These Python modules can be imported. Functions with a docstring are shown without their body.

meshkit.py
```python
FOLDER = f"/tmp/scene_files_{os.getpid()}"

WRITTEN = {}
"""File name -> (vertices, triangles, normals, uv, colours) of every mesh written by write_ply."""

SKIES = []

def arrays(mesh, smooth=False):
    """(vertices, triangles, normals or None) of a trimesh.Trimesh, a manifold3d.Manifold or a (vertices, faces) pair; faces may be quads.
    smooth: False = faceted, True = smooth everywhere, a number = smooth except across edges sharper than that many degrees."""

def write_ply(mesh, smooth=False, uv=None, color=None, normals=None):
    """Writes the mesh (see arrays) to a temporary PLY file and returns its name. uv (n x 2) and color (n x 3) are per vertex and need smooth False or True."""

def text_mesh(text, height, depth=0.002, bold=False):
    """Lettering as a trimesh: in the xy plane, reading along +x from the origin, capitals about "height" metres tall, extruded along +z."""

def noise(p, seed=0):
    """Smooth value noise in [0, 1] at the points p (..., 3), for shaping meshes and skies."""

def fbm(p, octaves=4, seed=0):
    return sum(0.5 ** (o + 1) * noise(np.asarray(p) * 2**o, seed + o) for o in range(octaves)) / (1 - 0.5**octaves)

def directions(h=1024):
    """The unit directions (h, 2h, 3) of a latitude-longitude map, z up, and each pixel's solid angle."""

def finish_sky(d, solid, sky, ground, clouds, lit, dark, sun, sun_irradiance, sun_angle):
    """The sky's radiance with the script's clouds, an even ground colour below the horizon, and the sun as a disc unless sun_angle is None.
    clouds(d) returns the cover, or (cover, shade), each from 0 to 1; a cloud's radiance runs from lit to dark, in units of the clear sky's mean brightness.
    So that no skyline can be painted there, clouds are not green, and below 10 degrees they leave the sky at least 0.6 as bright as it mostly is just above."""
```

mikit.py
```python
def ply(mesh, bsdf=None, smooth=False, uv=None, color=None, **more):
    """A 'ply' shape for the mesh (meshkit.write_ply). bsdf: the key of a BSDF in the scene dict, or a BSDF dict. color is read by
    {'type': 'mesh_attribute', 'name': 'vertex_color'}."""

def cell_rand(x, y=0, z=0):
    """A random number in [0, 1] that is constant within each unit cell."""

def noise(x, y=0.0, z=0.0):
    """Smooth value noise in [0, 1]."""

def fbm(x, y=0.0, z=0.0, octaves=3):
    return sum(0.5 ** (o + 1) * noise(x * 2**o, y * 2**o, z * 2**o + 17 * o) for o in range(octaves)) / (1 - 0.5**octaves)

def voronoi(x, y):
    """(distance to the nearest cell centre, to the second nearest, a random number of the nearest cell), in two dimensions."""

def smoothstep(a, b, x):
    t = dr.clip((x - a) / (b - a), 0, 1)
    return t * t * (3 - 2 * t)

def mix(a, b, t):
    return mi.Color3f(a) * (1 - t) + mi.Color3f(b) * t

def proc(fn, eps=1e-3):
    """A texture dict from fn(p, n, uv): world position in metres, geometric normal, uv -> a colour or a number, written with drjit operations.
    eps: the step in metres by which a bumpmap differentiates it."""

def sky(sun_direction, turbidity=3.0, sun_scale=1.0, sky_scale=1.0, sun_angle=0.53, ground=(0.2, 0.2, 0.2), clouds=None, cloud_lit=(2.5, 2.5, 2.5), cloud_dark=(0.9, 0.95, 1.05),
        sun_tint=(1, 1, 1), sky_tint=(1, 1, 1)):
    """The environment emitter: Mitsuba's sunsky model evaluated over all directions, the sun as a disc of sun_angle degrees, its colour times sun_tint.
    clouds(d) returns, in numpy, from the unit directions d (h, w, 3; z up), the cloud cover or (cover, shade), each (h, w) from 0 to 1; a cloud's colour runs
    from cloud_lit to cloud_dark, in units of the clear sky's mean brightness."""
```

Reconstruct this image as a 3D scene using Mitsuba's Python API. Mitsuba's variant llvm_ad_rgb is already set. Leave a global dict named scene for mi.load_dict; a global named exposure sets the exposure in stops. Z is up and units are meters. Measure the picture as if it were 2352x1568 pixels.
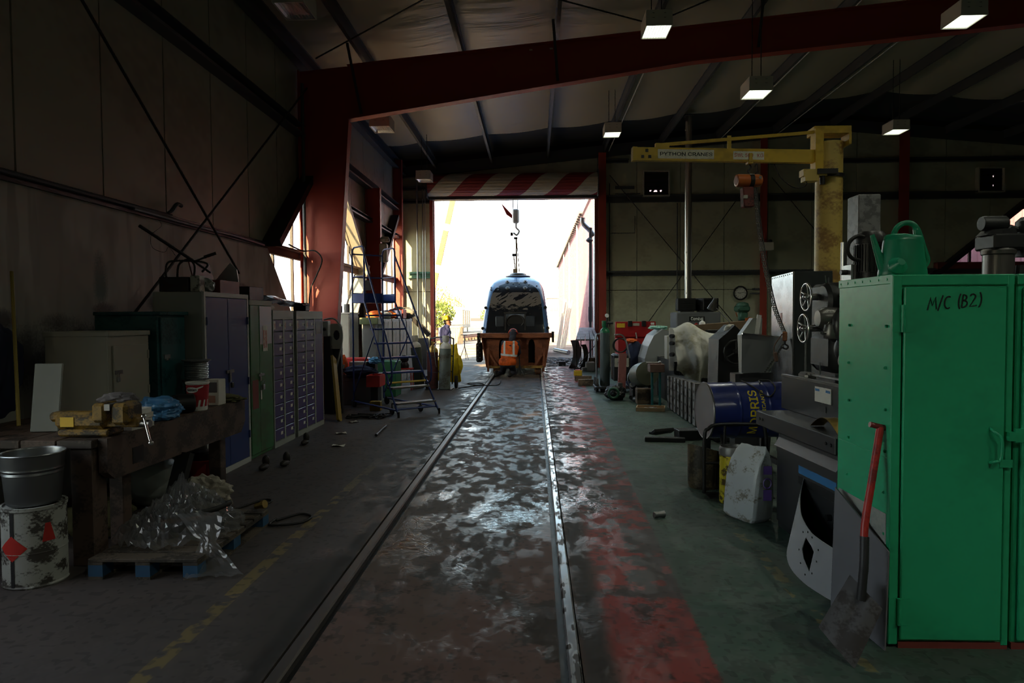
import math
import numpy as np, trimesh, mitsuba as mi, drjit as dr, mikit, meshkit
from mikit import noise, fbm, voronoi, smoothstep, mix, proc, ply
from shapely.geometry import Polygon, box as sbox
from shapely.ops import unary_union

scene, labels = {}, {}
T = mi.ScalarTransform4f
PI = math.pi

# ------------------------------------------------------------------ camera, sky, sun, exposure
YAW, PITCH, ROLL = math.radians(1.97), math.radians(2.05), math.radians(0.35)
_f = np.array([-math.sin(YAW) * math.cos(PITCH), math.cos(YAW) * math.cos(PITCH), -math.sin(PITCH)])
_r = np.array([math.cos(YAW), math.sin(YAW), 0.0])
_u = np.cross(_r, _f) * math.cos(ROLL) + _r * math.sin(ROLL)
EYE = np.array([0.0, 0.0, 1.75])
scene['camera'] = {'type': 'perspective', 'fov_axis': 'x', 'fov': math.degrees(2 * math.atan(1176 / 1568)),
                   'near_clip': 0.05, 'far_clip': 2000.0,
                   'to_world': T().look_at(origin=EYE.tolist(), target=(EYE + _f).tolist(), up=_u.tolist())}
SUN = (-0.24, -0.87, 0.335)          # low autumn sun, behind the camera and to the left
def cloud_cover(d):
    n = meshkit.fbm(np.stack([d[..., 0] / (d[..., 2] + .25) * 1.6, d[..., 1] / (d[..., 2] + .25) * 1.6, d[..., 2] * 0], -1), 4, 3)
    return np.clip((n - .42) * 3.0, 0, .75)
scene['sky'] = mikit.sky(SUN, turbidity=3.5, sun_scale=20.0, sky_scale=30.0, sun_angle=0.7, ground=(.18, .17, .15), clouds=cloud_cover,
                         cloud_lit=(1.5, 1.5, 1.5), cloud_dark=(1.0, 1.02, 1.06), sun_tint=(1.0, .94, .80), sky_tint=(1.0, .96, .83))
exposure = 0.3

# ------------------------------------------------------------------ mesh helpers
def cat(*ms):
    ms = [m for m in ms if m is not None]
    return ms[0] if len(ms) == 1 else trimesh.util.concatenate(ms)
def tm(v, f): return trimesh.Trimesh(np.asarray(v, float), np.asarray(f, int), process=False)
def box(x0, y0, z0, x1, y1, z1, b=0.0):
    if b <= 0:
        m = trimesh.creation.box((x1 - x0, y1 - y0, z1 - z0)); m.apply_translation(((x0 + x1) / 2, (y0 + y1) / 2, (z0 + z1) / 2)); return m
    c, h = np.array([(x0 + x1) / 2, (y0 + y1) / 2, (z0 + z1) / 2]), np.array([x1 - x0, y1 - y0, z1 - z0]) / 2
    p = [c + np.array(s) * (h - b * (1 - np.eye(3)[k])) for k in range(3) for s in [(i, j, l) for i in (-1, 1) for j in (-1, 1) for l in (-1, 1)]]
    return trimesh.convex.convex_hull(np.array(p))
def bx(cx, cy, z0, sx, sy, sz, b=0.0): return box(cx - sx / 2, cy - sy / 2, z0, cx + sx / 2, cy + sy / 2, z0 + sz, b)
def mv(m, x=0, y=0, z=0, rz=0, rx=0, ry=0):
    m = m.copy(); A = np.eye(4)
    for a, ax in ((rx, (1, 0, 0)), (ry, (0, 1, 0)), (rz, (0, 0, 1))):
        if a: A = trimesh.transformations.rotation_matrix(math.radians(a), ax) @ A
    A[:3, 3] = (x, y, z); m.apply_transform(A); return m
def frame(z):
    z = np.asarray(z, float) / np.linalg.norm(z); a = np.array([0, 0, 1.0]) if abs(z[2]) < .9 else np.array([1.0, 0, 0])
    x = np.cross(a, z); x /= np.linalg.norm(x); return x, np.cross(z, x), z
def rings(rs, closed=False, caps=True):
    """rs: list of (n,3) rings -> skin."""
    rs = [np.asarray(r, float) for r in rs]; n, k = len(rs[0]), len(rs); v = np.vstack(rs); f = []
    i = np.arange(n); j = (i + 1) % n
    for a in range(k if closed else k - 1):
        b = (a + 1) % k; f.append(np.stack([a * n + i, a * n + j, b * n + j], 1)); f.append(np.stack([a * n + i, b * n + j, b * n + i], 1))
    if not closed and caps:
        v = np.vstack([v, rs[0].mean(0), rs[-1].mean(0)])
        f.append(np.stack([j, i, i * 0 + k * n], 1)); f.append(np.stack([(k - 1) * n + i, (k - 1) * n + j, i * 0 + k * n + 1], 1))
    return tm(v, np.vstack(f))
def cyl(p0, p1, r, r1=None, n=16):
    p0, p1 = np.asarray(p0, float), np.asarray(p1, float); x, y, z = frame(p1 - p0); t = np.arange(n) * 2 * PI / n
    c = np.cos(t)[:, None] * x + np.sin(t)[:, None] * y
    return rings([p0 + c * r, p1 + c * (r if r1 is None else r1)])
def tube(pts, r, n=8, closed=False, caps=True):
    p = np.asarray(pts, float); k = len(p); rr = np.broadcast_to(r, (k,))
    t = (np.roll(p, -1, 0) - np.roll(p, 1, 0)) if closed else np.gradient(p, axis=0)
    if not closed:
        d = np.diff(p, axis=0); d /= np.linalg.norm(d, axis=1, keepdims=True) + 1e-12
        t = np.vstack([d[:1], d[:-1] + d[1:], d[-1:]])
    t /= np.linalg.norm(t, axis=1, keepdims=True) + 1e-12
    x, y, _ = frame(t[0]); out = []; a = np.arange(n) * 2 * PI / n
    for i in range(k):
        x = x - t[i] * (x @ t[i]); x /= np.linalg.norm(x) + 1e-12; y = np.cross(t[i], x)
        s = 1.0
        if not closed and 0 < i < k - 1:
            c = np.clip(d[i - 1] @ d[i], -1, 1); s = min(1 / max(math.sqrt((1 + c) / 2), .5), 1.6)
        out.append(p[i] + rr[i] * s * (np.cos(a)[:, None] * x + np.sin(a)[:, None] * y) if s == 1.0 else
                   p[i] + rr[i] * (np.cos(a)[:, None] * x + np.sin(a)[:, None] * y))
    return rings(out, closed, caps)
def spl(pts, n=8, closed=False):
    """Catmull-Rom through the points."""
    p = np.asarray(pts, float); k = len(p); out = []
    for i in range(k if closed else k - 1):
        g = (lambda q: p[q % k]) if closed else (lambda q: p[min(max(q, 0), k - 1)])
        a, b, c, d = g(i - 1), g(i), g(i + 1), g(i + 2)
        for s in np.arange(n) / n:
            out.append(.5 * (2 * b + (c - a) * s + (2 * a - 5 * b + 4 * c - d) * s * s + (3 * b - a - 3 * c + d) * s ** 3))
    if not closed: out.append(p[-1])
    return np.array(out)
def rod(p, q, r, n=8): return cyl(p, q, r, n=n)
def lathe(prof, n=24, at=(0, 0, 0)):
    a = np.arange(n) * 2 * PI / n; c, s = np.cos(a), np.sin(a)
    m = rings([np.stack([c * max(r, 1e-4), s * max(r, 1e-4), np.full(n, float(z))], 1) for r, z in prof], caps=True)
    m.apply_translation(at); return m
def poly(g, h):
    gs = getattr(g, 'geoms', [g]); ms = [trimesh.creation.extrude_polygon(q, h, engine='earcut') for q in gs if q.geom_type == 'Polygon' and q.area > 1e-6]
    return cat(*ms) if ms else None
def P_(p): return p if hasattr(p, 'geom_type') else Polygon(p)
def prism_yz(p, x0, x1):
    m = poly(P_(p), x1 - x0)
    if m is not None: m.vertices = m.vertices[:, [2, 0, 1]] + [x0, 0, 0]
    return m
def prism_xz(p, y0, y1):
    m = poly(P_(p), y1 - y0)
    if m is not None: v = m.vertices; m.vertices = np.stack([v[:, 0], y1 - v[:, 2], v[:, 1]], 1)
    return m
def prism_xy(p, z0, z1):
    m = poly(P_(p), z1 - z0); m.apply_translation((0, 0, z0)); return m
def bar(p, q, w, h, up=(0, 0, 1)):
    """rectangular bar from p to q: w across, h along up."""
    p, q = np.asarray(p, float), np.asarray(q, float); z = (q - p) / np.linalg.norm(q - p); up = np.asarray(up, float)
    if abs(up @ z) > .999 * np.linalg.norm(up): up = np.array([0, 1.0, 0]) if abs(z[1]) < .9 else np.array([1.0, 0, 0])
    x = np.cross(up, z); x /= np.linalg.norm(x); y = np.cross(z, x)
    c = np.array([(-1, -1), (1, -1), (1, 1), (-1, 1)]) / 2.0
    o = c[:, :1] * w * x + c[:, 1:] * h * y
    return rings([p + o, q + o])
def sheet(fn, nu, nv, t=0.0):
    """grid surface fn(u,v)->(..,3); thickness t along the normals gives it a back."""
    u, v = np.meshgrid(np.linspace(0, 1, nu), np.linspace(0, 1, nv), indexing='ij')
    p = np.asarray(fn(u, v), float); p = p if p.shape[-1] == 3 else np.moveaxis(p, 0, -1)
    i = np.arange(nu * nv).reshape(nu, nv); a, b, c, d = i[:-1, :-1].ravel(), i[1:, :-1].ravel(), i[1:, 1:].ravel(), i[:-1, 1:].ravel()
    f = np.vstack([np.stack([a, b, c], 1), np.stack([a, c, d], 1)]); m = tm(p.reshape(-1, 3), f)
    if t:
        n = np.asarray(m.vertex_normals); k = nu * nv; e = np.concatenate([i[0, :], i[1:, -1], i[-1, -2::-1], i[-2:0:-1, 0]]); g = np.roll(e, -1)
        m = tm(np.vstack([m.vertices, m.vertices - n * t]), np.vstack([f, f[:, ::-1] + k, np.stack([e, e + k, g + k], 1), np.stack([e, g + k, g], 1)]))
    return m
def lump(rx, ry, rz, seed=0, amp=.15, fr=2.0, sub=3, flat=None):
    m = trimesh.creation.icosphere(subdivisions=sub); v = m.vertices.copy()
    n = meshkit.fbm(v * fr + 7.3 * seed, 3, seed) - .5
    v = v * (1 + amp * 2 * n[:, None]) * [rx, ry, rz]
    if flat is not None: v[:, 2] = np.maximum(v[:, 2], flat)
    return tm(v, m.faces)
def text(s, h, d=.002, bold=True): return meshkit.text_mesh(s, h, d, bold)
def place_text(s, h, o, right, up, d=.002, bold=True, width=None, center=False):
    """lettering on a surface: o = lower left corner, right/up = directions on the surface."""
    m = text(s, h, d, bold)
    if width: m.vertices[:, 0] *= width / m.vertices[:, 0].max()
    if center: m.vertices[:, 0] -= m.vertices[:, 0].max() / 2
    R = np.asarray(right, float); U = np.asarray(up, float); N = np.cross(R, U)
    m.vertices = np.asarray(o, float) + m.vertices @ np.stack([R, U, N]); return m

# ------------------------------------------------------------------ scene entries
def numbered(name):
    k, i = name, 0
    while k in scene or k in labels: i += 1; k = '%s_%03d' % (name, i)
    return k
def thing(name, label, category, group=None):
    k = numbered(name); labels[k] = {'label': label, 'category': category}
    if group: labels[k]['group'] = group
    return k
def add(parent, name, mesh, mat, smooth=False, label=None, kind=None, emit=None):
    if mesh is None: return None
    k = numbered(parent + '__' + name)
    scene[k] = ply(mesh, mat, smooth)
    if emit is not None: scene[k]['emitter'] = {'type': 'area', 'radiance': {'type': 'rgb', 'value': list(emit)}}
    if label or kind:
        labels[k] = {}
        if label: labels[k]['label'] = label
        if kind: labels[k]['kind'] = kind
    return k
def one(name, label, category, mesh, mat, smooth=False, group=None):
    k = thing(name, label, category, group); scene[k] = ply(mesh, mat, smooth); return k
def struct(name, mesh, mat, label, category, smooth=False):
    k = numbered(name); labels[k] = {'kind': 'structure', 'label': label, 'category': category}
    if mesh is not None: scene[k] = ply(mesh, mat, smooth)
    return k

# ------------------------------------------------------------------ materials
def rgb(c): return {'type': 'rgb', 'value': [float(x) for x in c]}
def two(d): return {'type': 'twosided', 'b': d}
def mat(name, c, rough=.5, metal=0.0, spec=.5, **kw):
    c = c if isinstance(c, dict) else rgb(c)
    d = {'type': 'principled', 'base_color': c, 'roughness': rough, 'metallic': metal, 'specular': spec}; d.update(kw)
    scene[name] = two(d); return name
def patchy(c0, c1, s, lo=.45, hi=.6, s2=None):
    """base colour with grimy patches of c1; s = patches per metre."""
    def fn(p, n, uv):
        a = fbm(p.x * s + 3.1, p.y * s, p.z * s, 4)
        b = fbm(p.x * s * 9, p.y * s * 9, p.z * s * 9, 2) * .30
        return mix(c0, c1, smoothstep(lo - .03, hi + .03, a + b - .15))
    return proc(fn)
mat('m_red_steel', (.32, .048, .034), .5)
mat('m_dark_red', (.17, .035, .03), .5)
mat('m_girt', (.060, .070, .078), .5, .1)
mat('m_girt_green', (.07, .20, .16), .5)
mat('m_dark', (.018, .018, .02), .5)
mat('m_black', (.008, .008, .009), .45)
mat('m_rubber', (.012, .012, .012), .7)
mat('m_cream', (.42, .40, .32), .55)
mat('m_white', (.70, .70, .68), .5)
mat('m_lamp_box', (.50, .49, .45), .45)
mat('m_steel', (.45, .45, .46), .32, 1.0)
mat('m_dull_steel', (.20, .20, .20), .45, .8)
mat('m_chrome', (.75, .75, .76), .16, 1.0)
mat('m_galv', (.42, .44, .46), .38, .9)
mat('m_wood', patchy((.16, .11, .07), (.05, .035, .025), 6), .75)
mat('m_wood_light', (.38, .27, .16), .7)
mat('m_grey', (.22, .23, .23), .5)
mat('m_light_grey', (.42, .43, .42), .5)
mat('m_mid_grey', (.12, .125, .13), .45)
mat('m_yellow', (.62, .40, .03), .45)
mat('m_red', (.42, .03, .025), .45)
mat('m_orange', (.70, .13, .02), .6)
mat('m_navy', (.012, .018, .05), .85)
mat('m_rust', patchy((.20, .08, .035), (.10, .05, .03), 8), .8)
scene['m_glass'] = {'type': 'thindielectric', 'int_ior': 1.5}
# ------------------------------------------------------------------ floor, rails
YB, YE, XL, XR = -6.0, 23.65, -4.62, 25.6
def floor_zone(p):
    w = (fbm(p.x * 3, p.y * 3, 0.0, 3) - .5) * .10
    return p.x + w
def floor_grime(p): return fbm(p.x * 2.1 + 9, p.y * 1.3, 0.0, 5)
def floor_wet(p):
    """where oil and water lie: small puddles with broken outlines."""
    n = fbm(p.x * 5.2 + 1.7, p.y * 2.8 + 4.2, 0.0, 5) + (fbm(p.x * 30, p.y * 16, 0.0, 3) - .5) * .40
    w = smoothstep(.52, .66, n) * smoothstep(.40, .56, fbm(p.x * 1.3 + 5, p.y * .6, 2.0, 3))
    for (cx, cy, rx, ry) in ((-.18, 5.85, .42, .55), (-.98, 5.75, .17, .22), (-.95, 6.6, .14, .25), (-1.0, 5.1, .17, .55), (-1.62, 4.6, .13, .6), (-.9, 4.35, .12, .3), (-.12, 3.95, .15, .1), (.05, 3.5, .12, .12), (.55, 6.6, .3, .5), (.5, 8.3, .3, .9)):
        d = dr.square((p.x - cx) / rx) + dr.square((p.y - cy) / ry)
        w = dr.maximum(w, smoothstep(1.0, .4, d - (n - .5) * 4.0))
    inner = smoothstep(-2.2, -1.3, p.x) * (1 - smoothstep(.75, 1.05, p.x))
    grain = smoothstep(.34, .58, fbm(p.x * 38, p.y * 26, 4.0, 3))
    return w * (.2 + .8 * inner) * (.30 + .70 * grain)
def floor_col(p, n, uv):
    x = floor_zone(p); g = floor_grime(p); sp = fbm(p.x * 11, p.y * 11, 0.0, 3)
    fine = noise(p.x * 60, p.y * 60, 0.0)
    brown = mix((.060, .041, .030), (.080, .042, .034), smoothstep(.4, .7, fbm(p.x * .9, p.y * .5, 2.0, 2)))
    grey = mix((.045, .039, .039), (.062, .050, .047), sp)
    red = mix((.20, .034, .030), mix((.16, .030, .028), (.070, .052, .054), smoothstep(3.5, 4.8, p.y + 2.0 * (g - .5))), smoothstep(.42, .62, sp + .5 * (g - .5)))
    green = mix((.042, .075, .058), (.060, .085, .072), smoothstep(.4, .65, sp))
    c = mix(grey, brown, smoothstep(-1.40, -1.30, x))
    c = mix(c, red, smoothstep(.34, .46, x))
    edge = .80 + .027 * p.y
    c = mix(c, green, smoothstep(edge - .012, edge + .012, p.x + (fine - .5) * .02))
    line = smoothstep(.055, .045, dr.abs(p.x + 1.93 + .012 * (sp - .5))) * smoothstep(.42, .55, sp + .25 * (g - .3)) * smoothstep(9.0, 6.5, p.y)
    line = dr.maximum(line, smoothstep(.05, .04, dr.abs(p.x - 1.63)) * smoothstep(.50, .62, sp) * smoothstep(6.5, 5.0, p.y))
    c = mix(c, (.22, .16, .03), line * .45)
    dirt = smoothstep(.47, .60, g + (sp - .5) * .35 + (fine - .5) * .12)
    lane = smoothstep(-1.9, -1.3, p.x) * (1 - .85 * smoothstep(.55, 1.0, p.x))
    c = mix(c, (.020, .017, .014), dirt * (.22 + .60 * lane))
    track = smoothstep(.12, .03, dr.abs(p.x - .30 + .03 * (sp - .5))) + smoothstep(.09, .02, dr.abs(p.x + 1.38 + .03 * (sp - .5)))
    c = mix(c, (.012, .011, .010), dr.clip(track, 0, 1) * .85)
    c = mix(c, (.02, .02, .02), smoothstep(.74, .78, noise(p.x * 27, p.y * 27, 3.0)) * .4)
    return c
def floor_rough(p, n, uv):
    lane = smoothstep(-2.1, -1.3, p.x) * (1 - .8 * smoothstep(.7, 1.0, p.x))
    sheen = smoothstep(.44, .62, fbm(p.x * 11 + 3, p.y * 6.0, 6.0, 5))
    far = smoothstep(3.4, 5.2, p.y + 2.5 * (fbm(p.x * 1.1, p.y * .8, 9.0, 3) - .5))
    return .80 - .10 * far - .30 * sheen * (.25 + .75 * lane) * (.25 + .75 * far) - .30 * floor_wet(p)
def floor_bump(p, n, uv):
    return fbm(p.x * 22, p.y * 22, 0.0, 3) * .6 + noise(p.x * 120, p.y * 120, 0.0) * .22 + fbm(p.x * 4, p.y * 4, 0.0, 2) * .8
scene['m_floor'] = two({'type': 'bumpmap', 'arbitrary': proc(floor_bump, 2e-3), 'scale': .0045,
                        'bsdf': {'type': 'principled', 'base_color': proc(floor_col), 'roughness': proc(floor_rough), 'specular': .4}})
struct('floor', None, None, 'painted concrete shed floor with rails set into it, green and red at the right', 'floor')
def slab(x0, x1): return box(x0, YB, -.25, x1, YE + .35, 0)
add('floor', 'slab', cat(slab(XL - .1, -1.33), slab(-1.19, .115), slab(.228, XR)), 'm_floor')
add('floor', 'groove_bed', cat(box(-1.335, YB, -.3, -1.185, YE + .35, -.045), box(.11, YB, -.3, .23, YE + .35, -.045)), 'm_black')
def rail_head(x0, x1, y0, y1):
    pr = Polygon([(x0 + .012, 0), (x0 + .022, -.03), (x0, -.012), (x0, .0), (x0 + .010, .010), (x1 - .010, .010), (x1, .0), (x1, -.012), (x1 - .022, -.03), (x1 - .012, -.06), (x0 + .012, -.06)]).buffer(0)
    m = poly(pr.convex_hull, y1 - y0); v = m.vertices; m.vertices = np.stack([v[:, 0], y1 - v[:, 2], v[:, 1]], 1); return m
def rail_rough(p, n, uv): return .22 + .25 * smoothstep(.45, .62, fbm(p.x * 40, p.y * 9, 0.0, 3))
def rail_col(p, n, uv): return mix((.42, .43, .45), (.03, .025, .02), smoothstep(.52, .60, fbm(p.x * 30 + 2, p.y * 9, 0.0, 4) + .12 * smoothstep(.50, .60, noise(p.y * .7, 3.0, 0.0)) - .08))
scene['m_rail'] = two({'type': 'principled', 'base_color': proc(rail_col), 'roughness': proc(rail_rough), 'metallic': .85})
one('track_rail', 'steel rail sunk into the floor, left of the two, with a dark worn head', 'rail', cat(rail_head(-1.315, -1.240, YB, 60)), mat('m_rail_dull', (.10, .09, .085), .42, .7))
one('track_rail', 'steel rail sunk into the floor, right of the two, its head shining white', 'rail', rail_head(.155, .222, YB, 60), 'm_rail')

# ------------------------------------------------------------------ roof
def roof(x): return 6.95 + .093 * (x + 4.6) if x < 10.4 else 6.95 + .093 * 15.0 - .093 * (x - 10.4)
def lining_bump(p, n, uv): return fbm(p.x * 1.4, p.y * 26, 0.0, 3) * .7 + fbm(p.x * 3, p.y * 60, 2.0, 2) * .3
scene['m_lining'] = two({'type': 'bumpmap', 'arbitrary': proc(lining_bump, 3e-3), 'scale': .010, 'bsdf': {'type': 'principled', 'base_color': rgb((.40, .37, .28)), 'roughness': .42, 'specular': .4}})
struct('ceiling', None, None, 'pitched shed roof lined with sagging cream insulation sheets between purlins', 'ceiling')
add('ceiling', 'outer_sheet', cat(prism_xz([(-4.8, roof(-4.6) + .18), (10.4, roof(10.4) + .2), (10.4, roof(10.4) + .26), (-4.8, roof(-4.6) + .24)], YB - .1, 23.9),
    prism_xz([(10.4, roof(10.4) + .2), (25.7, roof(25.6) + .18), (25.7, roof(25.6) + .24), (10.4, roof(10.4) + .26)], YB - .1, 23.9)), 'm_girt')
PX = [-5.25 + 1.9 * k for k in range(17)]
for i in range(16):
    a, b = max(PX[i], -4.62), min(PX[i + 1], 25.6)
    def fn(u, v, a=a, b=b, i=i):
        x, y = a + (b - a) * u, YB - .05 + 26.75 * v
        z = np.vectorize(roof)(x)
        wr = meshkit.fbm(np.stack([x * .55 + i * .3, y * 5.5, x * 0], -1), 3, 5)
        near = np.exp(-((y - 12.2) / 1.0) ** 2)
        sag = np.sin(PI * u) * (.055 + .035 * meshkit.noise(np.stack([y * .6, x * 0 + i, x * 0], -1), 2))
        return np.stack([x, y, z - sag - (wr - .5) * (.020 + .07 * near) * np.sin(PI * u) ** .5], -1)
    m = sheet(fn, 9, 300)
    add('ceiling', 'lining_sheet', m, 'm_lining', True)
for i, x in enumerate(PX[1:16]):
    z = roof(x)
    add('ceiling', 'purlin', cat(box(x - .035, YB, z - .265, x + .035, YE, z - .245), box(x - .008, YB, z - .25, x + .008, YE, z), box(x - .05, YB, z - .01, x + .05, YE, z + .002)), 'm_girt')
for x, s in ((-4.45, 0), ):
    add('ceiling', 'eaves_beam', cat(box(-4.60, YB, 6.62, -4.42, YE, 6.65), box(-4.60, YB, 6.62, -4.57, YE, 6.95), box(-4.60, YB, 6.90, -4.42, YE, 6.95)), 'm_girt')
for (p, q) in (((-4.2, 13.2, 6.75), (2.3, 8.0, 7.25)), ((-4.2, 8.2, 6.75), (2.3, 13.2, 7.25)), ((2.3, 13.2, 7.3), (8.3, 7.9, 7.8)), ((2.3, 7.9, 7.3), (8.3, 13.1, 7.8)), ((8.9, 8.0, 7.8), (16, 13.1, 7.5))):
    add('ceiling', 'brace_rod', rod(p, q, .014, 8), 'm_dark')
add('ceiling', 'conduit', cat(rod((2.52, 13.5, roof(2.5) - .26), (2.52, 23.5, roof(2.5) - .26), .016, 6), rod((6.15, 8, roof(6.1) - .27), (6.25, 23.5, roof(6.25) - .27), .014, 6), rod((8.1, 8, roof(8) - .27), (8.2, 23.5, roof(8.2) - .27), .014, 6)), 'm_light_grey')

# ------------------------------------------------------------------ portal frame and posts
pf = thing('portal_frame', 'big dark red steel portal frame spanning the shed in front of the purlins', 'steel frame')
YF = 13.3
def zt(x): return roof(x) - .42
col = [(-4.55, 0), (-4.0, 0), (-3.60, 5.55), (-3.60, zt(-3.6)), (-4.55, zt(-4.55))]
add(pf, 'column', cat(prism_xz(col, YF - .01, YF + .01), prism_xz([(-4.0, 0), (-3.978, 0), (-3.578, 5.55), (-3.60, 5.57)], YF - .11, YF + .11),
    prism_xz([(-4.57, 0), (-4.55, 0), (-4.55, zt(-4.55)), (-4.57, zt(-4.55))], YF - .11, YF + .11), box(-4.54, YF - .012, 2.74, -3.80, YF + .0, 2.75)), 'm_red_steel')
def rafter(x0, x1, zb0, zb1):
    return cat(prism_xz([(x0, zb0), (x1, zb1), (x1, zt(x1)), (x0, zt(x0))], YF - .008, YF + .008),
               prism_xz([(x0, zb0), (x1, zb1), (x1, zb1 - .02), (x0, zb0 - .02)], YF - .11, YF + .11),
               prism_xz([(x0, zt(x0)), (x1, zt(x1)), (x1, zt(x1) - .02), (x0, zt(x0) - .02)], YF - .11, YF + .11))
add(pf, 'rafter', cat(rafter(-3.60, 3.0, 5.60, 6.58), rafter(3.0, 10.4, 6.58, 7.28)), 'm_red_steel')
add(pf, 'rafter', cat(rafter(10.4, 18.0, 7.28, 6.60), rafter(18.0, 24.6, 6.60, 5.6)), 'm_red_steel')
add(pf, 'column', box(24.6, YF - .1, 0, 25.5, YF + .1, 6.55), 'm_red_steel')
for x in (-3.35, .45, 4.25):
    zb = 5.62 + (x + 3.6) * .149
    add(pf, 'purlin_stay', bar((x, YF - .03, zb + .04), (x - .10, YF - .62, zt(x) + .18), .05, .012, (0, 1, 0)), 'm_dark')
for x, dz in ((-.06, -.10), (.33, -.12)):
    add(pf, 'web_hole', bx(x, YF - .0095, zt(x) + dz, .06, .004, .03), 'm_lamp_box')
pipe = thing('downpipe', 'slim grey pipe running up the near side of the big red column', 'pipe')
add(pipe, 'pipe', cat(rod((-4.45, 13.12, 0), (-4.45, 13.12, 6.25), .03, 10)), 'm_girt')
cab_ = one('loop_cable', 'black cable looping from the window ledge down beside the red column', 'cable', tube(spl([(-4.5, 12.4, 3.10), (-4.45, 13.0, 3.04), (-4.25, 13.1, 3.05), (-4.12, 13.12, 2.88), (-4.22, 13.12, 2.6), (-4.36, 13.14, 2.3), (-4.40, 13.14, 1.9)]), .014, 6), 'm_rubber')

def ipost(name, label, y, x0, x1, z1, m='m_red_steel'):
    return one(name, label, 'steel post', cat(box(x0, y - .006, 0, x1, y + .006, z1), box(x0, y - .09, 0, x0 + .014, y + .09, z1), box(x1 - .014, y - .09, 0, x1, y + .09, z1)), m)
ipost('wall_post', 'short dark red steel post against the left wall beyond the big column', 18.6, -4.60, -4.20, 5.28)
ipost('wall_post', 'dark red steel corner post between the last side window and the shutter wall', 22.35, -4.62, -4.33, 6.9)
def epost(label, x0, x1): return one('wall_post', label, 'steel post', cat(box(x0, 23.40, 0, x1, 23.415, roof((x0 + x1) / 2) - .3), box((x0 + x1) / 2 - .006, 23.415, 0, (x0 + x1) / 2 + .006, 23.62, roof((x0 + x1) / 2) - .3)), 'm_red_steel')
epost('red steel post at the right jamb of the shutter doorway', 2.16, 2.42)
epost('dark red steel post on the end wall behind the hoist and its chain', 7.59, 7.82)
epost('dark red steel post on the end wall right of the yellow crane pillar', 12.16, 12.50)

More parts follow.
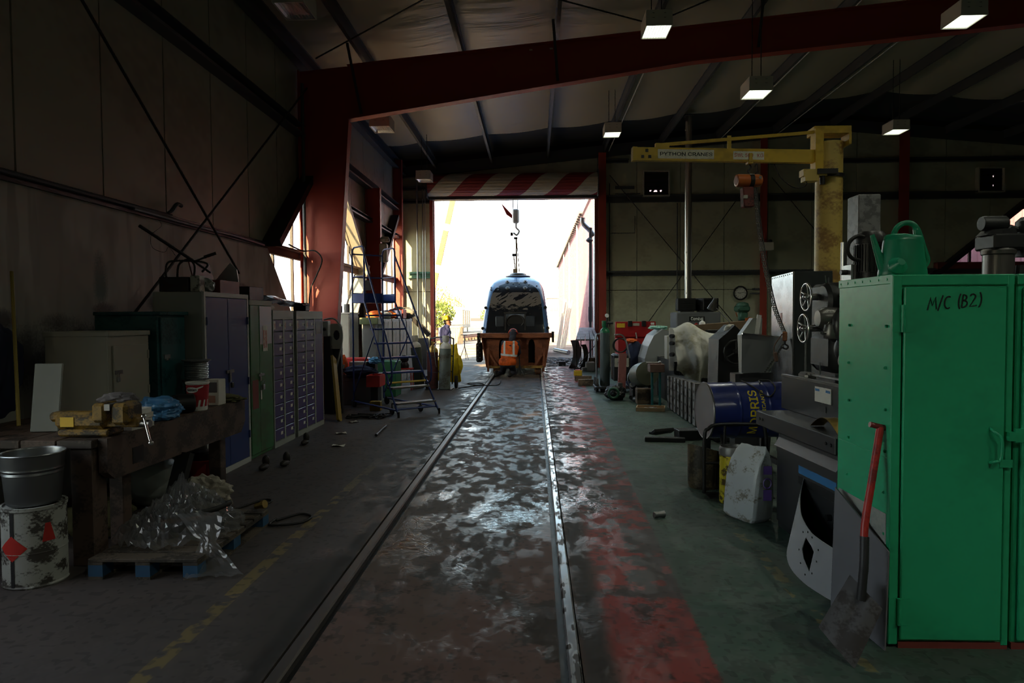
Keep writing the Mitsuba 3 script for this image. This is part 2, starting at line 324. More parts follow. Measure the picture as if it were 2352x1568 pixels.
# ------------------------------------------------------------------ left wall with diamond windows
DI1 = Polygon([(11.58, 2.97), (14.39, 5.22), (14.91, 5.22), (17.72, 2.97), (14.75, 0.0), (14.55, 0.0)])
DI2 = Polygon([(19.55, 2.97), (22.36, 5.22), (23.6, 5.22), (23.6, 0), (22.5, 0)]).intersection(sbox(0, 0, 23.2, 4.75))
holes = unary_union([DI1, DI2])
full = sbox(YB - .1, 0, 23.82, 7.2)
slits = [Polygon([(-2.7, 4.9), (-4.2, 6.4), (-5.0, 6.68), (-3.5, 5.18)]), Polygon([(-3.75, 5.1), (-4.95, 6.2), (-5.5, 6.4), (-4.3, 5.3)])]
REAR = sbox(.6, .9, 4.1, 3.0)
struct('wall_left', None, None, 'long left shed wall, grey cladding above a white lower wall', 'wall')
add('wall_left', 'outer_sheet', prism_yz(full.difference(unary_union([holes, REAR] + slits)), -4.70, -4.68), 'm_dark')
scene['m_cladding'] = two({'type': 'principled', 'base_color': patchy((.36, .35, .28), (.28, .265, .21), 1.1, .45, .75), 'roughness': .5})
js = [YB - .1 + .04 + 1.24 * k for k in range(22)]
js = [-.25 + 1.245 * k for k in range(-4, 20)]
for a, b in zip([YB - .1] + js, js + [23.72]):
    if b - a < .1: continue
    pn = sbox(a + .012, 2.9, b - .012, 7.1).difference(unary_union([holes, REAR] + [g.buffer(.05) for g in slits]))
    if a > 17.5: pn = sbox(a + .012, 0, b - .012, 7.1).difference(holes)
    for g in getattr(pn, 'geoms', [pn]): add('wall_left', 'cladding_panel', prism_yz(g, -4.67, -4.62), 'm_cladding')
add('wall_left', 'joint_strip', cat(*[box(-4.685, y - .05, 2.9, -4.655, y + .05, 7.1) for y in js if y > 0 and not (11.6 < y < 17.8 or y > 19)]), 'm_dark')
def white_col(p, n, uv):
    a = fbm(p.y * 2.2, p.z * 1.1, 0.0, 4); s = noise(p.y * 70, p.z * 70, 0.0)
    c = mix((.46, .46, .42), (.33, .32, .28), smoothstep(.42, .68, a))
    c = mix(c, (.24, .23, .20), smoothstep(.56, .72, fbm(p.y * 7, p.z * .8, 3.0, 3)) * .5)
    for (cy, cz, ry, rz, col) in ((5.75, 1.75, .16, .10, (.02, .02, .02)), (7.05, 2.15, .13, .30, (.015, .10, .07)), (7.1, 1.85, .22, .08, (.03, .02, .015)), (6.5, 1.72, .40, .12, (.05, .04, .03)), (8.15, 1.95, .22, .12, (.01, .09, .06)), (6.0, 1.45, .35, .3, (.01, .01, .012)), (6.9, 1.5, .6, .25, (.02, .025, .02)), (10.6, 2.2, .25, .1, (.08, .07, .06))):
        d = dr.square((p.y - cy) / ry) + dr.square((p.z - cz) / rz)
        c = mix(c, col, smoothstep(1.6, .0, d + (s - .5) * .35 + (a - .5) * 2.6) * .85)
    return c
scene['m_white_wall'] = two({'type': 'principled', 'base_color': proc(white_col), 'roughness': .55})
wl = sbox(YB - .1, 0, 14.6, 2.95).difference(unary_union([DI1, REAR]))
add('wall_left', 'lower_wall', prism_yz(max(getattr(wl, 'geoms', [wl]), key=lambda g: g.area), -4.68, -4.58), 'm_white_wall')
add('wall_left', 'wall_capping', cat(box(-4.62, YB, 2.95, -4.54, 11.5, 2.985), box(-4.62, YB, 2.985, -4.56, 11.5, 3.05)), 'm_dark')
add('wall_left', 'conduit', tube(spl([(-4.53, 4, 3.02), (-4.53, 8.0, 3.03), (-4.53, 8.35, 3.06), (-4.53, 8.55, 3.2), (-4.53, 8.66, 3.2)]), .025, 8), 'm_girt')
add('wall_left', 'conduit', tube(spl([(-4.52, 7.6, 3.0), (-4.51, 9.2, 2.99), (-4.51, 10.2, 3.0), (-4.52, 11.3, 2.98)]), .018, 6), 'm_galv')
add('wall_left', 'loose_wire', tube(spl([(-4.44, 7.9, 2.95), (-4.43, 8.0, 2.86), (-4.43, 7.78, 2.72), (-4.43, 7.8, 2.58), (-4.43, 8.05, 2.55), (-4.43, 8.15, 2.62), (-4.43, 8.3, 2.53)]), .003, 4), 'm_black')
def girt(z, y0, y1, h=.2, m='m_girt'): return cat(box(-4.62, y0, z - h / 2, -4.60, y1, z + h / 2), box(-4.62, y0, z + h / 2 - .012, -4.42, y1, z + h / 2), box(-4.62, y0, z - h / 2, -4.42, y1, z - h / 2 + .012), box(-4.432, y0, z - h / 2, -4.42, y1, z - h / 2 + .04))
add('wall_left', 'girt', girt(5.36, 3.0, 13.2), 'm_girt'); add('wall_left', 'girt', girt(5.36, 13.42, 22.3), 'm_girt')
add('wall_left', 'girt', girt(4.40, 16.2, 22.3, .12), 'm_girt')
for k, (p, q) in enumerate((((-4.36, 5.2, 5.8), (-4.36, 9.95, 2.42)), ((-4.36, 7.2, 1.75), (-4.40, 13.25, 6.2)))):
    add('wall_left', 'brace_rod', rod(p, q, .016, 8), 'm_dark')
def diag(p, q, th=.11, x0=-4.66, x1=-4.20):
    p, q = np.array(p, float), np.array(q, float); d = (q - p) / np.linalg.norm(q - p); n = np.array([-d[1], d[0]])
    return prism_yz([p, q, q + n * th, p + n * th], x0, x1)
add('wall_left', 'diagonal_brace', diag((14.39, 5.24), (11.56, 2.98), -.13, -4.66, -4.32), 'm_dark')
add('wall_left', 'diagonal_brace', diag((17.9, 2.85), (14.91, 5.24), -.13, -4.66, -4.36), 'm_cream')
add('wall_left', 'diagonal_brace', diag((17.95, 3.1), (15.0, .15), -.06, -4.66, -4.36), 'm_cream')
add('wall_left', 'diagonal_brace', diag((22.0, 4.95), (19.5, 2.95), -.13, -4.66, -4.36), 'm_dark')
def flat_yz(g, x):
    ms = []
    for q in getattr(g, 'geoms', [g]):
        v, f = trimesh.creation.triangulate_polygon(q, engine='earcut'); ms.append(tm(np.stack([np.full(len(v), x), v[:, 0], v[:, 1]], 1), f))
    return cat(*ms)
def window_yz(key, label, dia, mull, trans):
    struct(key, None, None, label, 'window')
    add(key, 'transom', cat(box(-4.67, dia.bounds[0] + .05, trans - .085, -4.60, dia.bounds[2] - .05, trans + .085), box(-4.60, dia.bounds[0] + .05, trans + .05, -4.52, dia.bounds[2], trans + .085)), mat('m_sill', (.13, .065, .05), .6))
    ys = [dia.bounds[0]] + [y for y in mull if dia.bounds[0] < y < dia.bounds[2]] + [dia.bounds[2]]
    for y in ys[1:-1]:
        g = sbox(y - .022, 0, y + .022, 7).intersection(dia); add(key, 'mullion', prism_yz(g, -4.70, -4.65), 'm_dark')
    for a, b in zip(ys, ys[1:]):
        for lo, hi in ((0, trans - .03), (trans + .03, 7)):
            g = sbox(a + .01, lo, b - .01, hi).intersection(dia)
            if g.area > .01: add(key, 'pane', flat_yz(g, -4.69), 'm_glass')
window_yz('window_1', 'diamond-shaped side window behind the big red column, brightly lit', DI1, [12.05, 13.03, 14.0, 15.0, 16.0, 17.0], 2.97)
window_yz('window_2', 'half diamond side window before the corner of the shutter wall', DI2, [20.5, 21.4, 22.2], 2.97)

# ------------------------------------------------------------------ end wall with the shutter doorway
DX0, DX1, DZ = -3.52, 2.06, 5.80
def roofpoly(x0, x1, z0, d=0): return Polygon([(x0, z0), (x1, z0), (x1, roof(x1) + d)] + ([(10.4, roof(10.4) + d)] if x0 < 10.4 < x1 else []) + [(x0, roof(x0) + d)])
DI3 = Polygon([(13.9, 3.40), (16.3, 5.3), (17.8, 5.3), (20.1, 3.40)])
hole = unary_union([sbox(DX0, -1, DX1, DZ), DI3])
struct('wall_back', None, None, 'cream panelled end wall of the shed around the shutter doorway', 'wall')
add('wall_back', 'outer_sheet', prism_xz(roofpoly(-4.75, 25.7, -.1, .25).difference(hole), 23.80, 23.86), 'm_dark')
scene['m_panel'] = two({'type': 'principled', 'base_color': patchy((.43, .445, .33), (.35, .355, .26), 1.6, .48, .75), 'roughness': .5})
xs = [-4.66, -3.90, DX0, DX1 + .10] + [3.5 + 1.48 * k for k in range(15)]
for a, b in zip(xs, xs[1:] + [25.6]):
    for lo, hi in ((0, 2.64), (2.66, 5.79), (5.81, 99)):
        if a == DX0 and hi < 6: continue
        rp = roofpoly(a + .008, b - .008, lo).intersection(sbox(-9, lo, 40, hi)).difference(hole.buffer(.02))
        for g in getattr(rp, 'geoms', [rp]):
            if g.area > .02: add('wall_back', 'cladding_panel', prism_xz(g, 23.70, 23.78), 'm_panel')
def hgirt(z, x0, x1, h, d=.16): return cat(box(x0, 23.68, z - h / 2, x1, 23.70, z + h / 2), box(x0, 23.68 - d, z + h / 2 - .012, x1, 23.70, z + h / 2), box(x0, 23.68 - d, z - h / 2, x1, 23.70, z - h / 2 + .012), box(x0, 23.68 - d, z + h / 2 - .06, x1, 23.68 - d + .012, z + h / 2))
for z, h in ((3.22, .17), (5.76, .24)): add('wall_back', 'girt', hgirt(z, 2.45, 25.5, h), 'm_girt')
add('wall_back', 'girt', hgirt(7.05, 2.45, 3.2, .12), 'm_girt'); add('wall_back', 'girt', hgirt(6.95, 8, 25.5, .14), 'm_girt')
add('wall_back', 'girt', hgirt(3.22, -4.4, -3.6, .22), 'm_girt_green'); add('wall_back', 'girt', hgirt(5.76, -4.6, -3.62, .14), 'm_girt'); add('wall_back', 'girt', hgirt(6.2, -4.6, -3.62, .12), 'm_girt')
add('wall_back', 'rafter_beam', cat(prism_xz([(-4.6, roof(-4.6) - .42), (10.4, roof(10.4) - .42), (10.4, roof(10.4) - .02), (-4.6, roof(-4.6) - .02)], 23.56, 23.60), prism_xz([(-4.6, roof(-4.6) - .42), (10.4, roof(10.4) - .42), (10.4, roof(10.4) - .40), (-4.6, roof(-4.6) - .40)], 23.46, 23.60)), 'm_girt')
add('wall_back', 'rafter_beam', prism_xz([(10.4, roof(10.4) - .42), (25.5, roof(25.5) - .42), (25.5, roof(25.5) - .02), (10.4, roof(10.4) - .02)], 23.56, 23.60), 'm_girt')
for p, q in (((2.55, 23.5, 6.55), (6.75, 23.5, 1.5)), ((3.4, 23.52, .9), (7.5, 23.52, 6.6)), ((8.0, 23.5, 6.4), (12, 23.5, 1.5))): add('wall_back', 'brace_rod', rod(p, q, .014, 6), 'm_dark')
add('wall_back', 'conduit', cat(tube([(2.6, 23.64, 4.6), (3.42, 23.64, 4.6), (3.42, 23.64, 5.18)], .014, 6), rod((2.56, 23.64, 1.4), (2.56, 23.64, 6.3), .018, 6), rod((4.86, 23.62, 2.0), (4.86, 23.62, 5.6), .02, 6)), 'm_girt')
add('wall_back', 'conduit', cat(rod((-4.05, 23.5, .9), (-4.05, 23.5, 6.4), .03, 8)), 'm_galv')
add('wall_back', 'unistrut', cat(box(2.75, 23.6, 6.1, 3.4, 23.66, 6.2), box(2.75, 23.6, 5.95 - .03, 3.6, 23.64, 5.95)), 'm_girt')
struct('door_1', None, None, 'wide doorway with a rolled up roller shutter in red and white diagonal stripes', 'roller shutter door')
def stripe_col(p, n, uv):
    th = dr.asin(dr.clip((p.z - 6.24) / .37, -1, 1))
    s = (p.x + 3.62 - .34 * th - .35) / 1.63; s = s - dr.floor(s)
    r = smoothstep(.50, .503, s) - smoothstep(.997, 1.0, s) + smoothstep(.003, 0.0, s)
    d = fbm(p.x * 3, p.z * 9, p.y * 9, 3)
    return mix(mix((.62, .59, .46), (.45, .42, .33), d), mix((.30, .035, .04), (.20, .03, .03), d), r)
scene['m_stripe'] = two({'type': 'principled', 'base_color': proc(stripe_col), 'roughness': .45})
th = np.linspace(0, 2 * PI, 160, endpoint=False); rr = .36 + .012 * np.abs(np.sin(th * 11)) ** .5
ring = lambda x: np.stack([np.full(160, x), 23.32 + rr * np.cos(th), 6.24 + rr * np.sin(th)], 1)
add('door_1', 'curtain_roll', rings([ring(-3.62), ring(2.10)]), 'm_stripe')
add('door_1', 'bottom_bar', cat(box(-3.60, 23.40, 5.77, 2.10, 23.60, 5.90), box(-3.60, 23.36, 5.77, 2.10, 23.62, 5.795)), 'm_girt')
add('door_1', 'end_plate', box(2.10, 22.95, 5.8, 2.13, 23.66, 6.65), 'm_girt'); add('door_1', 'end_plate', box(-3.66, 22.95, 5.8, -3.62, 23.66, 6.65), 'm_girt')
add('door_1', 'guide_rail', cat(box(-3.62, 23.50, 0, -3.50, 23.54, 5.8), box(-3.62, 23.50, 0, -3.58, 23.86, 5.8), box(-3.52, 23.80, 0, -3.50, 23.88, 5.8)), 'm_red_steel')
add('door_1', 'guide_rail', cat(box(2.04, 23.50, 0, 2.15, 23.54, 5.8), box(2.10, 23.50, 0, 2.15, 23.86, 5.8)), 'm_dark_red')
add('door_1', 'pull_chain', cat(tube([(-3.72, 23.2, 6.1), (-3.74, 23.2, 1.1)], .012, 6), tube([(-3.80, 23.2, 6.1), (-3.82, 23.2, 1.1)], .012, 6)), 'm_galv')
struct('window_3', None, None, 'dark-framed triangular end wall window showing the pink red building outside', 'window')
def brace_xz(p, q, th, y0=23.4, y1=23.8):
    p, q = np.array(p, float), np.array(q, float); d = (q - p) / np.linalg.norm(q - p); n = np.array([-d[1], d[0]]); return prism_xz([p, q, q + n * th, p + n * th], y0, y1)
add('window_3', 'diagonal_brace', brace_xz((13.2, 2.77), (16.5, 5.46), .16), 'm_dark')
add('window_3', 'transom', box(13.5, 23.45, 3.28, 20.5, 23.7, 3.50), 'm_dark_red')
for x in (14.72, 15.9, 17.1): add('window_3', 'mullion', prism_xz(sbox(x - .035, 0, x + .035, 7).intersection(DI3), 23.72, 23.80), 'm_dark')
def flat_xz(g, y):
    v, f = trimesh.creation.triangulate_polygon(g, engine='earcut'); return tm(np.stack([v[:, 0], np.full(len(v), y), v[:, 1]], 1), f)
for a, b in zip((13.4, 14.72, 15.9, 17.1), (14.72, 15.9, 17.1, 20.6)): add('window_3', 'pane', flat_xz(sbox(a, 0, b, 7).intersection(DI3), 23.76), 'm_glass')

# ------------------------------------------------------------------ walls behind and beside the camera; two slit panes let the floor's sun patch in
struct('wall_right', box(25.6, YB - .1, 0, 25.7, 23.8, 7.2), 'm_cladding', 'far right side wall of the shed', 'wall')
struct('wall_front', prism_xz(roofpoly(-4.75, 25.7, 0, .25), YB - .1, YB), 'm_cladding', 'shed wall behind the camera', 'wall')
struct('window_4', None, None, 'narrow slanted panes high in the left wall, beside the camera', 'window')
for g in slits: add('window_4', 'pane', flat_yz(g, -4.69), 'm_glass')
struct('window_5', None, None, 'wide low side window in the left wall beside the camera', 'window')
for a in (.6, 1.475, 2.35, 3.225): add('window_5', 'pane', flat_yz(sbox(a + .02, .9, a + .855, 3.0), -4.69), 'm_glass'); add('window_5', 'mullion', box(-4.71, a - .02, .9, -4.66, a + .02, 3.0), 'm_dark')
ob = thing('outbuilding', 'tall neighbouring building outside to the left, behind the camera', 'building'); add(ob, 'wall', box(-16, -12, -.03, -6.7, -8, 8.9), 'm_cladding'); add(ob, 'roof', box(-16, -12, 8.9, -6.7, -8, 8.98), 'm_dark')
# ------------------------------------------------------------------ yard outside
R = np.random.default_rng(11)
def dirt_col(p, n, uv): return mix((.30, .25, .20), (.15, .125, .10), smoothstep(.3, .7, fbm(p.x * 1.2, p.y * 1.2, 0.0, 4)))
scene['m_ground'] = two({'type': 'bumpmap', 'arbitrary': proc(lambda p, n, uv: fbm(p.x * 9, p.y * 9, 0.0, 3), 4e-3), 'scale': .03, 'bsdf': {'type': 'principled', 'base_color': proc(dirt_col), 'roughness': .9}})
struct('ground', None, None, 'pale dirt yard outside the doorway', 'ground')
add('ground', 'yard', box(-150, 24.0, -.4, 150, 320, -.03), 'm_ground'); add('ground', 'yard', box(-150, -60, -.4, -4.85, 24.0, -.03), 'm_ground'); add('ground', 'yard', box(-4.85, -60, -.4, 60, -6.1, -.03), 'm_ground')

# the neighbouring red shed: its long side runs along the track, its gable faces us
mat('m_red_clad', (.27, .11, .14), .5); mat('m_gutter', (.08, .08, .09), .5)
def ribbed(length, z1, pitch=.36):
    pr = []; k = int(length / pitch)
    for i in range(k): pr += [(i * pitch, 0), (i * pitch + .12, 0), (i * pitch + .15, .045), (i * pitch + .25, .045), (i * pitch + .28, 0)]
    pr.append((length, 0)); pr = np.array(pr); n = len(pr)
    v = np.vstack([np.column_stack([pr, np.zeros(n)]), np.column_stack([pr, np.full(n, z1)])]); i = np.arange(n - 1)
    return tm(v, np.vstack([np.stack([i, i + 1, i + 1 + n], 1), np.stack([i, i + 1 + n, i + n], 1)]))
sh = thing('red_shed', 'long red clad shed outside along the right of the doorway, sunlit at the top', 'building')
s = ribbed(46, 7.3); v = s.vertices.copy(); s.vertices = np.stack([2.62 - v[:, 1], 30 + v[:, 0], v[:, 2]], 1); add(sh, 'side_cladding', s, 'm_red_clad')
s = ribbed(30, 7.3); v = s.vertices.copy(); s.vertices = np.stack([2.62 + v[:, 0], 30 - v[:, 1], v[:, 2]], 1); add(sh, 'gable_cladding', s, 'm_red_clad')
add(sh, 'roof', cat(prism_xz([(2.5, 7.3), (17.6, 9.3), (32.7, 7.3), (32.7, 7.2), (2.5, 7.2)], 29.9, 76.2)), 'm_light_grey')
add(sh, 'gutter', cat(box(2.36, 36.5, 7.22, 2.52, 76, 7.36), *[box(2.34, y, 7.16, 2.56, y + .06, 7.40) for y in np.arange(37, 76, .9)]), 'm_gutter')
for y in (41, 50.5, 60): add(sh, 'downpipe', rod((2.52, y, 0), (2.52, y, 7.2), .06, 10), 'm_white')
add(sh, 'corner_flashing', box(2.54, 29.9, 0, 2.66, 30.08, 7.3), 'm_white')
fl_ = thing('flue_pipe', 'dark vertical pipe with a pale segmented elbow, just outside the right door jamb', 'pipe')
add(fl_, 'downpipe', cat(rod((1.965, 24.45, 1.55), (1.97, 24.45, 4.9), .06, 14), rod((1.965, 24.45, 2.1), (1.965, 24.45, 1.6), .075, 14), rod((1.97, 24.45, 3.05), (1.97, 24.45, 3.09), .075, 14), rod((1.965, 24.45, -.03), (1.965, 24.45, 1.7), .045, 12)), 'm_gutter')
el = spl([(1.70, 24.5, 5.26), (1.70, 24.5, 5.10), (1.78, 24.5, 4.98), (1.93, 24.5, 4.84), (2.10, 24.5, 4.62)], 4)
add(fl_, 'elbow', tube(el, [.085 + .004 * (i % 3 == 0) for i in range(len(el))], 14), 'm_galv')
add(fl_, 'cowl', lathe([(.0, 4.36), (.10, 4.40), (.13, 4.46), (.05, 4.54), (0, 4.56)], 14, (1.93, 24.4, 0)), 'm_gutter')

# locomotive nose
W_ = [(1.15, 1.07), (1.6, 1.03), (1.9, 1.0), (2.3, .955), (2.6, .915), (2.78, .86), (2.92, .77), (3.04, .62), (3.12, .42), (3.165, .2), (3.175, 0)]
WZ, WX = np.array(W_).T; LX = -.63
def yf(z): return 21.25 + np.interp(z, [1.15, 1.5, 1.9, 2.3, 2.7, 2.95, 3.1, 3.18], [0, .16, .42, .76, 1.2, 1.6, 2.0, 2.35])
ang = np.linspace(0, 1, 41); zz = np.concatenate([np.interp(np.linspace(0, 10, 41), np.arange(11), WZ)]); xx = np.interp(np.linspace(0, 10, 41), np.arange(11), WX)
ox = np.concatenate([-xx, xx[::-1][1:]]); oz = np.concatenate([zz, zz[::-1][1:]])
lo = thing('locomotive', 'streamlined blue and black steam locomotive nose standing in the doorway', 'locomotive')
def nose(x, z): return np.array([LX + x, float(yf(z)), z])
rs = np.concatenate([np.linspace(.02, .84, 14), 1 - .16 * (1 - np.sin(np.linspace(0, PI / 2, 9)[1:]))])
rg = []
for r in rs:
    e = .30 * (1 - math.sqrt(max(1 - (max(r - .84, 0) / .16) ** 2, 0)))
    X, Z = ox * r, 1.15 + (oz - 1.15) * r; rg.append(np.stack([LX + X, yf(Z) + e, Z], 1))
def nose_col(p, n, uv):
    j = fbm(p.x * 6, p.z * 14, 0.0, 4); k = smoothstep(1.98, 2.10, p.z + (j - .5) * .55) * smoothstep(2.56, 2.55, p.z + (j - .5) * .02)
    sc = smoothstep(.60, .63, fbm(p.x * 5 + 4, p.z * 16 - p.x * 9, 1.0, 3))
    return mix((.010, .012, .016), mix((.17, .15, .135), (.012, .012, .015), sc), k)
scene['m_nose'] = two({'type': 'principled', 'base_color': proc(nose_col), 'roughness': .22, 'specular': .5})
mat('m_loco_blue', (.10, .21, .44), .18, 0, .5, clearcoat=.8, clearcoat_gloss=.9)
def open_rings(rg):
    n = len(rg[0]); v = np.vstack(rg); f = []; i = np.arange(n - 1)
    for a in range(len(rg) - 1): f += [np.stack([a * n + i, a * n + i + 1, (a + 1) * n + i + 1], 1), np.stack([a * n + i, (a + 1) * n + i + 1, (a + 1) * n + i], 1)]
    return tm(v, np.vstack(f))
add(lo, 'nose_panel', open_rings(rg[:15]), 'm_nose', True)
body = rg[14:] + [np.stack([LX + ox, np.maximum(yf(oz) + .3, y) , oz], 1) for y in (22.2, 23.0, 24.0, 26, 30, 35)]
add(lo, 'casing', open_rings(body), 'm_loco_blue', True)
add(lo, 'underframe', box(LX - .95, 21.7, .35, LX + .95, 35, 1.2), 'm_black')
def disc(x, z, r, d=.03, m='m_steel', nm='lamp_bracket'):
    c = nose(x, z); N = np.array([0, -1, (yf(z + .05) - yf(z - .05)) / .1]); N = N / np.linalg.norm(N); return cat(cyl(c - N * .02, c + N * d, r, n=16))
for x, z in ((-.30, 2.93), (.30, 2.93), (-.28, 2.70), (.30, 2.70)): add(lo, 'lamp_bracket', cat(disc(x, z, .075, .02), disc(x, z, .04, .05)), 'm_galv', 40)
for x in np.array([-.86, -.62]):
    for z in (2.72, 2.64): add(lo, 'bolt', disc(x * .95, z, .03, .02), 'm_galv', 40)
for x, z in ((.68, 2.78), (.42, 2.82), (.46, 2.62), (.1, 2.86), (-.1, 2.86), (0, 2.74)): add(lo, 'bolt', disc(x, z, .025, .02), 'm_galv', 40)
for s_ in (-1, 1):
    for z in (1.40, 2.05): add(lo, 'side_bolt', cyl((LX + s_ * (np.interp(z, WZ, WX) - .03), yf(z) + .03, z), (LX + s_ * (np.interp(z, WZ, WX) - .03), yf(z) - .04, z), .05, n=12), 'm_black')
add(lo, 'side_bolt', disc(-.01, 1.97, .05, .03), 'm_black')
ov = [(LX + .0 + .27 * math.cos(a), float(yf(1.62)) - .06, 1.62 + .19 * math.sin(a)) for a in np.linspace(0, 2 * PI, 32, endpoint=False)]
add(lo, 'smokebox_ring', tube(ov, .028, 8, True), 'm_dark')
o = Polygon([(LX + .25 * math.cos(a), 1.62 + .165 * math.sin(a)) for a in np.linspace(0, 2 * PI, 32, endpoint=False)])
add(lo, 'smokebox_opening', prism_xz(o, float(yf(1.62)) - .05, float(yf(1.62)) + .0), 'm_black')
fr = sbox(LX - .33, 1.36, LX + .33, 1.84).difference(o.buffer(.02))
mat('m_loco_steel', (.13, .16, .20), .4)
add(lo, 'smokebox_frame', prism_xz(fr, float(yf(1.62)) - .035, float(yf(1.62)) + .1), 'm_loco_steel')
for s_ in (-1, 1):
    add(lo, 'door_flap', box(LX + s_ * .34 if s_ > 0 else LX - .62, float(yf(1.55)) - .05, 1.38, LX + .62 if s_ > 0 else LX - .34, float(yf(1.55)) + .2, 1.78, .02), 'm_mach_flap' if 'm_mach_flap' in scene else mat('m_mach_flap', (.03, .04, .055), .4))
    add(lo, 'hinge_strap', bx(LX + s_ * .31, float(yf(1.5)) - .06, 1.15, .05, .03, .7), 'm_dark')
add(lo, 'flap_hinge', cat(bx(LX - .0, float(yf(1.86)) - .05, 1.86, .72, .05, .05), bx(LX, float(yf(1.3)) - .12, 1.24, .14, .08, .12)), 'm_dark')
add(lo, 'chimney_cover', cat(lathe([(.0, 3.10), (.42, 3.13), (.44, 3.17), (.30, 3.20), (.28, 3.25), (.18, 3.28), (0, 3.28)], 24, (LX + .03, 23.9, 0))), 'm_dull_steel')

# rust red front fairing on its bogie
fs = thing('front_fairing', 'rust brown tapered steel fairing on a low trolley in front of the locomotive', 'steel fairing')
mat('m_primer', patchy((.27, .085, .035), (.19, .06, .03), 3), .6)
FX = -.60
tp = Polygon([(FX - 1.06, 1.20), (FX + 1.06, 1.20), (FX + .90, .22), (FX - .90, .22)])
slot = unary_union([sbox(-.1, .35, .1, .85), Polygon([(.1 * math.cos(a), .85 + .22 * math.sin(a)) for a in np.linspace(0, PI, 14)])])
from shapely import affinity as af
hol = unary_union([af.translate(slot, FX - .42, 0), af.translate(slot, FX + .48, 0)])
add(fs, 'front_plate', prism_xz(tp.difference(hol), 20.86, 20.885), 'm_primer')
add(fs, 'back_plate', prism_xz(tp.buffer(-.03), 21.15, 21.17), 'm_black')
add(fs, 'top_flange', box(FX - 1.10, 20.66, 1.20, FX + 1.10, 21.2, 1.26), 'm_primer')
add(fs, 'top_rim', box(FX - 1.10, 20.66, 1.12, FX + 1.10, 20.68, 1.26), 'm_primer')
for s_ in (-1, 1):
    q = [(FX + s_ * 1.06, 1.20), (FX + s_ * 1.03, 1.20), (FX + s_ * .87, .22), (FX + s_ * .90, .22)]
    add(fs, 'side_plate', prism_xz(q, 20.66, 21.2), 'm_primer')
    add(fs, 'stay', bar((FX + s_ * .86, 20.7, .80), (FX + s_ * .84, 20.7, .10), .06, .05, (0, 1, 0)), 'm_primer')
    add(fs, 'stay', bar((FX + s_ * .80, 20.78, .62), (FX + s_ * .52, 20.72, .20), .06, .03, (0, 1, 0)), 'm_primer')
    vx = FX + s_ * 1.13
    pv = Polygon([(vx - .035, 1.27), (vx + .035, 1.27), (vx + .02, .72), (vx + .0, .45), (vx - .03, .5)] if s_ < 0 else [(vx - .035, 1.3), (vx + .035, 1.3), (vx + .03, .98), (vx - .02, .98)])
    add(fs, 'valance', prism_xz(pv, 20.62, 21.2), 'm_black')
    if s_ < 0:
        add(fs, 'valance_pad', box(vx - .08, 20.7, .38, vx + .10, 21.2, .98, .04), 'm_black')
        add(fs, 'rivet', cat(*[cyl((vx - .02 + .06 * (i % 2) - .0, 20.70, .45 + .075 * i), (vx - .02 + .06 * (i % 2), 20.61, .45 + .075 * i), .012, n=8) for i in range(11)]), 'm_galv', kind='stuff')
add(fs, 'trolley_frame', cat(box(FX - .84, 20.62, .20, FX + .84, 20.72, .27), box(FX - .84, 21.4, .20, FX + .84, 21.5, .27), box(FX - .84, 20.62, .20, FX - .74, 21.5, .27), box(FX + .74, 20.62, .20, FX + .84, 21.5, .27)), 'm_ochre' if 'm_ochre' in scene else mat('m_ochre', patchy((.40, .22, .05), (.16, .09, .04), 7), .65))
for x in (-1.17, .09):
    add(fs, 'trolley_wheel', cat(cyl((x - .08, 20.75, .10), (x + .08, 20.75, .10), .095, n=20), cyl((x - .10, 20.75, .10), (x - .08, 20.75, .10), .11, n=20)), 'm_rust', 40)
    add(fs, 'wheel_bracket', cat(box(x - .12, 20.70, .08, x - .10, 20.80, .21), box(x + .10, 20.70, .08, x + .12, 20.80, .21)), 'm_ochre')

# lifting tackle above the locomotive
hk = thing('crane_hook', 'lifting hook and slings hanging above the locomotive in the bright doorway', 'crane hook')
HX, HY = -.66, 24.2
add(hk, 'hoist_rope', cat(rod((HX - .10, HY, 5.4), (HX - .16, HY, 13), .012, 6), rod((HX + .05, HY, 5.4), (HX + .12, HY, 13), .012, 6)), 'm_galv')
add(hk, 'hook_block', box(HX - .12, HY - .06, 5.05, HX + .10, HY + .06, 5.55, .04), 'm_white')
add(hk, 'warning_plate', prism_xz([(HX - .52, 5.75), (HX - .14, 5.35), (HX - .14, 5.22), (HX - .34, 5.36)], HY - .03, HY + .0), 'm_red')
add(hk, 'hook', tube(spl([(HX, HY, 5.05), (HX, HY, 4.9), (HX + .10, HY, 4.78), (HX + .02, HY, 4.64), (HX - .10, HY, 4.72)]), .03, 8), 'm_white')
add(hk, 'ring', cat(box(HX - .20, HY - .05, 4.62, HX - .12, HY + .05, 4.72), box(HX - .08, HY - .04, 4.5, HX + .04, HY + .04, 4.56), box(HX - .14, HY - .04, 3.90, HX + .02, HY + .04, 3.98)), 'm_dark')
add(hk, 'sling', cat(bar((HX - .09, HY, 3.9), (HX - .02, HY, 3.24), .02, .03), bar((HX + .01, HY, 4.5), (HX + .11, HY, 3.24), .03, .02), bar((HX + .0, HY, 4.5), (HX + .0, HY, 3.24), .05, .02), bar((HX - .04, HY, 3.45), (HX - .04, HY, 3.2), .14, .06)), 'm_wood_light')
bm = thing('crane_boom', 'slanting mobile crane boom striped yellow and white, seen at the left of the doorway', 'crane')
p, q = np.array([-6.84, 40, -.05]), np.array([-4.02, 40, 11.8]); L_ = np.linalg.norm(q - p); d_ = (q - p) / L_
edges = [0, 3.15, 4.55, 5.0, 7.05, 7.45, 9.4, 9.9, L_]
